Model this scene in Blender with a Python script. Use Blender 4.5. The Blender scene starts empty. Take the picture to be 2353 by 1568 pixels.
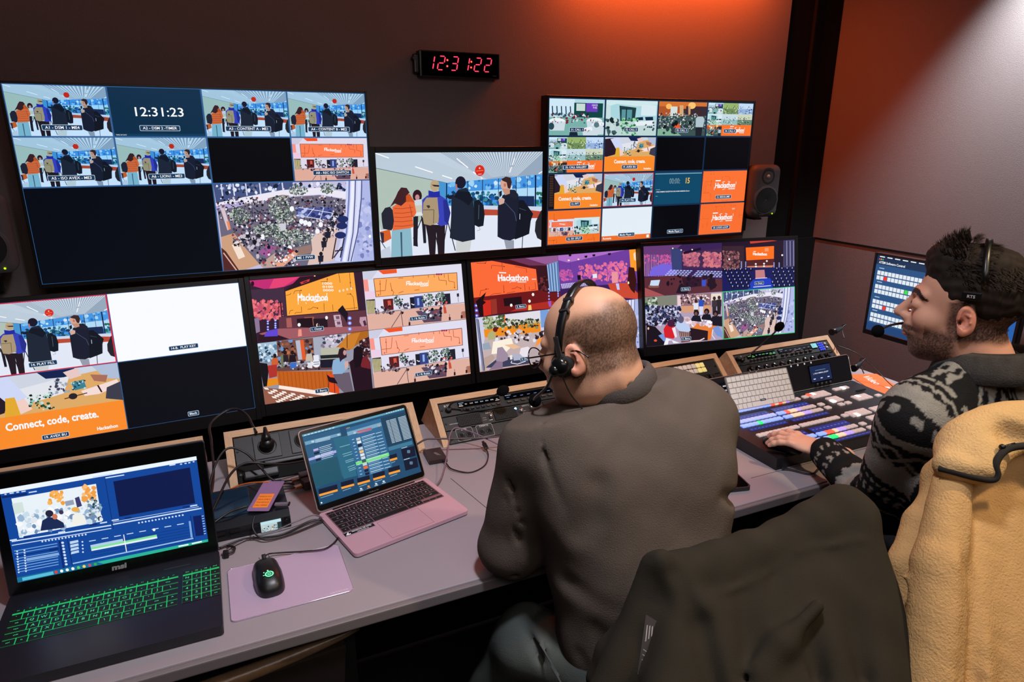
import bpy, bmesh, math, random
import numpy as np
from mathutils import Vector, Matrix, noise
from mathutils.geometry import tessellate_polygon
C = bpy.context.scene.collection
scn = bpy.context.scene
PI = math.pi
rnd = random.Random(7)

# ------------------------------------------------ camera, light, exposure
cam_d = bpy.data.cameras.new('camera')
cam = bpy.data.objects.new('camera', cam_d)
C.objects.link(cam)
scn.camera = cam
cam_d.sensor_width = 36.0
cam_d.lens = 1538.76 / 2353 * 36.0
cam_d.clip_start = 0.02
CAMLOC = Vector((0.0, -2.841, 1.648))
yaw, pitch, roll = math.radians(24.687), math.radians(-16.952), math.radians(0.127)
FW = Vector((math.sin(yaw) * math.cos(pitch), math.cos(yaw) * math.cos(pitch), math.sin(pitch)))
_r = Vector((math.cos(yaw), -math.sin(yaw), 0))
_u = _r.cross(FW)
RT = math.cos(roll) * _r + math.sin(roll) * _u
UP = -math.sin(roll) * _r + math.cos(roll) * _u
cam.matrix_world = Matrix(((RT.x, UP.x, -FW.x, CAMLOC.x), (RT.y, UP.y, -FW.y, CAMLOC.y),
                           (RT.z, UP.z, -FW.z, CAMLOC.z), (0, 0, 0, 1)))
scn.view_settings.view_transform = 'Standard'
scn.view_settings.look = 'None'
scn.view_settings.exposure = 0.0
scn.view_settings.gamma = 1.0
scn.view_settings.use_curve_mapping = False
scn.cycles.max_bounces = 4
scn.cycles.diffuse_bounces = 2
scn.cycles.adaptive_threshold = 0.03

w = bpy.data.worlds.new('world')
scn.world = w
w.use_nodes = True
w.node_tree.nodes['Background'].inputs[0].default_value = (0.6, 0.55, 0.6, 1)
w.node_tree.nodes['Background'].inputs[1].default_value = 0.02

def lamp(name, kind, loc, aim, power, col, size=0.1, size_y=None, angle=60, blend=0.5):
    d = bpy.data.lights.new(name, kind)
    d.energy = power
    d.color = col
    if kind == 'AREA':
        d.shape = 'RECTANGLE'; d.size = size; d.size_y = size_y or size
    else:
        d.shadow_soft_size = size
    if kind == 'SPOT':
        d.spot_size = math.radians(angle); d.spot_blend = blend
    o = bpy.data.objects.new(name, d)
    C.objects.link(o)
    o.location = loc
    o.rotation_euler = (Vector(aim) - Vector(loc)).to_track_quat('-Z', 'Z' if kind == 'AREA' else 'Y').to_euler()
    return o
#LIGHTS
# red-orange wall washer above the screens, strongest near the right end
lamp('red_wash_light', 'AREA', (2.2, -0.02, 2.52), (2.25, 0.12, 1.9), 26, (1, 0.12, 0.015), 1.2, 0.05)
lamp('red_wash_light', 'AREA', (0.6, -0.05, 2.80), (0.6, 0.12, 1.9), 9, (1, 0.16, 0.05), 3.0, 0.05)
lamp('red_spot_light', 'SPOT', (2.75, -0.55, 2.6), (3.43, -0.25, 1.2), 9, (1, 0.12, 0.06), 0.08, angle=55, blend=1)
# white downlights
lamp('wall_down_light', 'SPOT', (3.17, -1.02, 2.74), (3.36, -1.06, 0.4), 360, (0.86, 0.94, 1.0), 0.03, angle=88, blend=0.85)
lamp('warm_down_light', 'SPOT', (1.9, -2.75, 2.72), (1.45, -2.20, 0.8), 95, (1, 0.74, 0.44), 0.05, angle=80, blend=0.8)
lamp('desk_down_light', 'SPOT', (0.5, -2.2, 2.72), (0.45, -1.35, 0.75), 128, (0.93, 0.92, 1.0), 0.10, angle=100, blend=1)
lamp('room_light', 'AREA', (0.6, -3.4, 2.75), (0.8, -0.8, 1.0), 24, (1, 0.86, 0.80), 2.4, 1.0)

# ------------------------------------------------ helpers
def lin(c):
    return tuple(((x / 255) / 12.92 if x / 255 <= 0.04045 else ((x / 255 + 0.055) / 1.055) ** 2.4) for x in c)

def mat(name, col, rough=0.6, metal=0.0, spec=0.5, emit=None, es=1.0, noise_s=0, noise_a=0.0, bump=0.0, bscale=200, trans=0, coat=0):
    m = bpy.data.materials.new(name)
    m.use_nodes = True
    nt = m.node_tree
    b = nt.nodes['Principled BSDF']
    c = lin(col) if max(col) > 1.001 else tuple(col)
    b.inputs['Base Color'].default_value = (*c, 1)
    b.inputs['Roughness'].default_value = rough
    b.inputs['Metallic'].default_value = metal
    b.inputs['Specular IOR Level'].default_value = spec
    if trans: b.inputs['Transmission Weight'].default_value = trans
    if coat: b.inputs['Coat Weight'].default_value = coat
    if emit:
        b.inputs['Emission Color'].default_value = (*(lin(emit)), 1)
        b.inputs['Emission Strength'].default_value = es
    if noise_a or bump:
        tc = nt.nodes.new('ShaderNodeTexCoord')
    if noise_a:
        n = nt.nodes.new('ShaderNodeTexNoise')
        n.inputs['Scale'].default_value = noise_s
        n.inputs['Detail'].default_value = 4
        nt.links.new(tc.outputs['Object'], n.inputs['Vector'])
        r = nt.nodes.new('ShaderNodeMix'); r.data_type = 'RGBA'
        r.inputs[6].default_value = (*[x * (1 - noise_a) for x in c], 1)
        r.inputs[7].default_value = (*[min(1, x * (1 + noise_a)) for x in c], 1)
        nt.links.new(n.outputs['Fac'], r.inputs[0])
        nt.links.new(r.outputs[2], b.inputs['Base Color'])
    if bump:
        n2 = nt.nodes.new('ShaderNodeTexNoise')
        n2.inputs['Scale'].default_value = bscale
        n2.inputs['Detail'].default_value = 3
        nt.links.new(tc.outputs['Object'], n2.inputs['Vector'])
        bp = nt.nodes.new('ShaderNodeBump')
        bp.inputs['Strength'].default_value = bump
        bp.inputs['Distance'].default_value = 0.002
        nt.links.new(n2.outputs['Fac'], bp.inputs['Height'])
        nt.links.new(bp.outputs['Normal'], b.inputs['Normal'])
    return m

def attr_mat(name, rough=0.7, emis=0.0, spec=0.4, bump=0.0, bscale=300, noise_a=0.0):
    m = bpy.data.materials.new(name)
    m.use_nodes = True
    nt = m.node_tree
    b = nt.nodes['Principled BSDF']
    a = nt.nodes.new('ShaderNodeAttribute')
    a.attribute_name = 'Col'
    b.inputs['Roughness'].default_value = rough
    b.inputs['Specular IOR Level'].default_value = spec
    if emis:
        b.inputs['Base Color'].default_value = (0.01, 0.01, 0.01, 1)
        nt.links.new(a.outputs['Color'], b.inputs['Emission Color'])
        b.inputs['Emission Strength'].default_value = emis
    else:
        nt.links.new(a.outputs['Color'], b.inputs['Base Color'])
    if bump:
        tc = nt.nodes.new('ShaderNodeTexCoord')
        n2 = nt.nodes.new('ShaderNodeTexNoise')
        n2.inputs['Scale'].default_value = bscale
        n2.inputs['Detail'].default_value = 3
        nt.links.new(tc.outputs['Object'], n2.inputs['Vector'])
        bp = nt.nodes.new('ShaderNodeBump')
        bp.inputs['Strength'].default_value = bump
        bp.inputs['Distance'].default_value = 0.002
        nt.links.new(n2.outputs['Fac'], bp.inputs['Height'])
        nt.links.new(bp.outputs['Normal'], b.inputs['Normal'])
    return m

def empty(name, loc=(0, 0, 0), rot=(0, 0, 0), label=None, cat=None, group=None, M=None):
    o = bpy.data.objects.new(name, None)
    C.objects.link(o)
    o.empty_display_size = 0.05
    if M is not None: o.matrix_world = M
    else:
        o.location = loc; o.rotation_euler = rot
    if label: tag(o, label, cat, group)
    return o

def tag(o, label, cat, group=None, kind=None):
    o['label'] = label; o['category'] = cat
    if group: o['group'] = group
    if kind: o['kind'] = kind
    return o

class MB:
    """collects shapes and links them as one mesh object"""
    def __init__(s): s.v = []; s.f = []; s.c = []; s.sm = []
    def add(s, vs, fs, col=None, smooth=False):
        n = len(s.v)
        s.v += [tuple(p) for p in vs]
        for f in fs:
            s.f.append([i + n for i in f]); s.c.append(col); s.sm.append(smooth)
    def box(s, c, d, rot=None, bev=0.0, col=None, seg=2):
        bm = bmesh.new()
        bmesh.ops.create_cube(bm, size=1)
        for v in bm.verts: v.co = Vector((v.co.x * d[0], v.co.y * d[1], v.co.z * d[2]))
        if bev: bmesh.ops.bevel(bm, geom=bm.edges[:], offset=bev, segments=seg, affect='EDGES', profile=0.6)
        M = Matrix.Translation(c) @ (rot.to_4x4() if rot is not None else Matrix.Identity(4))
        s.bm(bm, M, col)
    def bm(s, bm, M=None, col=None, smooth=False):
        bm.verts.ensure_lookup_table()
        vs = [(M @ v.co if M is not None else v.co)[:] for v in bm.verts]
        s.add(vs, [[v.index for v in f.verts] for f in bm.faces], col, smooth)
        bm.free()
    def cyl(s, p0, p1, r0, r1=None, n=20, col=None, caps=True):
        s.tube([p0, p1], [r0, r0 if r1 is None else r1], n, col, caps)
    def tube(s, pts, r, n=10, col=None, caps=True):
        pts = [Vector(p) for p in pts]
        if not hasattr(r, '__len__'): r = [r] * len(pts)
        vs = []; up = None
        for i, p in enumerate(pts):
            t = (pts[min(i + 1, len(pts) - 1)] - pts[max(i - 1, 0)]).normalized()
            if up is None:
                up = Vector((0, 0, 1)) if abs(t.z) < 0.9 else Vector((1, 0, 0))
            x = up.cross(t)
            if x.length < 1e-5: x = Vector((1, 0, 0)).cross(t)
            x.normalize(); y = t.cross(x); up = y
            for k in range(n):
                a = 2 * PI * k / n
                vs.append(p + r[i] * (math.cos(a) * x + math.sin(a) * y))
        fs = []
        for i in range(len(pts) - 1):
            for k in range(n):
                fs.append([i * n + k, i * n + (k + 1) % n, (i + 1) * n + (k + 1) % n, (i + 1) * n + k])
        m = len(s.v)
        s.add(vs, fs, col, True)
        if caps:
            s.f.append([m + k for k in range(n)][::-1]); s.c.append(col); s.sm.append(False)
            s.f.append([m + (len(pts) - 1) * n + k for k in range(n)]); s.c.append(col); s.sm.append(False)
    def lathe(s, prof, M=None, n=28, col=None):
        vs = []
        for (r, z) in prof:
            for k in range(n):
                a = 2 * PI * k / n
                p = Vector((r * math.cos(a), r * math.sin(a), z))
                vs.append(M @ p if M is not None else p)
        fs = [[i * n + k, i * n + (k + 1) % n, (i + 1) * n + (k + 1) % n, (i + 1) * n + k] for i in range(len(prof) - 1) for k in range(n)]
        s.add(vs, fs, col, True)
    def ell(s, c, r, rot=None, col=None, seg=20):
        bm = bmesh.new()
        bmesh.ops.create_uvsphere(bm, u_segments=seg, v_segments=max(8, seg * 2 // 3), radius=1)
        M = Matrix.Translation(c) @ (rot.to_4x4() if rot is not None else Matrix.Identity(4)) @ Matrix.Diagonal((*r, 1))
        s.bm(bm, M, col, True)
    def prism(s, poly, o, ux, uy, t, col=None):
        """polygon (2D) in the plane o+ux*a+uy*b, extruded by vector t"""
        o, ux, uy, t = Vector(o), Vector(ux), Vector(uy), Vector(t)
        n = len(poly)
        vs = [o + ux * a + uy * b for a, b in poly] + [o + ux * a + uy * b + t for a, b in poly]
        s.add(vs, [list(range(n))[::-1], list(range(n, 2 * n))] + [[k, (k + 1) % n, n + (k + 1) % n, n + k] for k in range(n)], col)
    def build(s, name, m, parent=None, label=None, M=None, wn=True):
        me = bpy.data.meshes.new(name)
        me.from_pydata(s.v, [], s.f)
        if any(c is not None for c in s.c):
            at = me.color_attributes.new('Col', 'FLOAT_COLOR', 'CORNER')
            buf = []
            for f, c in zip(s.f, s.c):
                buf += [*(c or (0.2, 0.2, 0.2)), 1.0] * len(f)
            at.data.foreach_set('color', buf)
        me.polygons.foreach_set('use_smooth', s.sm)
        me.materials.append(m)
        if len(s.f) < 20000:
            b = bmesh.new(); b.from_mesh(me)
            bmesh.ops.recalc_face_normals(b, faces=b.faces[:]) if wn else None
            b.to_mesh(me); b.free()
        o = bpy.data.objects.new(name, me)
        C.objects.link(o)
        if parent is not None: o.parent = parent
        if M is not None: o.matrix_local = M
        if label: o['label'] = label
        return o

def rrect(x0, y0, x1, y1, r, n=5):
    out = []
    for cx, cy, a0 in ((x1 - r, y1 - r, 0), (x0 + r, y1 - r, 90), (x0 + r, y0 + r, 180), (x1 - r, y0 + r, 270)):
        for k in range(n + 1):
            a = math.radians(a0 + 90 * k / n)
            out.append((cx + r * math.cos(a), cy + r * math.sin(a)))
    return out

def spline(pts, n=8):
    pts = [Vector(p) for p in pts]; out = []
    P = [pts[0]] + pts + [pts[-1]]
    for i in range(1, len(P) - 2):
        for k in range(n):
            t = k / n; a, b, c, d = P[i - 1], P[i], P[i + 1], P[i + 2]
            out.append(0.5 * ((2 * b) + (c - a) * t + (2 * a - 5 * b + 4 * c - d) * t * t + (3 * b - a - 3 * c + d) * t ** 3))
    out.append(pts[-1])
    return out

def cable(name, pts, r, m, label, group=None, cat='cable', ends=None):
    b = MB(); b.tube(spline(pts), r, 8)
    o = b.build(name, m)
    tag(o, label, cat, group)
    return o

# ---- flat pictures: coloured polygons laid one over another on a screen or a label
def homo(src, dst):
    A = []
    for (x, y), (u, v) in zip(src, dst):
        A.append([x, y, 1, 0, 0, 0, -u * x, -u * y, u]); A.append([0, 0, 0, x, y, 1, -v * x, -v * y, v])
    A = np.array(A, float)
    h = np.linalg.solve(A[:, :8], A[:, 8])
    return np.append(h, 1).reshape(3, 3)

_txt = {}
def text_polys(s, bold=0.0):
    key = (s, bold)
    if key in _txt: return _txt[key]
    cu = bpy.data.curves.new('t', 'FONT'); cu.body = s; cu.size = 1; cu.offset = bold; cu.resolution_u = 2
    ob = bpy.data.objects.new('t', cu); C.objects.link(ob)
    dg = bpy.context.evaluated_depsgraph_get()
    me = bpy.data.meshes.new_from_object(ob.evaluated_get(dg))
    ps = [[(me.vertices[i].co.x, me.vertices[i].co.y) for i in p.vertices] for p in me.polygons]
    bpy.data.objects.remove(ob); bpy.data.curves.remove(cu); bpy.data.meshes.remove(me)
    xs = [x for p in ps for x, y in p] or [0, 1]
    r = ([[(x - min(xs), y) for x, y in p] for p in ps], max(xs) - min(xs))
    _txt[key] = r
    return r

def clip(poly, x0, y0, x1, y1):
    for ax, lim, sg in ((0, x0, 1), (0, x1, -1), (1, y0, 1), (1, y1, -1)):
        out = []
        for i in range(len(poly)):
            a, b = poly[i - 1], poly[i]
            ia, ib = sg * (a[ax] - lim) >= 0, sg * (b[ax] - lim) >= 0
            if ia != ib:
                t = (lim - a[ax]) / (b[ax] - a[ax])
                out.append((a[0] + t * (b[0] - a[0]), a[1] + t * (b[1] - a[1])))
            if ib: out.append(b)
        poly = out
        if len(poly) < 3: return None
    return poly

class Pic:
    """canvas: local coordinates -> picture plane (metres, x right, y down); colours are display colours 0-255"""
    def __init__(s, w, h): s.w, s.h = w, h; s.polys = []; s.lv = [0]; s.H = np.diag([w, h, 1.0]); s.box = (0, 0, 1, 1); s.tint = (1, 1, 1); s.root = s
    def child(s):
        q = Pic.__new__(Pic); q.__dict__.update(s.__dict__); return q
    def sub(s, x0, y0, x1, y1, tint=None):
        q = s.child(); q.H = s.H @ np.array([[x1 - x0, 0, x0], [0, y1 - y0, y0], [0, 0, 1.0]]); q.box = (0, 0, 1, 1)
        if tint: q.tint = tuple(a * b for a, b in zip(s.tint, tint))
        return q
    def quad(s, src):
        """draw in the coordinates of the 4 corners src (TL,TR,BR,BL) that frame this canvas"""
        q = s.child(); q.H = s.H @ homo(src, [(0, 0), (1, 0), (1, 1), (0, 1)]); q.Hi = np.linalg.inv(homo(src, [(0, 0), (1, 0), (1, 1), (0, 1)])); q.src = homo(src, [(0, 0), (1, 0), (1, 1), (0, 1)]); q.box = 'src'; q.outer = s
        return q
    def put(s, poly, col, dl=None):
        if s.box == 'src':
            P = np.array([[x, y, 1] for x, y in poly], float) @ s.src.T
            return s.outer_put([(a / c, b / c) for a, b, c in P], col, dl)
        poly = clip(poly, *s.box)
        if not poly: return
        P = np.array([[x, y, 1] for x, y in poly], float) @ s.H.T
        lv = s.lv[0] if dl is None else s.lv[0] + dl
        c = tuple(min(1.0, k * t) for k, t in zip(lin(col), s.tint))
        s.polys.append(([(a / cc, b / cc) for a, b, cc in P], c, lv))
    def outer_put(s, poly, col, dl):
        o = s.outer; o.tint = s.tint; o.put(poly, col, dl)
    def nx(s, k=1): s.lv[0] += k
    def poly(s, pts, col): s.nx(); s.put(list(pts), col)
    def rect(s, x0, y0, x1, y1, col): s.poly([(x0, y0), (x1, y0), (x1, y1), (x0, y1)], col)
    def ell(s, cx, cy, rx, ry, col, n=14): s.poly([(cx + rx * math.cos(2 * PI * k / n), cy + ry * math.sin(2 * PI * k / n)) for k in range(n)], col)
    def line(s, pts, wd, col, wy=None, new=True):
        if new: s.nx()
        for (ax, ay), (bx, by) in zip(pts, pts[1:]):
            dx, dy = bx - ax, by - ay; L = math.hypot(dx, dy) or 1
            nx_, ny_ = -dy / L * wd / 2, dx / L * (wy or wd) / 2
            s.put([(ax + nx_, ay + ny_), (bx + nx_, by + ny_), (bx - nx_, by - ny_), (ax - nx_, ay - ny_)], col)
    def grad(s, x0, y0, x1, y1, c0, c1, n=12, vert=True):
        s.nx()
        for k in range(n):
            c = tuple(a + (b - a) * (k + 0.5) / n for a, b in zip(c0, c1))
            a, b = k / n, (k + 1) / n
            if vert: s.put([(x0, y0 + (y1 - y0) * a), (x1, y0 + (y1 - y0) * a), (x1, y0 + (y1 - y0) * b), (x0, y0 + (y1 - y0) * b)], c)
            else: s.put([(x0 + (x1 - x0) * a, y0), (x0 + (x1 - x0) * b, y0), (x0 + (x1 - x0) * b, y1), (x0 + (x1 - x0) * a, y1)], c)
    def blobs(s, n, x0, y0, x1, y1, r0, r1, cols, ar=1.0, k=6, seed=None, inside=None, ang=True):
        R = random.Random(seed if seed is not None else n * 31 + len(cols))
        s.nx()
        for i in range(n):
            cx, cy = R.uniform(x0, x1), R.uniform(y0, y1)
            if inside and not inside(cx, cy): continue
            r = R.uniform(r0, r1); a0 = R.uniform(0, 6)
            s.put([(cx + r * ar * math.cos(a0 + 2 * PI * j / k) * R.uniform(.6, 1.2), cy + r * math.sin(a0 + 2 * PI * j / k) * R.uniform(.6, 1.2)) for j in range(k)], R.choice(cols), i % 8)
        s.nx(8)
    def text(s, t, x, y, h, col, asp=1.0, bold=0.0, anchor='c', ital=0.0, stretch=1.0, maxw=None):
        """h = cap height-ish in local y units; asp = local y unit / local x unit in real length"""
        s.nx()
        ps, W = text_polys(t, bold)
        sx = h / 0.7 * asp * stretch
        if maxw and W * sx > maxw: sx = maxw / W
        ox = {'c': -W * sx / 2, 'l': 0, 'r': -W * sx}[anchor]
        for p in ps: s.put([(x + ox + a * sx + b * sx * ital, y - b * h / 0.7) for a, b in p], col)
        return W * sx
    def build(s, name, parent, M=None, emis=1.0, m=None, step=6e-6, label=None):
        b = MB()
        for P, c, lv in s.polys:
            n = len(b.v)
            z = lv * step
            b.v += [(x, -y, z) for x, y in P]
            b.f.append(list(range(n, n + len(P)))[::-1]); b.c.append(c); b.sm.append(False)
        if m is None:
            m = PICMAT.get(emis)
            if m is None: m = PICMAT[emis] = attr_mat('screen_glow', 0.25, emis, spec=.12)
        o = b.build(name, m, parent, label=label, M=M, wn=False)
        return o
PICMAT = {}
INK = attr_mat('printed_ink', 0.5)
BM = {}
def bmat(k, *a, **kw):
    if k not in BM: BM[k] = mat(k, *a, **kw)
    return BM[k]
black_plastic = mat('black_plastic', (14, 14, 16), 0.35)
black_matte = mat('black_matte', (10, 10, 11), 0.8, bump=0.1)
gloss_black = mat('gloss_black', (6, 6, 8), 0.08)
cable_black = mat('cable_black', (24, 23, 25), 0.42)
# ------------------------------------------------ what the screens show
WH = (248, 250, 252)
def tagbox(p, t, x, y, h, asp, ol=True, w=None):
    """rounded caption with a thin white outline"""
    ps, W = text_polys(t, 0.0)
    sx = h / 0.7 * asp
    wd = W * sx if w is None else w
    a, b = wd / 2 + h * 0.55 * asp, h * 0.95
    if ol: p.poly(rrect_a(x - a, y - b, x + a, y + b, h * .35, asp), (205, 225, 240))
    k = h * 0.14
    p.poly(rrect_a(x - a + k * asp, y - b + k, x + a - k * asp, y + b - k, h * .3, asp), (28, 58, 92))
    p.text(t, x, y + h * 0.42, h * .92, WH, asp, 0.012, maxw=wd)

def rrect_a(x0, y0, x1, y1, r, asp):
    return [(x0 + (a) * asp, y0 + b) for a, b in rrect(0, 0, (x1 - x0) / asp, y1 - y0, r, 3)]

def pic_queue(p0, detail=1):
    p = p0.quad([(120, 118), (2200, 96), (2180, 1278), (188, 1422)])
    p.poly([(90, 90), (2240, 60), (2240, 1300), (150, 1460)], (226, 232, 246))
    # ceiling with converging slats
    p.poly([(110, 110), (2210, 90), (2200, 380), (1850, 408), (1030, 487), (850, 457), (125, 306)], (188, 204, 218))
    p.poly([(900, 100), (2210, 90), (2200, 380), (1850, 408), (1500, 440)], (150, 168, 188))
    p.nx()
    N = 46 if detail else 20
    for i in range(N):
        x = 560 + (2230 - 560) * i / N
        t0 = (97 - 540) / 1.0
        f = lambda y: 1731 + (x - 1731) * (y - 540) / (97 - 540)
        wt = 15 * 46 / N
        yb = 400 + max(0, (1731 - f(400)) * 0.12)
        g = lambda y, o: 1731 + (x + o - 1731) * (y - 540) / (97 - 540)
        p.put([(x, 97), (x + wt, 97), (g(yb, wt), yb), (g(yb, 0), yb)], (214, 226, 238) if x > 1150 else (198, 212, 226))
    # left wall, windows, bench
    p.poly([(125, 306), (850, 457), (1000, 487), (1010, 900), (185, 1080), (150, 900)], (176, 194, 184))
    p.line([(125, 306), (850, 457), (1000, 487)], 7, (90, 110, 115))
    p.poly([(905, 470), (1000, 487), (1000, 760), (905, 700)], (70, 150, 210))
    p.poly([(1010, 487), (2200, 378), (2200, 830), (1460, 800), (1010, 770)], (70, 150, 225))
    R = random.Random(3)
    p.blobs(60, 1020, 400, 2190, 560, 14, 40, [(120, 190, 240), (205, 232, 250), (40, 110, 190), (160, 212, 245)], seed=3, inside=lambda x, y: y > 490 - (x - 1010) * .09)
    p.poly([(1270, 590), (2190, 540), (2190, 690), (1270, 700)], (176, 218, 246))
    p.blobs(70, 1020, 600, 1640, 780, 12, 34, [(20, 80, 120), (60, 140, 150), (30, 100, 190), (20, 60, 90)], seed=4)
    p.poly([(1880, 650), (2095, 650), (2095, 795), (1900, 760)], (25, 45, 85))
    p.blobs(16, 2120, 600, 2190, 800, 14, 30, [(30, 110, 90), (90, 170, 190), (20, 70, 110)], seed=5)
    for x, wd in ((1005, 14), (1270, 8), (1452, 9), (1650, 7), (1870, 10), (2010, 6), (2112, 18)):
        p.line([(x, 487 - (x - 1010) * .09), (x - 4, 790)], wd, (18, 38, 78))
    p.poly([(1440, 768), (2190, 780), (2190, 830), (1440, 820)], (205, 215, 235))
    p.poly([(1470, 815), (1640, 820), (1640, 890), (1470, 890)], (186, 74, 52))
    p.poly([(2040, 825), (2190, 840), (2180, 925), (2050, 925)], (186, 74, 52))
    for a, b in (((122, 120), (290, 182)), ((615, 288), (832, 360)), ((950, 396), (1075, 436)), ((1130, 185), (1272, 300)), ((1335, 350), (1370, 378)), ((1850, 180), (1788, 360)), ((2150, 370), (2195, 345)), ((1430, 420), (1448, 436))):
        p.line([a, b], 13, (252, 252, 255))
    p.poly([(1780, 268), (1840, 262), (1845, 285), (1782, 290)], (170, 180, 200))
    # table and chair
    p.poly([(600, 855), (720, 850), (720, 890), (620, 900)], (222, 226, 224))
    for a, b in (((620, 900), (640, 1280)), ((690, 900), (740, 1240)), ((590, 1180), (700, 920)), ((1000, 900), (1110, 1330)), ((1030, 880), (960, 1280)), ((860, 1100), (900, 1300))):
        p.line([a, b], 12, (40, 42, 60))
    p.poly([(180, 1095), (300, 1065), (318, 1180), (215, 1235)], (214, 96, 40))
    p.poly([(175, 1100), (225, 1110), (225, 1230), (200, 1240)], (48, 40, 60))
    p.line([(180, 1200), (300, 1390)], 10, (70, 75, 95)); p.ell(290, 1385, 22, 15, (30, 26, 36))
    p.poly([(188, 1330), (300, 1270), (320, 1420), (188, 1430)], (196, 206, 222))
    # woman at the table
    p.ell(640, 650, 58, 78, (48, 22, 34)); p.ell(640, 668, 27, 36, (196, 140, 140))
    p.poly([(604, 705), (690, 690), (708, 770), (700, 850), (622, 850)], (206, 216, 224))
    p.poly([(612, 770), (700, 765), (695, 848), (624, 850)], (204, 198, 182))
    p.poly([(590, 910), (650, 900), (640, 1280), (590, 1270)], (30, 28, 40)); p.poly([(690, 900), (740, 960), (750, 1230), (715, 1240)], (30, 28, 40))
    # orange jacket
    p.poly([(195, 870), (240, 800), (300, 785), (355, 850), (362, 1000), (320, 1080), (215, 1060), (200, 960)], (36, 36, 52))
    p.poly([(322, 1080), (560, 1042), (580, 1395), (315, 1412)], (138, 184, 200)); p.poly([(428, 1100), (450, 1100), (455, 1405), (438, 1405)], (60, 90, 112))
    p.poly([(330, 790), (420, 730), (480, 640), (560, 650), (605, 740), (628, 860), (600, 905), (580, 920), (594, 1035), (540, 1052), (330, 1080), (350, 960)], (232, 106, 58))
    for y in (800, 856, 910, 962, 1018): p.line([(352, y + 6), (450, y + 10), (585, y - 8)], 8, (184, 66, 36))
    p.line([(545, 760), (575, 900)], 8, (176, 60, 34))
    p.poly([(450, 640), (545, 625), (612, 735), (560, 722), (470, 730)], (204, 84, 34))
    p.poly([(372, 665), (400, 600), (440, 545), (510, 552), (545, 610), (500, 650), (500, 720), (440, 775), (362, 745), (300, 790)], (64, 32, 38))
    # blond person, blue jacket, tan backpack
    p.poly([(740, 1005), (985, 1010), (975, 1370), (895, 1376), (876, 1100), (862, 1384), (790, 1388), (768, 1150)], (36, 26, 34))
    p.poly([(700, 700), (760, 645), (920, 640), (1010, 700), (1052, 860), (1020, 1005), (930, 1025), (700, 870)], (56, 66, 184))
    p.poly([(960, 700), (1010, 700), (1052, 860), (1020, 1005), (975, 960)], (38, 46, 140))
    p.ell(857, 522, 57, 72, (188, 164, 128)); p.poly([(815, 510), (912, 516), (910, 536), (850, 532)], (26, 26, 48))
    p.poly([(778, 580), (850, 600), (918, 590), (922, 660), (850, 672), (778, 655)], (36, 44, 160))
    p.poly([(755, 672), (890, 668), (908, 900), (900, 985), (800, 1018), (722, 1000), (704, 900), (714, 735)], (170, 150, 118))
    p.line([(712, 825), (845, 822), (840, 990)], 9, (110, 92, 72)); p.poly([(750, 770), (790, 765), (800, 790), (775, 806)], (60, 48, 48))
    # dark coat
    p.poly([(1120, 1200), (1312, 1200), (1290, 1340), (1118, 1348)], (204, 208, 208))
    p.poly([(985, 655), (1095, 630), (1095, 690), (1040, 690)], (24, 30, 46))
    p.poly([(1090, 650), (1150, 570), (1250, 545), (1330, 680), (1352, 900), (1356, 1190), (1200, 1222), (1110, 1196), (1042, 1172), (1060, 900), (1062, 700)], (30, 38, 54))
    p.poly([(1095, 660), (1150, 590), (1290, 600), (1330, 690), (1280, 770), (1180, 700)], (18, 24, 38))
    p.ell(1178, 482, 66, 78, (26, 24, 44)); p.poly([(1112, 510), (1132, 500), (1140, 585), (1118, 570)], (180, 120, 110))
    p.poly([(1340, 720), (1400, 690), (1462, 760), (1476, 880), (1460, 1020), (1400, 1036), (1346, 1010)], (20, 26, 38))
    p.line([(1405, 760), (1400, 940)], 8, (70, 90, 110)); p.line([(1410, 1040), (1420, 1070), (1380, 1085)], 6, (150, 160, 180))
    # man on the right
    p.poly([(1715, 1190), (1840, 1200), (1840, 1302), (1742, 1306)], (150, 156, 172))
    p.line([(1952, 1130), (1940, 1295)], 9, (30, 34, 60))
    p.poly([(1880, 700), (1960, 700), (2080, 870), (2050, 960), (2030, 1120), (1960, 1150), (1850, 1192), (1850, 1000)], (18, 22, 34))
    p.poly([(1700, 640), (1800, 590), (1890, 620), (1902, 700), (1885, 900), (1850, 1180), (1790, 1204), (1700, 1190), (1635, 1155), (1640, 780), (1680, 700)], (26, 30, 48))
    p.poly([(1790, 570), (1850, 570), (1900, 640), (1870, 690), (1750, 640)], (30, 34, 50))
    p.line([(1720, 720), (1850, 860), (1870, 960)], 7, (70, 84, 120)); p.line([(1905, 800), (1990, 830)], 7, (60, 74, 100)); p.line([(1915, 870), (1912, 940)], 7, (200, 210, 230))
    p.ell(1742, 500, 70, 86, (214, 166, 146)); p.poly([(1690, 560), (1790, 560), (1790, 620), (1730, 640)], (198, 144, 122))
    p.poly([(1685, 440), (1740, 408), (1800, 420), (1815, 480), (1795, 560), (1765, 550), (1750, 480), (1700, 460)], (58, 38, 38))
    p.ell(1728, 512, 15, 24, (190, 120, 100)); p.poly([(1655, 600), (1690, 580), (1690, 640), (1660, 670)], (34, 30, 44))
    p.poly([(1645, 690), (1700, 672), (1726, 690), (1716, 740), (1660, 762)], (212, 170, 154))
    p.poly([(2110, 970), (2178, 830), (2200, 820), (2200, 1210), (2130, 1172), (2100, 1085)], (38, 36, 44))
    # red balloon sign
    p.ell(1417, 333, 60, 68, (216, 44, 26), 20)
    if detail:
        p.line([(1415, 290), (1415, 310)], 5, WH); p.line([(1405, 302), (1415, 312), (1425, 302)], 5, WH)
        p.line([(1372, 340), (1460, 332)], 6, (240, 150, 130)); p.line([(1396, 380), (1440, 376)], 9, (245, 190, 180))

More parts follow.
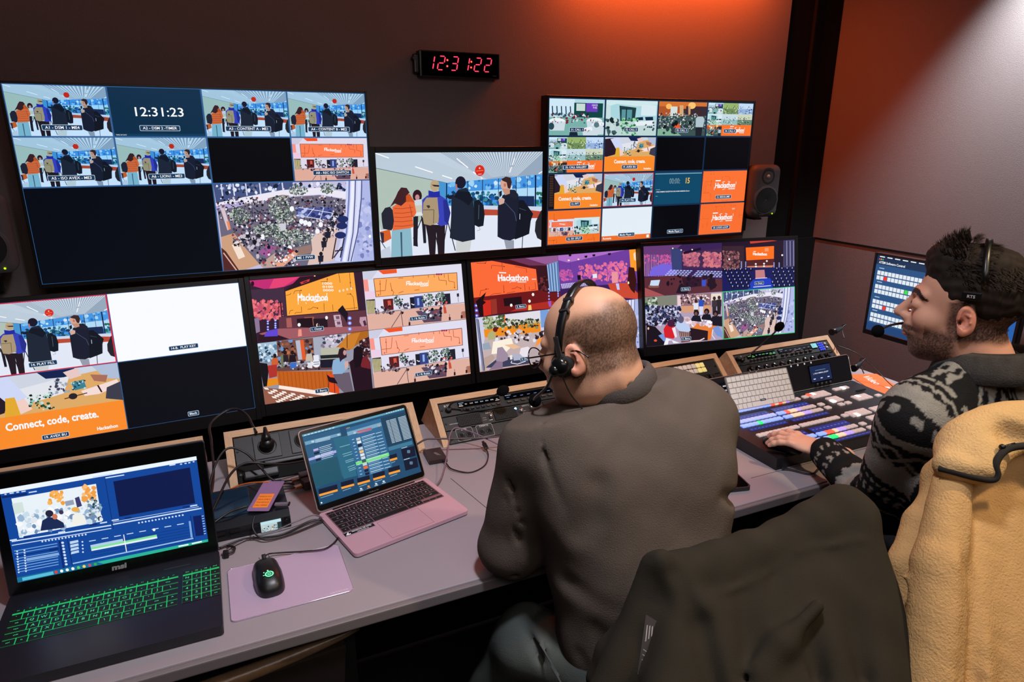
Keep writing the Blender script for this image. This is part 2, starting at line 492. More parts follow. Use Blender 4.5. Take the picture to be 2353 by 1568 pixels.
FOL = [(70, 88, 84), (120, 138, 128), (176, 186, 176), (44, 56, 60), (96, 110, 100), (205, 212, 205)]
CRW = [(22, 24, 38), (60, 58, 80), (200, 198, 214), (30, 30, 44), (130, 118, 132), (90, 84, 112), (134, 72, 78), (228, 226, 236), (16, 18, 30)]
def pic_atrium(p0, n=1.0):
    p = p0.quad([(100, 782), (1268, 765), (1303, 1360), (165, 1440)])
    p.poly([(80, 760), (1290, 750), (1330, 1400), (140, 1460)], (196, 190, 222))
    p.poly([(100, 780), (700, 770), (690, 860), (120, 930)], (70, 84, 130))
    p.blobs(int(120 * n), 110, 785, 1120, 850, 6, 20, [(24, 34, 60), (60, 80, 130), (180, 196, 235), (230, 236, 250), (110, 120, 150)], seed=11)
    for x in (160, 250, 345, 450, 620, 840, 960): p.line([(x, 775), (x + 10, 870)], 10, (216, 218, 240))
    p.poly([(115, 925), (330, 880), (620, 830), (900, 815), (1100, 850), (1100, 900), (900, 865), (640, 880), (330, 935), (125, 990)], (236, 232, 246))
    p.poly([(115, 945), (330, 905), (330, 935), (125, 992)], (180, 168, 214))
    p.poly([(510, 890), (620, 865), (670, 870), (670, 920), (520, 950)], (150, 130, 126)); p.poly([(330, 930), (470, 905), (480, 1000), (340, 1000)], (150, 128, 124))
    p.poly([(130, 980), (330, 940), (640, 885), (900, 870), (1095, 905), (1040, 1130), (1000, 1250), (820, 1400), (560, 1430), (430, 1390), (330, 1260), (250, 1150), (150, 1180)], (110, 104, 126))
    p.blobs(int(520 * n), 130, 880, 1080, 1060, 3, 12, CRW, seed=12)
    p.poly([(150, 960), (180, 960), (225, 1120), (200, 1130)], (216, 196, 205)); p.poly([(195, 1060), (214, 1060), (226, 1120), (208, 1126)], (240, 140, 90))
    # floor
    p.poly([(150, 1180), (250, 1150), (330, 1260), (440, 1390), (300, 1440), (165, 1440)], (206, 160, 128))
    p.poly([(230, 1240), (290, 1240), (330, 1330), (280, 1350)], (246, 226, 210)); p.poly([(150, 1260), (185, 1290), (280, 1432), (165, 1440)], (84, 40, 40)); p.line([(165, 1300), (262, 1434)], 9, (222, 180, 160))
    p.poly([(440, 1390), (560, 1300), (560, 1420), (480, 1432)], (190, 160, 150))
    p.poly([(830, 1180), (1020, 1080), (1040, 1120), (1000, 1360), (800, 1400), (840, 1280)], (222, 192, 182))
    p.poly([(740, 960), (1000, 965), (975, 1060), (720, 1020)], (74, 84, 150)); p.blobs(int(40 * n), 730, 965, 990, 1040, 6, 18, [(120, 136, 190), (190, 200, 235), (40, 50, 110)], seed=13)
    for a, b in (((740, 960), (1000, 1005)), ((720, 1020), (980, 1060)), ((860, 962), (800, 1035)), ((930, 962), (900, 1050)), ((400, 960), (560, 1080)), ((370, 1000), (540, 1000)), ((390, 960), (395, 1100))): p.line([a, b], 5, (220, 224, 245) if a[0] > 600 else (40, 44, 66))
    p.blobs(int(420 * n), 240, 1050, 720, 1250, 4, 13, CRW, seed=14)
    p.blobs(int(260 * n), 640, 1050, 1000, 1180, 4, 12, CRW, seed=15)
    for (cx, cy, rx, ry, k, sd) in ((600, 960, 80, 90, 90, 1), (300, 1020, 80, 60, 80, 2), (520, 1130, 130, 50, 110, 3), (700, 1190, 150, 60, 130, 4), (740, 830, 70, 40, 40, 5), (960, 820, 60, 40, 40, 6), (640, 1030, 80, 60, 60, 7)):
        p.blobs(int(k * n * 4), cx - rx, cy - ry, cx + rx, cy + ry, 3, 9, FOL, seed=20 + sd, inside=lambda x, y, cx=cx, cy=cy, rx=rx, ry=ry: ((x - cx) / rx) ** 2 + ((y - cy) / ry) ** 2 < 1)
    p.poly([(590, 1080), (645, 1080), (640, 1130), (605, 1138)], (206, 206, 214))
    p.poly([(700, 1270), (830, 1240), (835, 1300), (720, 1330)], (150, 120, 112))
    for k, (x, y) in enumerate(((690, 970), (760, 1065), (790, 1075), (820, 1085), (905, 1090), (880, 1140), (670, 1265), (465, 1180))): p.ell(x, y, 17, 20, (245, 245, 252))
    p.poly([(430, 1300), (500, 1240), (570, 1260), (500, 1335)], (160, 90, 150)); p.blobs(int(70 * n), 440, 1240, 740, 1400, 6, 17, CRW + [(235, 225, 235), (170, 50, 60)], seed=31)
    p.poly([(560, 1380), (700, 1290), (730, 1310), (620, 1405), (560, 1408)], (230, 160, 130)); p.blobs(int(40 * n), 560, 1300, 700, 1400, 5, 12, [(245, 240, 245), (210, 190, 210), (90, 60, 70)], seed=32)
    p.blobs(int(60 * n), 300, 1170, 440, 1380, 8, 20, [(26, 24, 34), (44, 40, 52), (200, 190, 205)], seed=33, inside=lambda x, y: y < 1100 + (x - 240) * 1.4)
    for x, y in ((930, 1230), (905, 1340), (1010, 1080), (960, 1160)):
        p.ell(x, y - 30, 14, 16, (30, 28, 40)); p.poly([(x - 24, y - 15), (x + 20, y - 18), (x + 16, y + 30), (x - 18, y + 34)], (34, 34, 52)); p.line([(x - 6, y + 30), (x - 12, y + 60)], 10, (40, 36, 48))
    p.blobs(int(70 * n), 1000, 940, 1090, 1130, 6, 15, CRW, seed=34)
    # glass side on the right
    p.poly([(1095, 765), (1290, 760), (1330, 1400), (1060, 1370), (1010, 1360), (1090, 1080)], (208, 212, 246))
    p.poly([(1220, 765), (1290, 760), (1330, 1400), (1110, 1368), (1180, 1100)], (176, 184, 232)); p.blobs(int(50 * n), 1180, 900, 1290, 1340, 8, 26, [(160, 168, 220), (196, 200, 240), (120, 130, 190)], seed=35)
    for x0, x1, wd, c in ((1120, 1075, 12, (120, 132, 190)), (1145, 1100, 22, (236, 238, 252)), (1165, 1128, 7, (60, 66, 110)), (1190, 1150, 20, (220, 224, 248)), (1212, 1150, 8, (70, 80, 130))):
        p.line([(x0, 765), (x0 - 4, 900), ((x0 + x1) / 2, 1150), (x1 - 20, 1368)], wd, c)
    for y in (1050, 1100, 1170): p.ell(1070 - (y - 1050) * .15, y, 42, 26, (30, 44, 100))
    for a, b in (((1020, 1190), (990, 1350)), ((1080, 1190), (1050, 1340)), ((1010, 1290), (1070, 1280)), ((1000, 1340), (1060, 1260))): p.line([a, b], 9, (40, 30, 44))
    p.ell(1272, 1180, 10, 12, WH)

def circuit(p, c, seed=1, x0=0, y0=0, x1=1, y1=1, n=14, wd=0.006, asp=.56, keep=None):
    R = random.Random(seed)
    for i in range(n):
        x, y = R.uniform(x0, x1), R.uniform(y0, y1)
        if keep and keep(x, y): continue
        dx, dy = R.choice((-1, 1)) * R.uniform(.05, .16) * (x1 - x0), R.choice((-1, 1)) * R.uniform(.1, .25) * (y1 - y0)
        pts = [(x, y), (x + dx, y), (x + dx * 1.15, y + dy * .2), (x + dx * 1.15, y + dy)] if i % 2 else [(x, y), (x, y + dy)]
        p.line(pts, wd * asp, c, wy=wd)
        p.ell(x, y, wd * 2.0 * asp, wd * 2.0, c, 6)

def hack(p, x, y, h, asp=.5625, col=WH, st=.82):
    """Hackathon word mark with its circuit flourishes"""
    W = p.text('Hackathon', x, y + h * .35, h * .95, col, asp, 0.035, stretch=st)
    a, b = x - W / 2, x + W / 2
    k = h * .09
    p.line([(a - k, y + h * .2), (a - k, y + h * .75)], k * asp, col, k); p.line([(b + k, y - h * .75), (b + k, y - h * .2)], k * asp, col, k)
    p.line([(a + W * .33, y - h * .65), (a + W * .4, y - h * .8), (a + W * .47, y - h * .8)], k * asp, col, k)
    p.line([(a + W * .62, y - h * .8), (a + W * .68, y - h * .8), (a + W * .74, y - h * .62)], k * asp, col, k)
    p.line([(a + W * .38, y + h * .75), (a + W * .45, y + h * .6), (a + W * .52, y + h * .6)], k * asp, col, k)
    p.line([(a, y - h * 1.0), (a + W * .25, y - h * 1.0)], h * .2 * asp, col, h * .2)
    p.line([(b - W * .33, y + h * .62), (b, y + h * .62)], h * .16 * asp, col, h * .16)

def pic_logo(p, c=(252, 116, 52), seed=1, dots=False):
    p.rect(0, 0, 1, 1, c)
    circuit(p, (200, 76, 24), seed, keep=lambda x, y: .2 < x < .85 and .25 < y < .9, n=22)
    hack(p, .52, .48, .17)
    if dots: p.text('1001', .76, .22, .05, WH, .56)

def pic_hall(p0, n=1.0, led=(255, 172, 96)):
    p = p0.quad([(1193, 103), (2183, 27), (2221, 580), (1245, 688)])
    p.poly([(1180, 80), (2240, 10), (2260, 620), (1200, 720)], (224, 222, 240))
    p.poly([(1193, 103), (1350, 92), (1290, 170), (1300, 180), (1210, 190)], (206, 206, 226)); p.poly([(1350, 92), (1535, 78), (1538, 118), (1400, 130)], (240, 86, 36))
    p.poly([(1200, 185), (1245, 182), (1260, 310), (1215, 310)], (250, 150, 140)); p.poly([(1210, 300), (1310, 300), (1318, 375), (1225, 378)], (236, 206, 230))
    p.poly([(1302, 173), (2140, 113), (2147, 290), (1322, 360)], (90, 50, 60)); p.poly([(1308, 178), (2135, 119), (2141, 286), (1328, 355)], led)
    q = (170, 84, 50)
    for pts in (((1325, 300), (1420, 292), (1432, 180)), ((1368, 190), (1372, 340)), ((1470, 215), (1485, 290), (1505, 310), (1490, 345)), ((1550, 170), (1600, 168)), ((1700, 140), (1702, 168)), ((1910, 130), (1912, 165)), ((1950, 150), (1960, 190), (2030, 196), (2030, 240)), ((2050, 130), (2055, 200), (2110, 210), (2112, 260)), ((1550, 320), (1600, 300)), ((1710, 290), (1760, 285)), ((2010, 122), (2012, 165)), ((1850, 140), (1852, 165))): p.line(list(pts), 5, q)
    for x, y in ((1368, 228), (1485, 290), (1352, 336), (2112, 265)): p.ell(x, y, 7, 7, q)
    for x in (1938, 1958, 1980): p.ell(x, 132, 9, 10, (150, 30, 90))
    hp = p; W = hp.text('Hackathon', 1740, 240, 36, WH, 1, .03, stretch=1.0); p.line([(1630, 205), (1670, 202)], 8, WH); p.line([(1770, 250), (1850, 245)], 7, WH); p.line([(1852, 190), (1850, 215)], 5, WH)
    # back wall, doors, plants
    p.poly([(1395, 380), (1495, 372), (1500, 485), (1405, 495)], (96, 30, 34)); p.poly([(1440, 395), (1470, 392), (1475, 440), (1445, 445)], (210, 90, 70))
    p.poly([(1662, 362), (1710, 358), (1716, 475), (1670, 480)], (26, 28, 44)); p.poly([(1705, 352), (1790, 345), (1800, 470), (1712, 476)], (52, 66, 130)); p.poly([(1735, 370), (1755, 368), (1758, 440), (1738, 442)], (150, 180, 240)); p.line([(1678, 425), (1700, 438), (1706, 430)], 8, WH)
    p.poly([(1985, 330), (2066, 322), (2072, 430), (1990, 440)], (32, 32, 48)); p.poly([(2133, 325), (2155, 322), (2156, 355), (2134, 357)], (36, 44, 60)); p.line([(2145, 355), (2148, 410)], 4, (60, 60, 80))
    p.poly([(1225, 385), (1315, 378), (1320, 545), (1240, 555)], (30, 30, 40))
    for k in range(6): p.line([(1236 + k * 14, 392), (1246 + k * 13, 540)], 8, (226, 216, 160))
    # floor and railing
    p.poly([(1240, 520), (1500, 490), (2000, 440), (2230, 420), (2230, 620), (1200, 700)], (224, 176, 160))
    p.blobs(int(30 * n), 1300, 450, 1600, 520, 6, 18, [(30, 24, 34), (60, 50, 64), (120, 100, 110)], seed=41)
    for cx, cy, r in ((1545, 395, 46), (1845, 385, 62), (1970, 365, 52)):
        p.blobs(int(70 * n), cx - r, cy - r, cx + r, cy + r, 5, 14, [(40, 66, 60), (90, 116, 100), (130, 150, 140), (24, 40, 44)], seed=int(cx), inside=lambda x, y, cx=cx, cy=cy, r=r: (x - cx) ** 2 + (y - cy) ** 2 < r * r)
        p.line([(cx, cy + r * .6), (cx + 4, 460)], 7, (60, 50, 50))
    p.poly([(1500, 480), (1640, 462), (1645, 485), (1510, 500)], (220, 212, 222)); p.blobs(int(20 * n), 1560, 425, 1650, 480, 8, 16, CRW, seed=42); p.blobs(int(16 * n), 1920, 410, 2050, 450, 8, 16, [(40, 36, 56), (226, 222, 236), (226, 92, 66)], seed=43)
    p.poly([(1720, 500), (1980, 475), (1975, 600), (1800, 615)], (92, 70, 92)); p.blobs(int(70 * n), 1735, 470, 1970, 570, 6, 20, CRW, seed=44)
    p.poly([(2180, 505), (2218, 500), (2222, 570), (2190, 575)], (170, 110, 90)); p.poly([(1996, 460), (2020, 458), (2030, 520), (2002, 525)], (200, 80, 60))
    p.line([(1240, 525), (2218, 412)], 6, (150, 140, 160)); p.line([(1570, 490), (1590, 648)], 6, (80, 60, 70)); p.line([(1475, 660), (1580, 500)], 6, (70, 50, 60)); p.line([(1480, 500), (1560, 492)], 4, (90, 90, 100))
    for x, y in ((1655, 620), (2058, 570), (2178, 552)): p.poly([(x - 9, y - 10), (x + 9, y - 12), (x + 10, y + 20), (x - 8, y + 24)], (50, 26, 36)); p.line([(x, y - 40), (x, y)], 4, (50, 26, 36))

def pic_stage(p0):
    p = p0.quad([(60, 200), (1193, 103), (1247, 692), (132, 812)])
    p.poly([(40, 180), (1220, 80), (1260, 720), (110, 840)], (52, 28, 48))
    p.poly([(60, 200), (700, 145), (400, 262), (230, 290), (80, 250)], (196, 44, 116)); p.poly([(300, 178), (560, 158), (400, 255), (250, 285)], (230, 66, 118)); p.ell(90, 230, 16, 24, (40, 10, 30))
    p.poly([(70, 290), (400, 270), (430, 560), (110, 590)], (66, 44, 66)); p.blobs(110, 80, 400, 370, 580, 12, 26, [(240, 120, 128), (214, 88, 96), (196, 80, 110)], seed=51)
    p.poly([(80, 580), (150, 560), (160, 700), (110, 720)], (140, 120, 150))
    p.poly([(560, 160), (1120, 110), (950, 120), (415, 300)], (40, 16, 30)); p.poly([(560, 215), (660, 180), (655, 205), (575, 235)], (200, 60, 60)); p.poly([(590, 212), (635, 198), (632, 208), (600, 220)], (50, 16, 30)); p.ell(710, 150, 9, 6, (250, 200, 150))
    p.poly([(415, 305), (945, 122), (1108, 112), (1150, 485), (430, 545)], (252, 168, 62))
    q = (96, 40, 30)
    for pts in (((955, 125), (968, 215)), ((1065, 115), (1072, 215), (1075, 260), (1100, 268)), ((835, 180), (838, 205), (770, 208)), ((420, 345), (462, 335), (470, 320)), ((495, 330), (510, 300), (575, 295)), ((558, 300), (560, 335)), ((1035, 330), (1075, 328), (1100, 360), (1112, 480)), ((800, 420), (803, 500)), ((888, 435), (892, 498)), ((635, 482), (668, 478), (690, 460), (735, 470)), ((450, 530), (460, 495), (490, 490)), ((572, 455), (575, 515)), ((1000, 480), (1140, 465)), ((505, 528), (515, 515), (570, 512))): p.line(list(pts), 4, q)
    for x, y in ((1072, 215), (838, 180), (1072, 328), (735, 470), (572, 295)): p.ell(x, y, 6, 6, q)
    p.text('Hackathon', 688, 395, 66, WH, 1, .035, ital=.0, stretch=.75)
    for j, (s, y) in enumerate((('1000', 235), ('0100', 268), ('0000', 302))): p.text(s, 838 + j * 4, y, 22, WH, 1, .02, stretch=1.75)
    for x in (962, 1000, 1040, 1082): p.text('0', x, 310 - (x - 962) * .22, 22, WH, 1, .02, stretch=1.2)
    p.line([(540, 355), (590, 348)], 10, WH); p.line([(700, 410), (832, 380)], 10, WH); p.line([(832, 320), (830, 360)], 6, WH); p.line([(540, 395), (542, 435)], 6, WH); p.line([(615, 412), (625, 428)], 5, WH)
    p.poly([(360, 410), (370, 405), (385, 560), (372, 565)], (24, 14, 24))
    p.poly([(345, 560), (1240, 490), (1245, 660), (350, 690)], (96, 52, 66)); p.poly([(420, 570), (470, 565), (478, 660), (425, 662)], (170, 96, 90)); p.poly([(600, 560), (700, 555), (700, 640), (610, 645)], (160, 90, 80))
    p.poly([(525, 575), (680, 565), (690, 665), (530, 655)], (30, 16, 24)); p.poly([(690, 575), (830, 570), (840, 690), (700, 690)], (36, 20, 30)); p.ell(548, 635, 16, 18, (250, 250, 250)); p.ell(825, 565, 14, 18, (240, 240, 250)); p.ell(735, 640, 16, 20, (240, 220, 200)); p.ell(740, 640, 9, 20, (40, 20, 30))
    for k, (x, y) in enumerate(((895, 540), (905, 595), (915, 650))): p.poly([(x, y), (x + 70, y - 4), (x + 76, y + 48), (x + 8, y + 52)], (206, 180, 196)); p.poly([(x + 22, y + 10), (x + 60, y + 8), (x + 62, y + 38), (x + 28, y + 40)], (120, 80, 104))
    p.poly([(940, 490), (990, 440), (1015, 480), (1045, 520), (1030, 620), (1000, 560), (960, 520)], (26, 18, 30)); p.poly([(1165, 560), (1230, 555), (1238, 650), (1190, 660), (1160, 610)], (190, 150, 170)); p.poly([(1195, 600), (1220, 590), (1236, 640), (1210, 650)], (80, 40, 60))
    p.poly([(150, 720), (340, 672), (1245, 650), (1247, 692), (470, 780), (330, 800)], (160, 92, 100)); p.poly([(150, 735), (300, 720), (450, 775), (200, 805), (140, 790)], (46, 20, 34)); p.poly([(215, 712), (245, 690), (335, 672), (335, 745), (200, 750)], (96, 70, 210)); p.poly([(540, 680), (570, 678), (575, 745), (535, 750)], (240, 150, 130))
    for x0, ys in ((237, (600, 622, 655, 680)), (312, (592, 620, 642, 662)), (1060, (570, 620, 678))):
        for y in ys: p.ell(x0, y, 12 if x0 < 500 else 20, 10 if x0 < 500 else 18, (120, 140, 255)); p.ell(x0, y, 6 if x0 < 500 else 10, 5 if x0 < 500 else 9, (225, 232, 255))

def pic_bar(p0):
    p = p0.quad([(132, 815), (1248, 700), (1303, 1268), (203, 1437)])
    p.poly([(110, 800), (1260, 680), (1320, 1300), (180, 1460)], (150, 150, 168))
    p.poly([(135, 815), (340, 795), (340, 1000), (150, 1000)], (160, 190, 214)); p.blobs(50, 140, 830, 340, 1000, 8, 24, [(220, 232, 240), (90, 130, 160), (40, 60, 80)], seed=61)
    p.poly([(330, 795), (700, 765), (710, 1000), (340, 990)], (120, 76, 66)); p.blobs(60, 335, 790, 700, 980, 8, 24, [(196, 110, 60), (60, 40, 46), (30, 24, 32), (150, 90, 70), (110, 150, 200)], seed=62)
    p.poly([(522, 790), (570, 785), (590, 980), (550, 985)], (180, 186, 206)); p.poly([(568, 785), (605, 782), (628, 980), (590, 985)], (226, 92, 40))
    p.poly([(700, 765), (860, 750), (890, 960), (720, 990)], (166, 172, 190)); p.poly([(860, 750), (1090, 725), (930, 870), (800, 860)], (196, 188, 206)); p.blobs(40, 790, 740, 1010, 860, 8, 24, [(60, 60, 80), (220, 214, 230), (130, 120, 140)], seed=63)
    p.poly([(1090, 712), (1248, 700), (1250, 770), (1060, 890), (890, 900)], (176, 104, 30)); p.poly([(1040, 740), (1170, 715), (1100, 880), (940, 875)], (206, 128, 44)); p.line([(1040, 725), (1040, 870)], 6, (30, 20, 24))
    p.poly([(1160, 800), (1255, 760), (1270, 960), (1170, 990)], (60, 30, 40)); p.blobs(40, 1165, 790, 1262, 960, 6, 16, [(206, 190, 200), (110, 60, 60), (30, 16, 24)], seed=64)
    p.poly([(775, 870), (965, 860), (985, 900), (980, 1010), (790, 1010)], (186, 184, 166)); p.poly([(770, 940), (985, 930), (985, 965), (775, 975)], (30, 36, 40))
    # people behind the counter
    for cx, cy, c in ((415, 930, (40, 30, 36)), (490, 930, (30, 20, 30)), (660, 920, (196, 186, 170)), (310, 960, (206, 96, 50))):
        p.ell(cx, cy - 20, 18, 22, (34, 20, 24)); p.poly([(cx - 38, cy + 80), (cx - 28, cy + 5), (cx + 26, cy + 2), (cx + 40, cy + 75)], c)
    p.poly([(325, 1055), (1000, 1000), (1060, 1010), (1060, 1080), (330, 1100)], (104, 70, 70)); p.blobs(40, 340, 1000, 760, 1080, 8, 20, [(40, 30, 40), (226, 226, 236), (90, 60, 60), (150, 150, 160)], seed=65)
    p.poly([(370, 930), (395, 930), (400, 1060), (375, 1070)], (110, 120, 90)); p.poly([(460, 1015), (530, 1010), (530, 1060), (470, 1075)], (60, 110, 196)); p.poly([(640, 1010), (695, 1020), (690, 1070), (650, 1065)], (226, 226, 232))
    p.ell(730, 1020, 40, 42, (236, 238, 246)); p.poly([(700, 940), (755, 935), (760, 985), (705, 988)], (230, 232, 242)); p.line([(700, 1010), (760, 1006)], 7, (90, 100, 130)); p.line([(705, 1030), (762, 1026)], 7, (90, 100, 130))
    p.poly([(770, 985), (940, 975), (950, 1060), (775, 1065)], (24, 24, 44))
    p.poly([(328, 1098), (890, 1098), (955, 1240), (955, 1325), (850, 1305), (345, 1240)], (196, 96, 28)); p.nx()
    for k in range(14): p.put([(350 + k * 40, 1105), (356 + k * 40, 1105), (372 + k * 40, 1255 + k * 4), (366 + k * 40, 1253 + k * 4)], (168, 74, 20))
    p.poly([(835, 1130), (955, 1130), (960, 1325), (870, 1310)], (226, 78, 30)); p.poly([(350, 1240), (955, 1325), (900, 1340), (800, 1345), (345, 1275)], (255, 232, 220))
    p.poly([(345, 1275), (800, 1345), (950, 1330), (950, 1345), (203, 1437), (185, 1265)], (150, 92, 74)); p.poly([(200, 1180), (335, 1165), (345, 1230), (205, 1262)], (230, 140, 30)); p.nx()
    for i in range(12):
        for j in range(7):
            if (i + j) % 2: continue
            x, y = 190 + i * 46 + j * 20, 1262 + j * 22 + i * 9
            if y > 1432 - (x - 203) * .15: continue
            p.put([(x, y), (x + 42, y + 6), (x + 58, y + 26), (x + 14, y + 20)], (246, 236, 226))
    p.poly([(150, 1010), (230, 1020), (245, 1090), (225, 1250), (190, 1255), (165, 1120)], (18, 16, 24)); p.poly([(235, 1040), (330, 1030), (330, 1150), (250, 1170)], (176, 50, 44))
    # customers on stools
    p.poly([(900, 1130), (1060, 1110), (1100, 1300), (1010, 1318), (930, 1240)], (104, 92, 108)); p.poly([(888, 1060), (900, 990), (960, 965), (1020, 990), (1045, 1030), (1060, 1060), (990, 1125), (895, 1130)], (140, 176, 210))
    p.poly([(940, 970), (960, 880), (1000, 862), (1030, 885), (1035, 960), (990, 985), (970, 1010), (960, 960)], (44, 26, 36)); p.ell(1016, 915, 16, 26, (200, 150, 150)); p.poly([(1010, 1010), (1045, 995), (1055, 1040), (1020, 1085)], (214, 170, 160))
    p.poly([(1060, 1010), (1130, 960), (1230, 950), (1268, 1010), (1290, 1270), (1110, 1300), (1080, 1130)], (36, 14, 30)); p.poly([(1150, 960), (1230, 950), (1265, 1010), (1270, 1080), (1180, 1060)], (120, 34, 44)); p.poly([(1100, 980), (1105, 880), (1140, 850), (1190, 865), (1195, 960), (1170, 1050), (1120, 1070)], (22, 10, 22))
    p.poly([(835, 1130), (870, 1160), (910, 1165), (945, 1225), (880, 1215), (850, 1200)], (30, 12, 24)); p.line([(855, 1200), (848, 1325)], 6, (30, 12, 24)); p.line([(910, 1215), (915, 1320)], 6, (30, 12, 24))

def pic_stage2(p0):
    p = p0.quad([(118, 212), (1083, 135), (1103, 735), (150, 830)])
    p.poly([(100, 190), (1120, 110), (1130, 760), (120, 850)], (70, 18, 30))
    p.poly([(520, 175), (1083, 135), (1090, 260), (950, 250), (760, 250)], (110, 52, 88)); p.poly([(700, 160), (1083, 135), (1085, 215), (940, 235)], (150, 92, 148))
    p.poly([(118, 215), (350, 195), (832, 292), (850, 532), (135, 608)], (252, 106, 56))
    q = (110, 30, 24)
    for pts in (((180, 222), (270, 222), (290, 205)), ((340, 285), (345, 245), (480, 258)), ((458, 215), (460, 300)), ((600, 260), (725, 285), (728, 330)), ((205, 590), (215, 530), (305, 510)), ((467, 470), (470, 550)), ((555, 512), (600, 505), (615, 490), (655, 508)), ((700, 460), (703, 535)), ((750, 490), (753, 530)), ((815, 440), (825, 520), (770, 528)), ((320, 585), (360, 565), (440, 560)), ((500, 560), (590, 545))): p.line(list(pts), 4, q)
    for x, y in ((275, 222), (480, 260), (655, 508), (275, 512), (470, 548)): p.ell(x, y, 6, 6, q)
    p.text('Hackathon', 575, 420, 68, WH, 1, .035, stretch=.8); p.line([(422, 328), (500, 332)], 12, WH); p.line([(622, 436), (720, 436)], 9, WH); p.line([(425, 400), (425, 432)], 5, WH); p.line([(535, 445), (545, 432), (610, 432)], 5, WH); p.text('0000', 806, 412, 12, WH, 1, .02, stretch=1.4)
    p.poly([(850, 250), (970, 250), (975, 600), (870, 640)], (56, 20, 30)); p.blobs(40, 860, 380, 970, 600, 8, 22, [(90, 36, 40), (120, 50, 50), (40, 14, 22)], seed=71)
    p.poly([(955, 240), (1083, 200), (1100, 545), (975, 550)], (110, 150, 200))
    for k in range(8): p.line([(962 + k * 16, 240 - k * 4), (980 + k * 15, 545)], 6, (60, 80, 130) if k % 2 else (190, 210, 235))
    p.poly([(135, 608), (870, 535), (975, 560), (1100, 560), (1103, 700), (500, 780), (150, 820)], (110, 22, 26)); p.poly([(460, 620), (660, 600), (665, 690), (470, 710)], (30, 10, 18)); p.poly([(320, 630), (385, 622), (390, 790), (330, 800)], (150, 50, 40)); p.poly([(230, 640), (320, 635), (325, 800), (240, 815)], (206, 44, 30))
    p.poly([(530, 770), (680, 700), (1000, 655), (1103, 700), (1103, 735)], (176, 44, 34)); p.poly([(735, 700), (765, 700), (770, 755), (730, 758)], (255, 200, 110)); p.poly([(955, 660), (990, 655), (990, 720), (965, 722)], (150, 90, 200))
    for x, y in ((790, 580), (748, 655), (545, 698)): p.ell(x, y, 14, 18, (250, 250, 240))
    for y in (695, 750, 808): p.ell(165, y, 22, 20, (80, 90, 220)); p.ell(165, y, 10, 9, (225, 230, 255))
    for x, ys in ((968, (520, 560, 600, 635)), (1072, (550, 575, 600))):
        for y in ys: p.ell(x, y, 9, 11, (150, 170, 255))
    p.poly([(160, 650), (215, 600), (275, 545), (240, 640), (270, 660), (235, 690), (240, 815), (200, 820)], (24, 8, 14))

def pic_purple(p0):
    p = p0.quad([(1083, 135), (1960, 62), (1980, 620), (1103, 735)])
    p.poly([(1060, 110), (2000, 40), (2000, 640), (1080, 760)], (112, 62, 160))
    p.poly([(1083, 135), (1850, 70), (1200, 215), (1085, 190)], (176, 110, 200))
    for x, y in ((1205, 190), (1315, 178)): p.ell(x, y, 12, 8, (255, 240, 200))
    p.blobs(70, 1100, 300, 1240, 420, 10, 20, [(210, 100, 170), (190, 86, 160)], seed=81); p.blobs(220, 1320, 190, 1860, 420, 12, 24, [(226, 110, 160), (240, 120, 140), (205, 96, 170)], seed=82, inside=lambda x, y: y > 260 - (x - 1320) * .12)
    for x in (1220, 1355, 1520, 1635, 1870): p.line([(x, 200), (x + 8, 430)], 5, (90, 60, 150))
    p.poly([(1295, 360), (1335, 355), (1338, 410), (1300, 415)], (20, 14, 30)); p.poly([(1470, 345), (1520, 340), (1522, 385), (1474, 390)], (226, 236, 246)); p.poly([(1685, 320), (1755, 315), (1758, 440), (1690, 445)], (236, 150, 160))
    p.nx()
    for j in range(4):
        for i in range(16): p.put([(1105 + i * 19 + j * 4, 462 + j * 16 - i * 2.2), (1118 + i * 19 + j * 4, 460 + j * 16 - i * 2.2), (1120 + i * 19 + j * 4, 471 + j * 16 - i * 2.2), (1107 + i * 19 + j * 4, 473 + j * 16 - i * 2.2)], (214, 220, 250))
    p.poly([(1085, 520), (1400, 480), (1980, 440), (1980, 640), (1080, 745)], (58, 30, 90)); p.poly([(1640, 450), (1860, 440), (1980, 560), (1980, 625), (1700, 600)], (206, 74, 50)); p.poly([(1730, 450), (1765, 448), (1775, 520), (1745, 520)], (200, 200, 250))
    p.poly([(1888, 68), (1962, 60), (1966, 310), (1900, 290)], (255, 158, 46)); p.poly([(1935, 110), (1958, 90), (1960, 190), (1940, 180)], (255, 226, 190)); p.poly([(1880, 260), (1940, 270), (1965, 420), (1940, 560), (1900, 520), (1860, 440)], (60, 20, 20)); p.ell(1873, 440, 9, 16, (255, 240, 170))
    for x, y in ((1220, 135), (1400, 150), (1490, 135), (1665, 120)): p.poly([(x - 16, y - 12), (x + 18, y - 16), (x + 14, y + 8), (x - 12, y + 10)], (30, 14, 44))

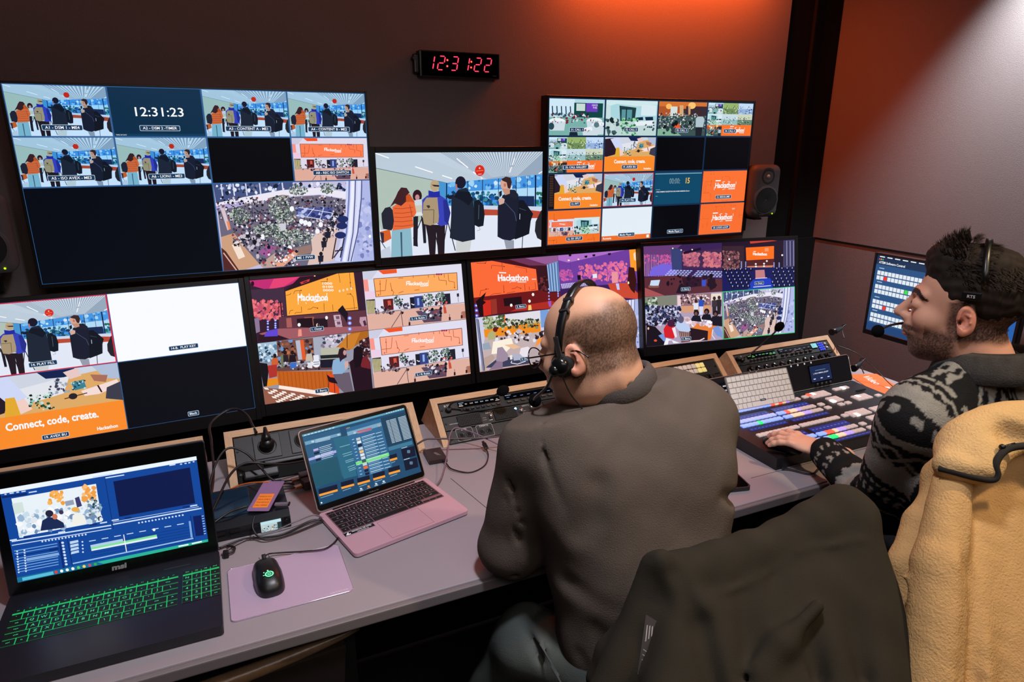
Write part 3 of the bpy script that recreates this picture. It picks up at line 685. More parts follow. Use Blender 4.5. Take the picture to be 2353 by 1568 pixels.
def pic_tables(p0):
    p = p0.quad([(150, 832), (1103, 737), (1120, 1330), (195, 1445)])
    p.poly([(130, 815), (1120, 720), (1140, 1350), (170, 1465)], (206, 206, 230))
    p.poly([(240, 830), (860, 765), (860, 940), (245, 980)], (226, 222, 232)); p.poly([(455, 805), (475, 805), (478, 900), (460, 900)], (240, 110, 40)); p.poly([(865, 760), (960, 752), (930, 960), (870, 960)], (120, 160, 220))
    p.poly([(240, 965), (860, 898), (865, 1010), (250, 1060)], (240, 140, 30)); p.blobs(150, 235, 860, 860, 960, 6, 22, [(60, 74, 50), (130, 140, 96), (190, 190, 150), (34, 44, 34)], seed=91); p.blobs(50, 240, 820, 340, 960, 8, 20, [(96, 116, 70), (180, 190, 150)], seed=92); p.blobs(40, 380, 800, 460, 940, 8, 20, [(96, 126, 70), (60, 84, 50)], seed=93)
    p.poly([(250, 1060), (1110, 990), (1120, 1330), (195, 1445)], (196, 176, 176)); p.poly([(250, 1400), (400, 1290), (480, 1290), (840, 1270), (1000, 1340), (440, 1400)], (60, 62, 90)); p.poly([(215, 1300), (330, 1250), (360, 1290), (240, 1420)], (186, 160, 150))
    p.blobs(60, 360, 990, 940, 1130, 10, 28, [(30, 26, 36), (226, 226, 240), (70, 50, 56), (196, 186, 200)], seed=94)
    p.poly([(340, 1110), (540, 1070), (560, 1150), (470, 1240), (320, 1250)], (250, 240, 222)); p.poly([(460, 1150), (560, 1140), (640, 1180), (560, 1200)], (236, 190, 150)); p.poly([(280, 1030), (320, 980), (370, 1010), (360, 1080), (290, 1090)], (176, 176, 120)); p.ell(365, 970, 26, 30, (96, 26, 22))
    p.poly([(790, 1190), (830, 1090), (900, 1065), (935, 1120), (850, 1140)], (252, 150, 60)); p.poly([(385, 1180), (440, 1170), (500, 1260), (495, 1320), (440, 1340), (370, 1330)], (160, 140, 160)); p.poly([(225, 1130), (295, 1115), (320, 1190), (230, 1200)], (150, 166, 184))
    p.poly([(545, 1250), (655, 1262), (670, 1320), (560, 1330)], (176, 180, 200)); p.poly([(625, 1250), (640, 1190), (720, 1175), (775, 1230), (760, 1300), (660, 1290)], (236, 226, 236)); p.poly([(735, 1220), (830, 1235), (850, 1290), (770, 1310)], (60, 44, 60)); p.ell(780, 1310, 110, 10, (50, 50, 70)); p.line([(540, 1330), (530, 1355), (600, 1370), (690, 1340)], 7, (245, 245, 250)); p.poly([(515, 1270), (545, 1265), (548, 1315), (522, 1318)], (236, 230, 226))
    p.poly([(290, 1430), (380, 1330), (440, 1340), (440, 1410)], (140, 116, 140)); p.line([(165, 840), (235, 1435)], 22, (120, 126, 160)); p.line([(182, 850), (245, 1430)], 7, (50, 50, 70))

def pic_stairs(p0):
    p = p0.quad([(135, 235), (1120, 160), (1130, 745), (160, 840)])
    p.poly([(110, 215), (1140, 140), (1150, 770), (140, 860)], (58, 34, 86))
    p.poly([(135, 235), (620, 195), (560, 250), (480, 560), (150, 600)], (104, 60, 120)); p.nx()
    for k in range(16): p.put([(145 + k * 22, 330), (152 + k * 22, 330), (160 + k * 22, 590), (150 + k * 22, 592)], (150, 110, 196) if k % 2 else (190, 130, 170))
    p.poly([(250, 480), (480, 400), (560, 500), (560, 560), (200, 590)], (120, 100, 220)); p.blobs(60, 160, 330, 480, 440, 8, 20, [(206, 90, 150), (150, 70, 150)], seed=101)
    p.poly([(480, 240), (620, 250), (620, 500), (500, 510)], (56, 66, 116)); p.poly([(630, 290), (1120, 230), (1125, 470), (640, 480)], (66, 42, 82)); p.blobs(150, 640, 290, 840, 450, 10, 20, [(206, 116, 130), (170, 90, 120)], seed=102); p.blobs(170, 890, 280, 1120, 450, 10, 22, [(216, 122, 130), (176, 90, 120)], seed=103)
    p.line([(640, 300), (860, 240)], 30, (30, 16, 44)); 
    for x, y in ((505, 246), (612, 264), (750, 254)): p.ell(x, y, 10, 8, (255, 240, 200))
    p.nx()
    for j in range(4):
        for i in range(15 + j): p.put([(470 + i * 42 + (i > 6) * 50 - j * 20, 505 + j * 20), (500 + i * 42 + (i > 6) * 50 - j * 20, 503 + j * 20), (500 + i * 42 + (i > 6) * 50 - j * 20, 516 + j * 20), (470 + i * 42 + (i > 6) * 50 - j * 20, 518 + j * 20)], (176, 186, 244))
    p.poly([(150, 610), (560, 570), (1125, 600), (1130, 745), (160, 838)], (92, 44, 54)); p.poly([(160, 730), (420, 820), (160, 838)], (170, 84, 86)); p.poly([(620, 590), (870, 590), (870, 690), (650, 720)], (50, 20, 40)); p.blobs(30, 380, 560, 1060, 680, 14, 34, [(26, 12, 30), (40, 20, 44)], seed=104)
    p.poly([(235, 640), (350, 630), (330, 700), (220, 705)], (200, 220, 245)); p.poly([(205, 700), (340, 705), (330, 725), (205, 728)], (140, 90, 80)); p.poly([(595, 675), (730, 705), (690, 790), (550, 780)], (30, 20, 36)); p.ell(990, 560, 26, 24, (26, 12, 30)); p.poly([(945, 600), (1040, 590), (1050, 700), (980, 740), (950, 660)], (36, 16, 34)); p.poly([(870, 620), (930, 610), (920, 690), (875, 690)], (60, 80, 200))

def pic_seats(p0):
    p = p0.quad([(1120, 160), (2040, 90), (2050, 665), (1130, 750)])
    p.poly([(1100, 140), (2070, 70), (2080, 690), (1110, 770)], (34, 16, 40))
    p.poly([(1470, 125), (1730, 110), (1820, 115), (1480, 160)], (206, 66, 46)); p.poly([(1130, 200), (1400, 190), (1400, 480), (1140, 520)], (56, 34, 48)); p.blobs(110, 1140, 260, 1340, 480, 8, 20, [(150, 96, 96), (110, 66, 76)], seed=111)
    p.poly([(1900, 110), (2045, 95), (2048, 420), (1900, 440)], (70, 66, 104)); 
    for k in range(6): p.line([(1918 + k * 22, 112), (1925 + k * 22, 415)], 8, (150, 150, 200) if k % 2 else (40, 36, 66))
    p.poly([(1422, 210), (1780, 180), (1780, 335), (1430, 365)], (255, 112, 26)); p.text('Hackathon', 1602, 298, 34, WH, 1, .04, stretch=.85); p.line([(1520, 255), (1550, 253)], 8, WH)
    for j in range(3): p.line([(1662, 215 + j * 14), (1710, 212 + j * 14)], 5, (255, 206, 180))
    p.poly([(1430, 370), (1780, 340), (1790, 420), (1440, 440)], (84, 30, 36)); p.poly([(1440, 435), (1780, 415), (1760, 440), (1440, 455)], (206, 130, 100))
    for x, y in ((1550, 405), (1655, 398), (1690, 365), (1552, 435), (1655, 428), (1214, 356), (1885, 288)): p.ell(x, y, 12, 11, (246, 246, 250))
    for x in (1368, 1422, 1782, 1848):
        p.nx(); [p.put([(x - 7, 380 + k * 18), (x + 7, 380 + k * 18), (x + 7, 392 + k * 18), (x - 7, 392 + k * 18)], (170, 180, 255)) for k in range(5)]
    p.poly([(1130, 500), (1440, 450), (1800, 440), (2050, 430), (2052, 665), (1130, 750)], (22, 24, 90)); p.poly([(1500, 600), (1730, 570), (1800, 690), (1450, 720)], (30, 60, 190)); p.poly([(1545, 480), (1660, 472), (1672, 570), (1548, 580)], (196, 126, 130)); p.line([(1545, 582), (1695, 570)], 8, (236, 226, 246)); p.line([(1520, 688), (1745, 664)], 8, (236, 236, 250))
    R = random.Random(5); p.nx()
    for j in range(6):
        for i in range(14):
            x = 1140 + i * 66 + j * 20; y = 480 + j * 40 - i * 3
            if 1480 < x < 1740 or x > 2030 or y > 735 - (x - 1130) * .08: continue
            p.put([(x, y), (x + 44, y - 4), (x + 44, y + 26), (x, y + 30)], (10, 12, 40)); p.put([(x + 12, y - 8), (x + 24, y - 8), (x + 22, y + 8 + j), (x + 14, y + 8 + j)], (176, 186, 240), 1)

def pic_work(p0):
    p = p0.quad([(160, 842), (1130, 750), (1145, 1340), (180, 1450)])
    p.poly([(140, 820), (1150, 730), (1160, 1360), (160, 1470)], (176, 160, 186))
    p.poly([(160, 842), (560, 805), (560, 930), (165, 980)], (130, 132, 120)); p.blobs(60, 170, 850, 310, 990, 10, 28, [(60, 84, 66), (130, 150, 120), (200, 210, 196)], seed=121); p.poly([(165, 985), (310, 970), (320, 1060), (170, 1080)], (176, 186, 214)); p.poly([(565, 815), (605, 812), (612, 1020), (575, 1025)], (236, 206, 206))
    p.poly([(610, 800), (990, 770), (990, 930), (615, 940)], (150, 110, 120)); p.blobs(110, 615, 800, 960, 935, 8, 22, [(246, 236, 240), (60, 40, 50), (206, 170, 170), (120, 84, 90)], seed=122); p.poly([(615, 940), (990, 920), (1000, 1010), (620, 1020)], (216, 156, 120)); p.poly([(990, 780), (1120, 770), (1125, 860), (985, 870)], (236, 220, 206))
    for x, y, c, d in ((800, 930, (226, 226, 240), (40, 36, 52)), (865, 890, (40, 80, 190), (214, 220, 246)), (1030, 890, (60, 50, 56), (50, 42, 50)), (1090, 880, (44, 36, 46), (40, 32, 40))):
        p.ell(x, y - 55, 20, 24, (60, 36, 40)); p.poly([(x - 30, y - 30), (x + 30, y - 34), (x + 30, y + 50), (x - 30, y + 52)], c); p.poly([(x - 24, y + 50), (x + 26, y + 48), (x + 22, y + 150), (x - 20, y + 150)], d)
    p.blobs(340, 170, 950, 600, 1180, 8, 26, [(24, 24, 44), (60, 60, 96), (150, 160, 196), (20, 20, 34), (214, 214, 236), (40, 60, 110)], seed=123)
    p.poly([(730, 1160), (1020, 1140), (1090, 1180), (960, 1240), (760, 1210)], (232, 130, 60)); p.poly([(730, 1205), (960, 1240), (950, 1355), (700, 1370)], (36, 18, 30)); p.poly([(955, 1235), (1010, 1200), (990, 1345), (950, 1355)], (236, 120, 40)); p.blobs(50, 620, 1080, 1010, 1180, 14, 34, [(240, 226, 240), (226, 190, 200), (250, 250, 255), (190, 160, 170)], seed=124)
    for x, y in ((805, 1040), (935, 1020), (1050, 1040)):
        p.ell(x, y - 20, 34, 38, (26, 16, 26)); p.ell(x - 4, y - 10, 18, 22, (120, 76, 70)); p.poly([(x - 66, y + 60), (x - 40, y + 15), (x + 45, y + 12), (x + 70, y + 90), (x - 60, y + 80)], (20, 22, 36))
    p.poly([(1000, 1080), (1130, 1050), (1135, 1180), (1010, 1170)], (24, 20, 34)); p.poly([(1010, 1200), (1080, 1170), (1135, 1250), (1135, 1320), (1060, 1290)], (120, 150, 214)); p.line([(1015, 1220), (1005, 1290), (1045, 1340)], 9, (236, 236, 250))
    p.poly([(180, 1180), (290, 1200), (420, 1330), (400, 1425), (180, 1450)], (22, 16, 28)); p.poly([(330, 1310), (400, 1280), (480, 1340), (400, 1380)], (120, 150, 216)); p.poly([(400, 1425), (430, 1335), (600, 1395), (520, 1400), (500, 1365), (460, 1370), (450, 1418)], (240, 240, 250)); p.ell(295, 1372, 20, 14, (226, 84, 50)); p.ell(205, 1225, 12, 16, (236, 190, 170))
    p.poly([(395, 1230), (430, 1170), (520, 1180), (560, 1290), (520, 1345), (410, 1330)], (214, 32, 44)); p.poly([(500, 1215), (540, 1200), (565, 1320), (540, 1330)], (240, 230, 240)); p.ell(490, 1155, 50, 46, (66, 26, 60))
    p.poly([(545, 1200), (560, 1130), (640, 1120), (720, 1180), (735, 1240), (690, 1262), (600, 1250)], (190, 206, 240)); p.ell(612, 1105, 38, 46, (90, 90, 120)); p.poly([(585, 1250), (735, 1262), (720, 1375), (620, 1390)], (110, 66, 60)); 
    for k in range(5): p.line([(600 + k * 26, 1260), (630 + k * 18, 1370)], 6, (206, 186, 190))
    p.line([(730, 1370), (850, 1360), (910, 1330)], 14, (240, 214, 206))

def pic_robot(p0):
    """hands round a table with circuit boards, orange caption band below"""
    p = p0.quad([(0, 890), (1000, 755), (1062, 1315), (0, 1520)]) if False else p0
    W_ = [(206, 150, 84), (190, 134, 70)]
    p.rect(0, 0, 1, .56, (206, 212, 226)); p.poly([(.45, .0), (.7, 0), (.72, .12), (.5, .1)], (18, 34, 80))
    p.poly([(.1, .3), (.62, .12), (1, .05), (1, .56), (.08, .56)], (222, 170, 104)); p.poly([(.3, .2), (.66, .1), (.6, .34), (.36, .42)], (226, 228, 236))
    p.poly([(0, .05), (.16, .02), (.24, .3), (.2, .5), (.05, .56), (0, .56)], (40, 26, 40)); p.poly([(.1, .05), (.26, .0), (.36, .32), (.24, .4)], (206, 216, 246))
    p.poly([(.26, .36), (.34, .34), (.38, .5), (.3, .55)], (240, 206, 196)); p.poly([(.22, .3), (.28, .3), (.3, .56), (.2, .56)], (226, 170, 50))
    p.blobs(50, .36, .3, .52, .54, .01, .025, [(40, 80, 60), (150, 200, 180), (20, 30, 30), (200, 220, 210)], seed=131, ar=.6); p.blobs(30, .5, .14, .64, .34, .01, .03, [(226, 228, 236), (60, 66, 90), (160, 166, 180)], seed=132, ar=.6)
    p.poly([(.66, .2), (.75, .18), (.76, .3), (.68, .32)], (60, 130, 150)); p.blobs(20, .66, .19, .76, .31, .008, .02, [(20, 60, 80), (180, 220, 220)], seed=133, ar=.6)
    p.poly([(.62, .04), (.72, .0), (.74, .12), (.66, .15)], (232, 200, 196)); p.poly([(.82, 0), (1, 0), (1, .24), (.9, .2)], (176, 190, 216)); p.poly([(.8, .12), (.92, .16), (.9, .26), (.82, .22)], (170, 110, 90)); p.poly([(.72, .34), (.98, .24), (1, .34), (.84, .42), (.74, .42)], (244, 220, 216)); p.line([(.84, .29), (.86, .4)], .012, (50, 20, 30)); p.poly([(.9, .34), (1, .28), (1, .56), (.88, .5)], (60, 60, 76)); p.line([(.6, .42), (.76, .38)], .014, (90, 50, 30)); p.ell(.66, .4, .03, .045, (40, 34, 44))
    p.rect(0, .56, 1, 1, (250, 140, 44))

def pic_avex(p, big=False):
    pic_robot(p)
    p.text('Connect, code, create.', .5, .755, .105, WH, .5625, .03, stretch=.80)
    p.text('Hackathon', .86, .95, .05, WH, .5625, .03, stretch=.85)

def pic_room(p, seed, cols, bg=(200, 220, 230), fl=(150, 190, 190), n=90):
    p.rect(0, 0, 1, 1, bg); p.rect(0, .5, 1, 1, fl)
    p.blobs(n, 0, .25, 1, .98, .02, .07, cols, seed=seed, ar=.6)
COOL = [(230, 240, 244), (30, 70, 80), (90, 140, 150), (200, 226, 230), (20, 40, 50), (120, 170, 176)]
def pic_call1(p):
    p.rect(0, 0, 1, 1, (176, 214, 226)); p.rect(0, .0, .45, .4, (206, 232, 246)); p.rect(.44, .1, .97, .5, (16, 70, 70)); p.rect(.48, .12, .64, .32, (200, 220, 214)); p.rect(.66, .1, .87, .34, (110, 60, 190)); p.text('HACK', .82, .18, .05, WH, .56); p.text('THIS', .82, .25, .05, WH, .56)
    for k in range(5): p.line([(.05 + k * .08, .2), (.06 + k * .08, .42)], .02, (30, 60, 90), .02)
    p.rect(0, .5, 1, 1, (120, 176, 170)); p.blobs(70, .05, .4, .7, .65, .02, .05, [(20, 40, 60), (60, 90, 110), (210, 226, 230), (120, 40, 50)], seed=141, ar=.6)
    for x, y in ((.14, .62), (.82, .6), (.75, .86), (.92, .72)): p.ell(x, y, .15, .1, (236, 242, 246)); p.poly([(x - .15, y), (x + .15, y), (x + .13, y + .25), (x - .12, y + .25)], (206, 220, 230)); p.blobs(8, x - .1, y - .06, x + .1, y + .04, .01, .03, [(30, 40, 60), (150, 50, 50), (150, 170, 180)], seed=int(x * 100), ar=.6)
    p.ell(.04, .75, .05, .1, (40, 70, 80)); p.ell(.86, .7, .05, .08, (90, 120, 130)); p.poly([(.38, .85), (.5, .85), (.52, 1), (.36, 1)], (20, 40, 50))
def pic_call2(p):
    p.rect(0, 0, 1, 1, (170, 214, 224)); p.poly([(0, 0), (1, 0), (1, .1), (.6, .16), (.2, .1), (0, .2)], (206, 232, 236)); p.rect(.68, .12, .98, .42, (216, 234, 240)); p.poly([(.25, .15), (.58, .2), (.56, .6), (.28, .62)], (30, 60, 66)); p.rect(.3, .26, .5, .55, (90, 150, 160)); p.rect(.38, .22, .4, .6, (14, 34, 40)); p.poly([(.0, .12), (.08, .15), (.1, .6), (0, .62)], (200, 224, 226))
    p.poly([(0, .6), (1, .55), (1, 1), (0, 1)], (190, 214, 214)); p.blobs(26, .0, .55, .24, .98, .03, .08, [(20, 40, 44), (60, 90, 96), (200, 220, 220)], seed=151, ar=.6)
    p.poly([(.55, .6), (.95, .56), (.96, .68), (.6, .72)], (230, 240, 244)); p.poly([(.58, .48), (.72, .46), (.73, .55), (.59, .56)], (16, 40, 70)); p.poly([(.76, .46), (.92, .45), (.93, .55), (.78, .56)], (16, 40, 70)); p.blobs(12, .72, .6, .95, .85, .02, .05, [(20, 40, 60), (60, 80, 100)], seed=152, ar=.6)
    p.blobs(60, .3, .5, .62, .98, .02, .05, [(60, 150, 90), (110, 190, 130), (24, 90, 60), (160, 220, 170)], seed=153, ar=.7)
def pic_call3(p):
    p.rect(0, 0, 1, 1, (60, 50, 50)); p.rect(0, 0, 1, .2, (214, 116, 50)); p.rect(0, .14, .5, .45, (176, 84, 44)); p.rect(.56, .12, 1, .38, (56, 40, 50)); p.ell(.68, .1, .08, .1, (255, 200, 110)); p.ell(.2, .14, .06, .08, (255, 190, 100)); p.rect(.24, .14, .38, .42, (214, 224, 220)); p.poly([(.42, .1), (.5, .1), (.52, .5), (.44, .5)], (214, 170, 120)); p.poly([(.6, .12), (.65, .12), (.66, .4), (.62, .4)], (206, 160, 120))
    p.rect(0, .42, 1, 1, (60, 84, 84)); p.blobs(300, 0, .34, 1, .85, .012, .035, [(20, 30, 36), (226, 232, 230), (110, 130, 130), (40, 54, 60), (190, 200, 200)], seed=161, ar=.6)
    p.poly([(0, .8), (.3, .78), (.5, 1), (0, 1)], (130, 176, 150)); p.poly([(.32, .66), (.44, .64), (.48, .8), (.34, .84)], (226, 90, 50)); p.blobs(16, .1, .6, .7, .95, .04, .09, [(14, 20, 26), (40, 60, 64)], seed=162, ar=.6)
    p.ell(.86, .36, .05, .08, (60, 40, 40)); p.poly([(.78, .48), (.82, .42), (.93, .42), (.97, .5), (.95, .74), (.79, .74)], (176, 196, 206)); p.poly([(.79, .74), (.94, .74), (.93, 1), (.8, 1)], (30, 34, 44))
def pic_gallery(p):
    G = [(160, 180, 120), (60, 80, 50), (20, 34, 30), (220, 226, 190), (196, 60, 50)]
    pic_call1(p.sub(0, 0, .33, .33)); pic_room(p.sub(.33, 0, .67, .33), 3, G[:4], (150, 180, 110), (110, 140, 90), 50); pic_room(p.sub(.67, 0, 1, .33), 4, [(226, 236, 250), (40, 80, 160), (20, 30, 60), (120, 150, 200)], (196, 220, 246), (150, 180, 220), 50)
    pic_call2(p.sub(0, .33, .33, .67)); pic_room(p.sub(.33, .33, .67, .67), 5, COOL, n=50); pic_room(p.sub(.67, .33, 1, .67), 6, [(20, 40, 34), (140, 170, 150), (60, 80, 70), (200, 210, 190)], (206, 214, 190), (100, 130, 110), 50)
    pic_call3(p.sub(0, .67, .33, 1)); p.rect(.33, .66, 1, 1, (250, 116, 44)); hack(p, .68, .83, .12)

def grid_cell(p, n, i, j, w=1, h=1, g=.004, tint=None):
    return p.sub(i / n + g * .6, j / n + g, (i + w) / n - g * .6, (j + h) / n - g, tint)
COOLT = (.72, .93, 1.05)
def tv_left(p):
    p.rect(0, 0, 1, 1, (52, 96, 150)); f = .5625
    for i, j, t in ((0, 0, 'A1 - DSM 1 - ME4'), (2, 0, 'A3 - CONTENT A - ME1'), (3, 0, 'A4 - CONTENT B - ME2'), (0, 1, 'A5 - ISO AVEX - ME3'), (1, 1, 'A6 - LION1 - ME3')):
        c = grid_cell(p, 4, i, j, tint=COOLT); pic_queue(c, 0); c.tint = (1, 1, 1); tagbox(c, t, .5, .83, .062, f)
    c = grid_cell(p, 4, 1, 0); c.rect(0, 0, 1, 1, (10, 46, 74)); c.text('12:31:23', .52, .58, .185, WH, f, .008, stretch=1.12); tagbox(c, 'A2 - DSM 2 -TIMER', .5, .83, .062, f); c.rect(0, .95, 1, 1, (12, 60, 92)); c.text('TIME OF DAY', .015, .985, .024, WH, f, anchor='l')
    c = grid_cell(p, 4, 2, 1); c.rect(0, 0, 1, 1, (3, 5, 10))
    c = grid_cell(p, 4, 3, 1, tint=(1, .95, .95)); pic_hall(c, .6, (255, 130, 84)); tagbox(c, 'A8 - REC ISO SWITCH', .5, .82, .062, f)
    c = grid_cell(p, 4, 0, 2, 2, 2, g=.003); c.rect(0, 0, 1, 1, (3, 8, 18))
    c = grid_cell(p, 4, 2, 2, 2, 2, g=.003); pic_atrium(c, 1.0); tagbox(c, 'ME 1 PVW', .525, .905, .032, f)
def tv_center(p): pic_queue(p, 1)
def tv_right(p):
    p.rect(0, 0, 1, 1, (20, 46, 78)); f = .5625; g = .006
    cap = lambda c, t, y=.84, x=.5: tagbox(c, t, x, y, .065, f)
    c = grid_cell(p, 4, 0, 0, g=g); pic_call1(c); cap(c, '31. CALL 1')
    c = grid_cell(p, 4, 1, 0, g=g); pic_call2(c); cap(c, '32. CALL 2', .83)
    c = grid_cell(p, 4, 2, 0, g=g); pic_call3(c); cap(c, '33. CALL 3')
    c = grid_cell(p, 4, 3, 0, g=g); pic_gallery(c); cap(c, '34. CALL 4', .85, .52)
    c = grid_cell(p, 4, 0, 1, g=g); pic_gallery(c); cap(c, '35. CALL GALLERY', .85)
    c = grid_cell(p, 4, 1, 1, g=g); pic_avex(c); cap(c, '19. AVEX BU', .87)
    for i in (2, 3): c = grid_cell(p, 4, i, 1, g=g); c.rect(0, 0, 1, 1, (2, 4, 10))
    c = grid_cell(p, 4, 0, 2, g=g); pic_avex(c); cap(c, '13. PPT', .87); c.rect(0, 0, .11, 1, (20, 16, 20)); [c.rect(.02, .04 + k * .05, .09, .06 + k * .05, (90, 60, 50)) for k in range(18)]
    c = grid_cell(p, 4, 1, 2, g=g); c.rect(-.01, -.01, 1.01, 1.01, (200, 40, 40)); c = c.sub(.012, .02, .988, .98, (.75, .92, 1)); pic_queue(c, 0); cap(c, '14. PLAY FILL', .84)
    c = grid_cell(p, 4, 2, 2, g=g); c.rect(0, 0, 1, 1, (12, 72, 104)); c.rect(0, .04, 1, .06, (150, 190, 210)); c.text('00:00:', .42, .36, .17, (120, 150, 160), f, .01, stretch=.7); c.text('15', .70, .36, .17, (250, 196, 90), f, .02, stretch=.8); c.text('- WELCOMMING RECEPTION ING HUBS ROMANIA 20.mov', .03, .62, .035, WH, f, anchor='l', bold=.02, maxw=.75); c.rect(.03, .53, .12, .54, (150, 190, 210)); c.rect(.03, .73, .08, .74, (150, 190, 210))
    c = grid_cell(p, 4, 3, 2, g=g); pic_logo(c, seed=4); cap(c, '15. RESOLUME', .84)
    c = grid_cell(p, 4, 0, 3, g=g); c.rect(0, 0, 1, 1, (246, 116, 40)); circuit(c, (150, 60, 24), 9, n=18); pic_hall(c.sub(.02, .26, .49, .76), .4, (250, 120, 80)); pic_call2(c.sub(.49, .24, .98, .74)); cap(c, '16. SS1 SPLIT', .86)
    c = grid_cell(p, 4, 1, 3, g=g); c.rect(0, 0, 1, .85, (228, 238, 246)); c.rect(0, .85, 1, 1, (236, 112, 40)); cap(c, 'Media Player 1', .84); c.text('Romania', .03, .95, .06, WH, f, .02, 'l'); c.rect(.92, .88, .97, .97, WH)
    c = grid_cell(p, 4, 2, 3, g=g); c.rect(0, 0, 1, 1, (3, 5, 12)); cap(c, 'Media Player 2', .83)
    c = grid_cell(p, 4, 3, 3, g=g); pic_logo(c, (250, 112, 50), seed=6, dots=True); cap(c, '20. LOGO LOOP', .8)
def cap2(c, t, x=.5, y=.9, h=.038): tagbox(c, t, x, y, h, .5625)
def low_a(p):
    p.rect(0, 0, 1, 1, (40, 90, 140))
    c = grid_cell(p, 2, 0, 0, g=.002); c.rect(0, 0, 1, 1, (230, 24, 50)); c = c.sub(.008, .012, .992, .988); pic_queue(c, 1); cap2(c, '14. PLAY FILL', .5, .9)
    c = grid_cell(p, 2, 1, 0, g=.003); c.rect(0, 0, 1, 1, (250, 251, 254)); cap2(c, '14-B.  PLAY KEY', .5, .9)
    c = grid_cell(p, 2, 0, 1, g=.002); pic_avex(c); cap2(c, '19. AVEX BU', .5, .93)
    c = grid_cell(p, 2, 1, 1, g=.003); c.rect(0, 0, 1, 1, (8, 10, 20)); cap2(c, 'Black', .5, .93)
def low_b(p):
    p.rect(0, 0, 1, 1, (30, 24, 40))
    c = grid_cell(p, 2, 0, 0, g=.0015); pic_stage(c); cap2(c, '1. Oscar', .53, .88)
    c = grid_cell(p, 2, 1, 0, g=.0015); pic_hall(c, 1); cap2(c, '2. / 8. Robin', .5, .89)
    c = grid_cell(p, 2, 0, 1, g=.0015); pic_bar(c); cap2(c, '7. Berry', .51, .91)
    c = grid_cell(p, 2, 1, 1, g=.0015); pic_hall(c, 1, (255, 170, 140)); cap2(c, '2. / 8. Robin', .5, .88)
def low_c(p):
    p.rect(0, 0, 1, 1, (60, 50, 90))
    c = grid_cell(p, 2, 0, 0, g=.001); pic_stage2(c); cap2(c, '3. Berry', .52, .89)
    c = grid_cell(p, 2, 1, 0, g=.001); pic_purple(c); cap2(c, '4. Robin')
    c = grid_cell(p, 2, 0, 1, g=.001); pic_tables(c); cap2(c, '9. Oscar', .53, .88)
    c = grid_cell(p, 2, 1, 1, g=.001); c.rect(0, 0, 1, 1, (200, 226, 250)); pic_atrium(c, .5); cap2(c, '10.')
def low_d(p):
    p.rect(0, 0, 1, 1, (60, 50, 90))
    c = grid_cell(p, 2, 0, 0, g=.001); pic_stairs(c); cap2(c, '5. Berry', .52, .9)
    c = grid_cell(p, 2, 1, 0, g=.001); pic_seats(c); cap2(c, '6. Oscar', .5, .88)
    c = grid_cell(p, 2, 0, 1, g=.001); pic_work(c); cap2(c, '11. Berry', .51, .91)
    c = grid_cell(p, 2, 1, 1, g=.001); c.rect(0, 0, 1, 1, (40, 220, 110)); c = c.sub(.008, .012, .992, .986); pic_atrium(c, .6); cap2(c, '12.', .5, .87)
# ------------------------------------------------ the room
def struct(name, m, boxes, bev=0):
    b = MB()
    for c, d in boxes: b.box(c, d, bev=bev)
    o = b.build(name, m); o['kind'] = 'structure'
    return o
wall_m = mat('wall_fabric', (112, 103, 102), 0.95, spec=0.1, noise_s=260, noise_a=0.18, bump=0.5, bscale=420)
black_paint = mat('black_paint', (9, 9, 10), 0.75, spec=0.2)
struct('floor', mat('dark_carpet', (34, 32, 36), 0.95, noise_s=200, noise_a=0.3, bump=0.3), [((0.8, -2.3, -0.05), (5.4, 5.0, 0.1))])
struct('ceiling', mat('ceiling_black', (30, 28, 28), 0.9), [((0.8, -2.3, 2.85), (5.4, 5.0, 0.1))])
struct('wall_back', wall_m, [((0.6, 0.15, 1.93), (4.8, 0.06, 1.74))])
struct('wall_back_lower', black_paint, [((0.8, 0.17, 0.53), (5.4, 0.06, 1.06)), ((3.25, 0.19, 1.93), (0.5, 0.06, 1.74))])
struct('wall_right', wall_m, [((3.46, -2.3, 1.93), (0.06, 5.0, 1.74)), ((3.46, -2.3, 0.5275), (0.06, 5.0, 1.047))])
struct('wall_left', wall_m, [((-1.83, -2.3, 1.4), (0.06, 5.0, 2.8))])
struct('wall_front', black_paint, [((0.8, -4.83, 1.4), (5.4, 0.06, 2.8))])
# seam in the right wall fabric panels
struct('trim_1', black_paint, [((3.429, -2.3, 1.054), (0.004, 5.0, 0.006))])
struct('trim_2', black_paint, [((3.2, 0.138, 1.4), (0.006, 0.02, 2.8))])
for z in (2.30, 1.93, 1.56):
    b = MB(); b.lathe([(0, .012), (.006, .011), (.009, .006), (.009, 0)], Matrix.Translation((3.015, 0.158, z)) @ Matrix.Rotation(PI / 2, 4, 'X'))
    tag(b.build('panel_screw', bmat('dull_steel', (150, 120, 110), .4, .8)), {2.30: 'small steel screw at the top edge of the grey fabric wall panel', 1.93: 'small steel screw halfway up the edge of the fabric wall panel', 1.56: 'small steel screw just above the right loudspeaker, at panel edge'}[z], 'screw', 'screws along the fabric panel edge')

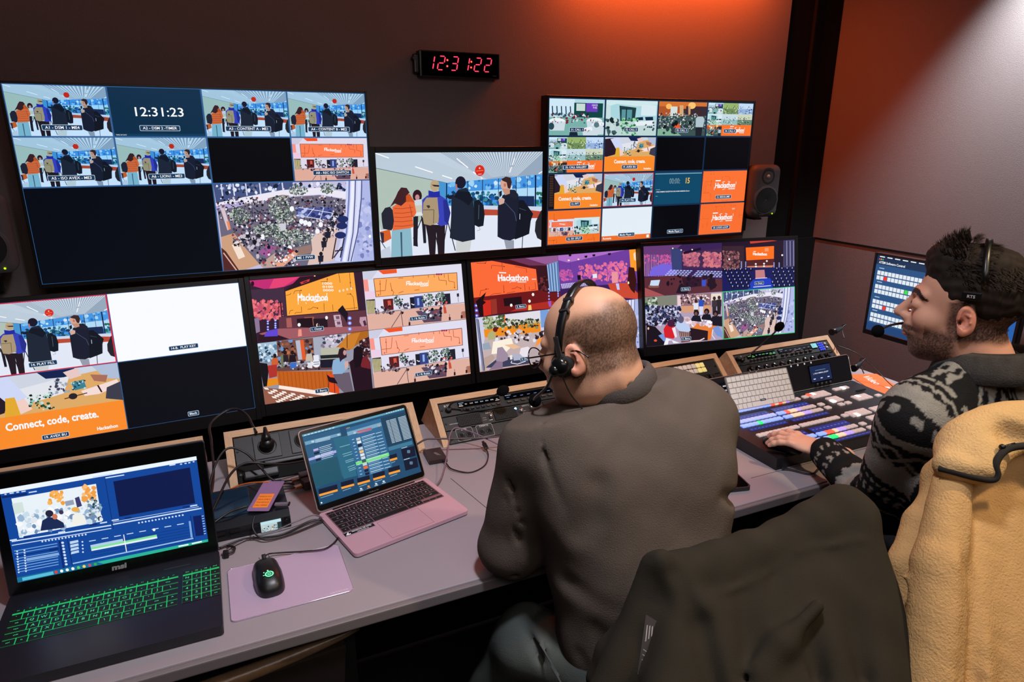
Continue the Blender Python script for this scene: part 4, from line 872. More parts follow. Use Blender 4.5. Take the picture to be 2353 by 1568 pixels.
# ------------------------------------------------ monitors on the wall
bez_m = mat('monitor_bezel', (13, 12, 15), 0.38)
panel_m = mat('monitor_glass', (5, 5, 7), 0.12)
def tvmat(x0, z0, yw, y0, tilt):
    n = Vector((-math.sin(yw), math.cos(yw), 0))
    X = Vector((math.cos(yw), math.sin(yw), 0))
    Y = math.cos(tilt) * Vector((0, 0, 1)) + math.sin(tilt) * n
    Z = X.cross(Y)
    return Matrix(((X.x, Y.x, Z.x, x0), (X.y, Y.y, Z.y, y0), (X.z, Y.z, Z.z, z0), (0, 0, 0, 1)))
def monitor(name, M, w, h, bl, br, bt, bb, draw, label, depth=.045, cat='monitor', group='monitors on the wall', emis=1.0, rim=None):
    t = empty(name, M=M, label=label, cat=cat, group=group)
    b = MB()
    o, i = rrect(-bl, -h - bb, w + br, bt, .006, 2), [(w, 0), (0, 0), (0, -h), (w, -h)]
    b.box(((w + br - bl) / 2, (-h - bb + bt) / 2, -depth / 2 - .001), (w + br + bl, h + bb + bt, depth), bev=.004)
    b.build('housing', bez_m, t)
    f = MB()
    for x0, x1, y0, y1 in ((-bl, 0, -h - bb, bt), (w, w + br, -h - bb, bt), (0, w, 0, bt), (0, w, -h - bb, -h)):
        f.box(((x0 + x1) / 2, (y0 + y1) / 2, .0015), (x1 - x0, y1 - y0, .005), bev=.0012, seg=1)
    fr = f.build('bezel', bez_m, t)
    g = MB(); g.box((w / 2, -h / 2, -.0015), (w, h, .002)); s = g.build('screen', panel_m, t)
    p = Pic(w, h); draw(p)
    p.build('picture', s, Matrix.Translation((0, 0, .0003)), emis)
    return t, fr
TL = math.radians(10.62)
H = 9 / 16
f1 = .012
monitor('wall_monitor', tvmat(-.547, 1.814, 0, 0, 0), 1.2004, 1.2004 * H, .009, .008, .009, .014, tv_left, 'largest wall monitor, split in tiles with the 12:31:23 timer, upper left', .06)
monitor('wall_monitor', tvmat(.683, 1.584, .003, 0, 0), .7762, .7762 * H, .024, .024, .024, .034, tv_center, 'wall monitor with one full picture of people queuing with backpacks, centre', .05)
monitor('wall_monitor', tvmat(1.485, 1.819, -.017, 0, 0), 1.1888, 1.1888 * H, .01, .01, .01, .014, tv_right, 'wall monitor of sixteen tiles with orange Hackathon cards, upper right', .06)
WL = .9178
monitor('wall_monitor', tvmat(-.813, 1.087, .044, -.026, TL), WL, WL * H, .02, .02, .018, .05, low_a, 'lower wall monitor with a blank white tile and Connect, code, create')
monitor('wall_monitor', tvmat(.146, 1.089, .005, .03, TL), WL, WL * H, .02, .02, .018, .05, low_b, 'lower wall monitor with stage, bar and two orange banner hall views')
monitor('wall_monitor', tvmat(1.105, 1.094, .008, .023, TL), WL, WL * H, .02, .02, .018, .05, low_c, 'lower wall monitor partly hidden behind the bald head')
monitor('wall_monitor', tvmat(2.028, 1.116, -.136, -.027, TL), WL, WL * H, .016, .02, .018, .05, low_d, 'lower wall monitor at the right end, one tile outlined in green')

# ------------------------------------------------ clock
t = empty('digital_clock', (0, 0, 0), label='black digital wall clock with red figures 12:31:22', cat='clock')
b = MB(); b.box((1.093, .095, 1.944), (.365, .05, .104), bev=.003); b.build('housing', bmat('clock_black', (8, 7, 8), .3), t)
b = MB(); b.box((.902, .103, 1.944), (.022, .034, .078), bev=.006); b.cyl((.893, .085, 1.965), (.893, .121, 1.965), .008); b.build('side_bracket', black_plastic, t)
P = Pic(.34, .092)
c = P.quad([(440, 290), (2080, 290), (2080, 790), (440, 790)])
SEG = {'t': [(0, 0), (1, 0)], 'm': [(0, 1), (1, 1)], 'b': [(0, 2), (1, 2)], 'tr': [(1, 0), (1, 1)], 'br': [(1, 1), (1, 2)], 'bl': [(0, 1), (0, 2)], 'tl': [(0, 0), (0, 1)]}
NUM = {'1': ('tr', 'br'), '2': ('t', 'tr', 'm', 'bl', 'b'), '3': ('t', 'tr', 'm', 'br', 'b')}
for dg, x in (('1', 500), ('2', 725), ('3', 1015), ('1', 1262), ('2', 1528), ('2', 1757)):
    for s in NUM[dg]:
        (a0, b0), (a1, b1) = SEG[s]
        q = lambda a, bb: (x + a * 128 + (2 - bb) * 26, 362 + bb * 146)
        (xa, ya), (xb, yb) = q(a0, b0), q(a1, b1)
        L = math.hypot(xb - xa, yb - ya); ux, uy = (xb - xa) / L, (yb - ya) / L
        xa += ux * 12; ya += uy * 12; xb -= ux * 12; yb -= uy * 12
        for wd, cl in ((30, (225, 12, 60)), (17, (255, 92, 118))):
            nx_, ny_ = -uy * wd / 2, ux * wd / 2
            c.poly([(xa, ya), (xa + ux * 10 + nx_, ya + uy * 10 + ny_), (xb - ux * 10 + nx_, yb - uy * 10 + ny_), (xb, yb), (xb - ux * 10 - nx_, yb - uy * 10 - ny_), (xa + ux * 10 - nx_, ya + uy * 10 - ny_)], cl)
for x, y in ((948, 440), (942, 570), (1474, 450), (1466, 575)): c.ell(x, y, 24, 26, (255, 40, 60)); c.ell(x, y, 12, 13, (255, 190, 110))
f_ = MB(); f_.box((1.093, .069, 1.944), (.352, .003, .095)); face = f_.build('display', gloss_black, t)
P.build('figures', face, tvmat(.926, 1.988, 0, .0668, 0), 1.0)
P = Pic(.03, .006); P.text('BODET', .5, .9, .7, (90, 88, 90), .2); P.build('maker_mark', face, tvmat(1.235, 1.908, 0, .0668, 0), m=INK)

# ------------------------------------------------ loudspeakers
spk_m = mat('loudspeaker_grey', (70, 66, 68), 0.65, bump=.15, bscale=500)
def speaker(x, y, z, rz, label):
    t = empty('loudspeaker', (x, y, z), (0, 0, rz), label, 'loudspeaker', 'loudspeakers beside the monitor wall')
    W2, H2 = .19, .285
    bm = bmesh.new(); bmesh.ops.create_cube(bm, size=1)
    for v in bm.verts: v.co = Vector((v.co.x * W2 * (1 if v.co.y < 0 else .8), v.co.y * .17, v.co.z * H2 * (1 if v.co.y < 0 else .86)))
    bmesh.ops.bevel(bm, geom=bm.edges[:], offset=.04, segments=5, affect='EDGES', profile=.5)
    b = MB(); b.bm(bm, None, None, True); b.build('cabinet', spk_m, t)
    R = Matrix.Rotation(PI / 2, 4, 'X')
    b = MB(); b.lathe([(.066, .003), (.07, .0), (.074, .0015), (.078, -.004)], Matrix.Translation((0, -.086, -.045)) @ R, 40)
    b.build('woofer_ring', spk_m, t)
    b = MB(); b.lathe([(0, -.002), (.02, .001), (.05, .003), (.068, .001)], Matrix.Translation((0, -.0865, -.045)) @ R, 40); b.build('woofer_grille', black_matte, t)
    b = MB(); b.lathe([(.012, -.006), (.024, -.002), (.036, .001), (.046, -.002)], Matrix.Translation((0, -.0855, .078)) @ R, 32); b.build('tweeter_horn', bmat('horn_dark', (36, 32, 34), .5), t)
    b = MB(); b.lathe([(0, .006), (.006, .005), (.011, 0)], Matrix.Translation((0, -.086, .078)) @ R); b.build('tweeter_dome', bmat('dome', (150, 140, 140), .35), t)
    b = MB(); b.lathe([(0, .003), (.0025, .002), (.0035, 0)], Matrix.Translation((.048, -.087, -.118)) @ R); b.build('power_light', bmat('led_green', (150, 220, 0), emit=(190, 255, 10), es=1.6), t)
    P = Pic(.06, .008); P.text('GENELEC', .5, .9, .75, (92, 90, 92), .13); P.build('maker_mark', t, Matrix.Translation((-.046, -.0872, -.117)) @ R, m=INK)
    b = MB(); b.box((0, .09, -.17), (.03, .02, .12), bev=.004); b.box((0, .03, -.150), (.05, .13, .012), bev=.004); b.build('bracket', black_plastic, t)
speaker(2.775, 0, 1.372, -.12, 'dark grey loudspeaker to the right of the orange tiled monitor')
speaker(-.685, 0, 1.335, .12, 'dark grey loudspeaker cut by the left edge of the photo')
# ------------------------------------------------ desk
desk_m = mat('desk_laminate', (152, 144, 150), 0.42, spec=0.45, noise_s=600, noise_a=0.05)
edge_m = mat('desk_edge', (118, 110, 112), 0.45)
t = empty('control_desk', (0.3, -1.3, 0), label='long grey laminate control desk running under the monitor wall', cat='desk')
Dk = Matrix.Translation((-0.3, 1.3, 0))
b = MB(); b.box((.305, -1.30, .7365), (4.11, .82, .027), bev=.003); b.build('worktop', desk_m, t, M=Dk)
b = MB(); b.box((.305, -1.7155, .7345), (4.11, .012, .025), bev=.004, seg=3); b.build('edge_band', edge_m, t, M=Dk)
b = MB(); b.prism([(0, 0), (.0016, 0), (.0416, -.24), (.04, -.24)], (.536, -1.272, .7495), (1, 0, 0), (0, 1, 0), (0, 0, .0007)); b.build('joint_line', black_matte, t, M=Dk)
b = MB(); b.prism([(0, 0), (.5, -.002), (.5, -.0034), (0, -.0014)], (1.29, -1.612, .7495), (1, 0, 0), (0, 1, 0), (0, 0, .0007)); b.build('joint_line', black_matte, t, M=Dk)
b = MB(); b.box((-.6, -1.62, .37), (1.56, .03, .70)); b.build('front_panel', black_matte, t, M=Dk)
b = MB(); b.box((.84, -1.0, .37), (3.03, .03, .70)); b.build('back_panel', black_matte, t, M=Dk)
for x in (.17, 2.33): b = MB(); b.box((x, -1.30, .36), (.04, .66, .72)); b.build('side_panel', black_matte, t, M=Dk)
# ------------------------------------------------ wooden rack boxes
def wood(name, col, scale=(3, 60, 60)):
    m = mat(name, col, 0.5); nt = m.node_tree; bs = nt.nodes['Principled BSDF']
    tc = nt.nodes.new('ShaderNodeTexCoord'); mp = nt.nodes.new('ShaderNodeMapping'); mp.inputs['Scale'].default_value = scale
    n = nt.nodes.new('ShaderNodeTexNoise'); n.inputs['Scale'].default_value = 6; n.inputs['Detail'].default_value = 6; n.inputs['Roughness'].default_value = .65
    r = nt.nodes.new('ShaderNodeValToRGB'); c = lin(col)
    r.color_ramp.elements[0].position = .35; r.color_ramp.elements[0].color = (*[x * .78 for x in c], 1); r.color_ramp.elements[1].position = .62; r.color_ramp.elements[1].color = (*c, 1)
    nt.links.new(tc.outputs['Object'], mp.inputs[0]); nt.links.new(mp.outputs[0], n.inputs[0]); nt.links.new(n.outputs['Fac'], r.inputs[0]); nt.links.new(r.outputs[0], bs.inputs['Base Color'])
    return m
oak = wood('light_oak', (205, 165, 125)); oak_v = wood('light_oak_side', (205, 165, 125), (60, 8, 8))
FY, FZ = Vector((0, .744, .667)), Vector((0, -.667, .744))
def facemat(x): return Matrix(((1, 0, 0, x), (0, FY.y, FZ.y, -1.087), (0, FY.z, FZ.z, .7505), (0, 0, 0, 1)))
RK = [(-.61, 'far left, behind the black laptop'), (-.016, 'with the black power sockets'), (.58, 'with the intercom beside the drive'), (1.176, 'with the white square buttons'), (1.767, 'at the right end of the desk')]
for x, d in RK:
    t = empty('rack_box', (x + .27, -1.0, .75), label='sloping light oak rack box ' + d, cat='rack box', group='oak rack boxes along the back of the desk')
    L = Matrix.Translation((-x - .27, 1.0, -.75))
    tri = [(-1.087, .751), (-.962, .863), (-.862, .751)]
    for s in (0, .521):
        b = MB(); b.prism(tri, (x + s, 0, 0), (0, 1, 0), (0, 0, 1), (.02, 0, 0)); b.build('side_panel', oak_v, t, M=L)
    b = MB(); b.prism([(-.9769, .8497), (-.962, .863), (-.862, .751), (-.882, .751)], (x + .02, 0, 0), (0, 1, 0), (0, 0, 1), (.501, 0, 0)); b.build('top_panel', oak, t, M=L)
def rackpanel(k, y0, y1, name, label, cat, group=None, m=None, depth=.006):
    t = empty(name, M=facemat(RK[k][0] + .0215) @ Matrix.Translation((0, y0, 0)), label=label, cat=cat, group=group)
    b = MB(); b.box((.249, (y1 - y0) / 2, -depth / 2 - .002), (.497, y1 - y0 - .001, depth), bev=.001, seg=1)
    b.build('faceplate', m or bmat('rack_black', (22, 22, 24), .5), t)
    for x in (.008, .490):
        b = MB(); b.cyl((x, (y1 - y0) / 2, -.002), (x, (y1 - y0) / 2, .001), .0035, n=10); b.build('rack_screw', bmat('screw_dark', (40, 38, 38), .4, .6), t)
    return t
def kid(b, name, m, t): return b.build(name, m, t)
knob_m = bmat('knob_black', (16, 16, 18), .35); white_key = bmat('white_button', (222, 216, 206), .45)
def knob(t, x, y, r, h=.012, nm='knob', m=None):
    b = MB(); b.lathe([(r, -.001), (r, h * .75), (r * .85, h), (0, h)], Matrix.Translation((x, y, 0)), 18); return b.build(nm, m or knob_m, t)
t = rackpanel(0, .008, .146, 'blank_rack_panel', 'plain black panel filling the oak box behind the black laptop', 'rack panel', m=black_matte)
# R2: power sockets
t = rackpanel(1, .062, .146, 'power_socket_panel', 'black panel of round power sockets in the second oak box', 'socket panel')
for k in range(4):
    x = .085 + k * .098
    b = MB(); b.box((x, .043, -.0005), (.072, .072, .004), bev=.0015); fr = b.build('socket_frame', bmat('socket_black', (26, 26, 28), .45), t)
    b = MB(); b.lathe([(.022, .002), (.0235, .0045), (.0255, .002)], Matrix.Translation((x, .043, 0)), 30); b.build('rim', black_plastic, fr)
    if k:
        b = MB(); b.lathe([(0, .0017), (.0225, .0019)], Matrix.Translation((x, .043, 0)), 30); b.build('recess', bmat('void', (3, 3, 3), .9), fr)
        for s in (-1, 1):
            b = MB(); b.box((x, .043 + s * .0195, .003), (.004, .003, .003)); b.build('earth_contact', bmat('contact', (190, 185, 170), .3, .9), fr)
t = empty('power_plug', M=facemat(RK[1][0] + .0215) @ Matrix.Translation((.085, .105, 0)), label='black power plug pushed into the first socket, its cord arching up', cat='plug')
b = MB(); b.lathe([(.0185, .003), (.0195, .016), (.016, .026), (.009, .034), (0, .034)], None, 24); b.build('plug_body', knob_m, t)
b = MB(); b.tube([(0, .004, .026), (0, .016, .030), (0, .034, .030), (0, .044, .030)], [.013, .011, .006, .0045], 12); b.build('strain_relief', knob_m, t)
t = rackpanel(1, .008, .060, 'device_shelf', 'black shelf below the power sockets, dark devices on it', 'shelf', m=bmat('void', (3, 3, 3), .9), depth=.01)
b = MB(); b.box((.17, .045, .004), (.2, .012, .012), bev=.003); kid(b, 'cable_tray', black_plastic, t)
b = MB(); b.box((.06, .016, .012), (.09, .022, .02), bev=.004); kid(b, 'adapter', black_plastic, t)
# intercom panels
def intercom(k, label, lcd, hues):
    t = rackpanel(k, .100, .146, 'intercom_panel', label, 'intercom', 'intercom key panels')
    P = Pic(.497, .046); P.text('RTS', .055, .32, .16, (190, 188, 186), .0925, .02, stretch=1.2)
    P.build('maker_mark', t, Matrix.Translation((0, .046, .0002)), m=INK)
    for nm, x0, x1 in (('left_display', .062, .205), ('right_display', .222, .395)):
        b = MB(); b.box(((x0 + x1) / 2, .031, .0005), (x1 - x0, .018, .002)); s = b.build(nm, gloss_black, t)
        P = Pic(x1 - x0, .018); R = random.Random(k * 7 + len(nm))
        n = 8 if nm[0] == 'l' else 7
        for j in range(n):
            x = (j + .5) / n
            c = hues[R.randrange(len(hues))]
            if nm[0] == 'l':
                P.text(R.choice(['CAM', 'PL1', 'DIR', 'REG', 'FLOOR', 'FOH']), x, .62, .2, c, .126, .02, maxw=.10)
                if R.random() < .4: P.rect(x - .05, .72, x + .05, .84, hues[-1])
            else: P.line([(x - .03, .6), (x + .03, .6)], .09, (120, 150, 220), .09)
        P.rect(.02, .15, .14, .25, (170, 180, 200))
        P.build('readout', s, Matrix.Translation((x0, .040, .0017)), 1.0)
        for j in range(n):
            b = MB(); b.box((x0 + (j + .5) * (x1 - x0) / n, .013, .002), ((x1 - x0) / n * .62, .006, .008), bev=.0015); b.build('key_lever', bmat('lever', (62, 56, 56), .35), t)
    b = MB(); b.box((.413, .030, .0012), (.032, .022, .002)); s = b.build('colour_display', gloss_black, t)
    P = Pic(.03, .02); P.rect(0, 0, 1, 1, lcd); [P.line([(.1, .25 + j * .25), (.5, .25 + j * .25)], .06, (120, 150, 190), .06) for j in range(3)]; P.build('readout', s, Matrix.Translation((.398, .040, .0025)), 1.0)
    for i in range(3):
        for j in range(4):
            b = MB(); b.box((.438 + i * .0105, .036 - j * .0095, .002), (.0065, .0055, .004), bev=.001); b.build('keypad_button', bmat('blue_key', (30, 40, 150), .4, emit=(60, 80, 255), es=.9), t)
    knob(t, .028, .020, .009); 
    for y in (.032, .014): b = MB(); b.box((.474, y, .002), (.010, .007, .006), bev=.002); b.build('side_button', bmat('pale_key', (206, 190, 176), .4), t)
    # gooseneck microphone
    return t
def gooseneck(k, pts, r, label):
    M = facemat(RK[k][0] + .0215)
    t = empty('gooseneck_microphone', M=M, label=label, cat='microphone', group='gooseneck microphones on the intercom panels')
    b = MB(); b.tube(spline(pts), .0032, 10); b.build('gooseneck', cable_black, t)
    b = MB(); b.cyl((pts[0][0], pts[0][1], .0), (pts[0][0], pts[0][1], .014), .009, .007); b.build('socket', knob_m, t)
    d = (Vector(pts[-1]) - Vector(pts[-2])).normalized()
    b = MB(); b.ell((0, 0, 0), (.016, .016, .021)); b.build('foam_windscreen', bmat('foam', (12, 12, 14), 1, spec=.1, bump=.6, bscale=700), t, M=Matrix.Translation(Vector(pts[-1]) + d * .012) @ d.to_track_quat('Z', 'Y').to_matrix().to_4x4())
intercom(2, 'rack intercom panel with lit key names beside the drive, small white display', (236, 244, 250), [(236, 236, 240), (200, 210, 226), (190, 214, 235), (226, 196, 180)])
intercom(4, 'rack intercom panel with green-lit names and cyan display in the end box', (150, 226, 230), [(120, 226, 120), (150, 235, 225), (150, 225, 240), (120, 210, 110)])
def loc(k, P):  # world point -> rack face coordinates
    return facemat(RK[k][0] + .0215).inverted() @ Vector(P)
gooseneck(2, [loc(2, p) for p in ((.627, -1.000, .832), (.64, -1.015, .862), (.70, -1.04, .868), (.752, -1.06, .880), (.772, -1.07, .893))], 1, 'gooseneck microphone with black foam ball, beside the RTS mark on the nearer panel')
gooseneck(4, [loc(4, p) for p in ((1.80, -.995, .838), (1.835, -1.005, .850), (1.885, -1.01, .880), (1.925, -1.035, .935), (1.936, -1.04, .952))], 1, 'gooseneck microphone rising in front of the green-outlined tile')
# R3: loudspeaker monitor panel and network plate
t = rackpanel(2, .052, .099, 'audio_monitor_panel', 'black audio monitor panel with square grilles and a bright blue light', 'audio panel')
for x in (.085, .208, .385):
    b = MB(); b.box((x, .0235, .0), (.078, .036, .003)); g = b.build('speaker_grille', bmat('void', (3, 3, 3), .9), t)
    b = MB()
    for i in range(15): b.box((x - .037 + i * .0053, .0235, .0022), (.0012, .036, .0012))
    for j in range(8): b.box((x, .0075 + j * .0048, .0022), (.076, .0012, .0012))
    b.build('mesh', bmat('grille_bar', (30, 30, 32), .5), g)
silver = bmat('silver_knob', (190, 188, 186), .25, .9)
for x, y in ((.155, .022), (.262, .022), (.300, .028), (.455, .026)): knob(t, x, y, .0062, .012, 'level_knob', silver)
b = MB(); b.lathe([(0, .003), (.003, .002), (.004, 0)], Matrix.Translation((.2465, .034, .001))); b.build('blue_light', bmat('led_blue', (60, 120, 255), emit=(90, 170, 255), es=14), t)
P = Pic(.497, .047)
for s, x, y in (('INPUT 1', .31, .28), ('INPUT 2', .57, .22), ('INPUT 3', .66, .2), ('INPUT 4', .92, .2), ('comrousnd', .065, .62)): P.text(s, x, y, .1, (186, 184, 184), .0945, .01)
for x in (.27, .55, .68, .89): P.line([(x - .012, .55), (x + .012, .55)], .03, (150, 148, 148), .03); P.line([(x - .012, .7), (x + .012, .7)], .03, (150, 148, 148), .03); P.poly([(x + .02, .8), (x + .05, .8), (x + .05, .72)], (170, 168, 168))
P.build('printing', t, Matrix.Translation((0, .047, .0002)), m=INK)
t = rackpanel(2, .008, .051, 'network_panel', 'black blank panel with LAN and DANTE network sockets', 'connector panel', m=bmat('plate_black', (30, 29, 32), .5, bump=.2))
P = Pic(.497, .049)
for x, s in ((.115, 'LAN'), (.25, 'DANTE')):
    P.poly(rrect_a(x - .055, .1, x + .055, .95, .1, .0986), (170, 166, 168)); P.poly(rrect_a(x - .053, .125, x + .053, .925, .09, .0986), (26, 25, 28)); P.text(s, x, .24, .13, (190, 188, 190), .0986, .01)
P.build('printing', t, Matrix.Translation((0, .049, .0002)), m=INK)
for x in (.045, .070, .112, .137):
    b = MB(); b.lathe([(.0065, .001), (.0095, .0035), (.0105, .0)], Matrix.Translation((x, .021, 0)), 22); s = b.build('network_socket', knob_m, t)
    b = MB(); b.box((x, .021, .001), (.009, .009, .001)); b.build('port', bmat('void', (3, 3, 3), .9), s)
# R4: button panel
t = rackpanel(3, .086, .146, 'router_panel', 'black panel with two rows of square white buttons', 'button panel')
for j in range(2):
    for i in range(20):
        b = MB(); b.box((.055 + i * .0198, .043 - j * .021, .001), (.0178, .0185, .006), bev=.002, seg=1)
        b.build('push_button', white_key if i < 18 else bmat('yellow_button', (236, 226, 150), .45, emit=(236, 226, 140), es=.25), t)
t = rackpanel(3, .008, .085, 'ribbed_panel', 'black ribbed panel below the white buttons', 'rack panel', m=black_matte)
for i in range(12): b = MB(); b.box((.05 + i * .036, .045, .006), (.022, .06, .014), bev=.005); b.build('rib', knob_m, t)
# R5: round knob row
t = rackpanel(4, .045, .099, 'encoder_panel', 'black panel with a row of large round knobs, below the green-lit intercom', 'knob panel', m=black_matte)
for i in range(11): knob(t, .045 + i * .041, .028, .0155, .008, 'rotary_knob', bmat('knob_gloss', (10, 10, 12), .18))
t = rackpanel(4, .008, .044, 'blank_rack_panel', 'plain black panel at the bottom of the end box', 'rack panel', m=black_matte)

# ------------------------------------------------ laptops
KEYM = attr_mat('key_caps', 0.45, spec=.4)
KEYG = attr_mat('lit_key_caps', 0.4, 1.0)
_km = {}
def key(t, ch, x, y, z, w, d, cap, ink, m, h=.0016, th=.42):
    k = (ch, round(w, 4), round(d, 4), id(m), cap)
    if k not in _km:
        b = MB(); b.box((0, 0, -h / 2), (w, d, h), bev=.0006, seg=1, col=cap)
        if ch:
            ps, W = text_polys(ch, .01); s = min(d * th / .7, w * .75 / max(W, .1))
            for p in ps: b.add([((a - W / 2) * s, (bb - .35) * s, .00006) for a, bb in p], [list(range(len(p)))], ink)
        o = b.build('key', m, t, wn=False); _km[k] = o.data
    else:
        o = bpy.data.objects.new('key', _km[k]); C.objects.link(o); o.parent = t
    o.matrix_local = Matrix.Translation((x, y, z))
    return o
ROWS = [('', 'esc F1 F2 F3 F4 F5 F6 F7 F8 F9 F10 F11 F12 pwr'), ('', '` 1 2 3 4 5 6 7 8 9 0 - = del'), ('', 'tab Q W E R T Y U I O P [ ] ret'), ('', "caps A S D F G H J K L ; ' # ret"), ('', 'shift \\ Z X C V B N M , . / shift'), ('', 'fn ctrl alt cmd _ cmd alt < v >')]
def apple_rows(W, wide):
    """key widths of one row, in units of the pitch"""
    out = []
    for i, (_, r) in enumerate(ROWS):
        ks = r.split(); n = len(ks)
        ws = [1.0] * n
        if i == 1: ws[-1] = 1.6
        if i == 2: ws[0] = 1.5; ws[-1] = 1.1
        if i == 3: ws[0] = 1.75; ws[-1] = .85
        if i == 4: ws[0] = 1.3; ws[-1] = 2.3
        if i == 5: ws = [1, 1, 1, 1.25, 5.0, 1.25, 1, 1, 1, 1]
        s = W / sum(ws); x = 0
        row = []
        for k, w_ in zip(ks, ws): row.append((k.replace('_', ''), x + w_ * s / 2, w_ * s)); x += w_ * s
        out.append(row)
    return out
def laptop(name, x, y, yaw, la, w, d, tk, label, base_m, lid_m, lt, scr, draw, uiw, emis=1.0):
    M = Matrix.Translation((x, y, .7505)) @ Matrix.Rotation(yaw, 4, 'Z')
    t = empty(name, M=M, label=label, cat='laptop', group=None)
    b = MB(); b.prism(rrect(0, 0, w, d, .011 if lt < .005 else .006, 5), (0, 0, .0025), (1, 0, 0), (0, 1, 0), (0, 0, tk - .0025)); base = b.build('base', base_m, t)
    Lm = Matrix.Translation((0, d - .004, tk * .8)) @ Matrix.Rotation(la, 4, 'X')
    b = MB(); b.prism(rrect(0, 0.004, w, d, .011 if lt < .005 else .006, 5), (0, 0, -lt), (1, 0, 0), (0, 1, 0), (0, 0, lt)); lid = b.build('lid', lid_m, t, M=Lm)
    b = MB(); b.prism(rrect(.002, .008, w - .002, d - .002, .009 if lt < .005 else .004, 5), (0, 0, 0), (1, 0, 0), (0, 1, 0), (0, 0, .0006)); bz = b.build('bezel', bmat('lid_glass', (10, 10, 12), .2), lid)
    x0, y0, sw, sh = scr
    P = Pic(sw, sh); draw(P)
    P.build('screen', lid, Matrix.Translation((x0, y0 + sh, .0009)), emis)
    b = MB(); b.tube([(w * .12, d - .003, tk * .75), (w * .88, d - .003, tk * .75)], .0045, 12); b.build('hinge', bez_m, t)
    return t, lid

def ui_msi(p0):
    p = p0.quad([(52, 330), (1207, 142), (1268, 678), (118, 928)])
    B = (12, 70, 156); D = (6, 40, 110); Wt = (206, 226, 250)
    p.poly([(40, 320), (1220, 130), (1290, 690), (100, 950)], B)
    p.poly([(50, 328), (1207, 140), (1210, 165), (54, 360)], (236, 246, 255))
    p.poly([(60, 372), (210, 352), (215, 366), (64, 386)], D)
    for x0, x1, y in ((80, 92, 362), (110, 135, 356), (150, 166, 350), (180, 205, 346), (222, 270, 352), (1050, 1085, 196), (1112, 1124, 190), (1138, 1150, 186), (1160, 1172, 182), (1186, 1196, 176), (600, 715, 262), (675, 785, 268)): p.line([(x0, y), (x1, y - (x1 - x0) * .16)], 7, Wt)
    p.line([(672, 276), (708, 590)], 4, D)
    # source picture
    q = [(118, 388), (618, 303), (643, 540), (147, 632)]
    p.poly(q, (232, 242, 248)); s = p0.quad([(52, 330), (1207, 142), (1268, 678), (118, 928)])
    ins = lambda x, y: 388 - (x - 118) * .17 + 10 < y < 625 - (x - 147) * .185
    p.blobs(160, 150, 400, 635, 620, 6, 26, [(200, 220, 235), (150, 180, 210), (250, 250, 252), (226, 232, 238), (110, 140, 180)], seed=201, inside=lambda x, y: ins(x, y) and y > 470 - (x - 150) * .1)
    p.poly([(120, 420), (180, 410), (190, 470), (130, 490)], (210, 226, 220)); p.poly([(430, 410), (480, 400), (485, 430), (435, 440)], (150, 160, 180))
    p.blobs(26, 335, 340, 425, 425, 8, 16, [(240, 160, 60), (250, 180, 90)], seed=202); p.blobs(30, 545, 315, 610, 400, 8, 18, [(240, 160, 70), (252, 190, 120)], seed=203); p.poly([(490, 390), (515, 380), (530, 440), (500, 450)], (60, 60, 110))
    p.blobs(40, 560, 380, 640, 530, 5, 14, [(40, 70, 90), (120, 150, 160), (226, 232, 236)], seed=204)
    p.poly([(275, 595), (290, 530), (330, 505), (370, 515), (415, 545), (420, 575)], (24, 40, 84)); p.ell(335, 485, 24, 22, (34, 34, 60)); p.poly([(465, 565), (470, 500), (500, 480), (540, 500), (552, 548)], (240, 240, 232)); p.ell(490, 462, 24, 16, (236, 176, 80)); p.ell(366, 505, 16, 18, (206, 120, 90)); p.ell(405, 478, 14, 14, (60, 50, 80))
    p.poly([(720, 290), (1168, 210), (1195, 432), (745, 512)], (6, 22, 74))
    for (a, b_, c) in (((100, 660), (695, 565), 8), ((100, 685), (695, 585), 5), ((706, 560), (1232, 465), 8), ((706, 545), (1215, 455), 3)): p.line([a, b_], c, Wt)
    for k in range(14): p.ell(282 + k * 20, 663 - k * 3.2, 6, 6, Wt, 6); p.ell(860 + k * 20, 552 - k * 3.5, 6, 6, Wt, 6)
    for x, y in ((110, 650), (195, 635), (400, 604), (590, 560), (650, 548), (720, 532), (795, 520), (1140, 455), (1185, 448)): p.line([(x - 20, y + 3), (x + 22, y - 4)], 8, Wt if x not in (195, 590, 795, 1140) else D)
    p.line([(385, 660), (400, 850)], 12, D); p.line([(432, 650), (452, 820)], 5, D); p.line([(1165, 510), (1185, 665)], 5, D)
    for k in range(9):
        y = 722 + k * 17
        p.line([(110 + k * 2, y), (370, y - 46)], 5, (120, 170, 226) if k not in (2,) else D); p.ell(128, y + 2, 6, 6, Wt, 6); p.ell(172, y - 5, 6, 6, Wt, 6)
    p.poly([(180, 770), (375, 735), (378, 752), (182, 788)], (130, 170, 220)); p.poly([(320, 712), (375, 702), (378, 716), (322, 726)], D)
    for k in range(8): p.ell(402 + k * 2, 672 + k * 20, 9, 8, Wt, 6)
    for k in range(4): p.poly([(445 + k * 2, 665 + k * 22), (495, 655 + k * 22), (497, 670 + k * 22), (447, 682 + k * 22)], (190, 214, 240)); p.ell(520, 668 + k * 22, 6, 6, Wt, 6)
    for k in range(8): p.line([(560 + k * 75, 665 - k * 14), (600 + k * 75, 658 - k * 14)], 5, Wt)
    for k in range(6): p.line([(568, 690 + k * 18), (1170, 580 + k * 18)], 2, D)
    p.poly([(566, 690), (760, 652), (764, 672), (568, 706)], (176, 206, 235)); p.poly([(568, 706), (962, 628), (964, 640), (570, 718)], (130, 226, 150)); p.poly([(570, 718), (964, 640), (966, 652), (572, 728)], (225, 240, 250)); p.line([(767, 625), (780, 740)], 5, WH); p.ell(948, 597, 8, 9, WH)
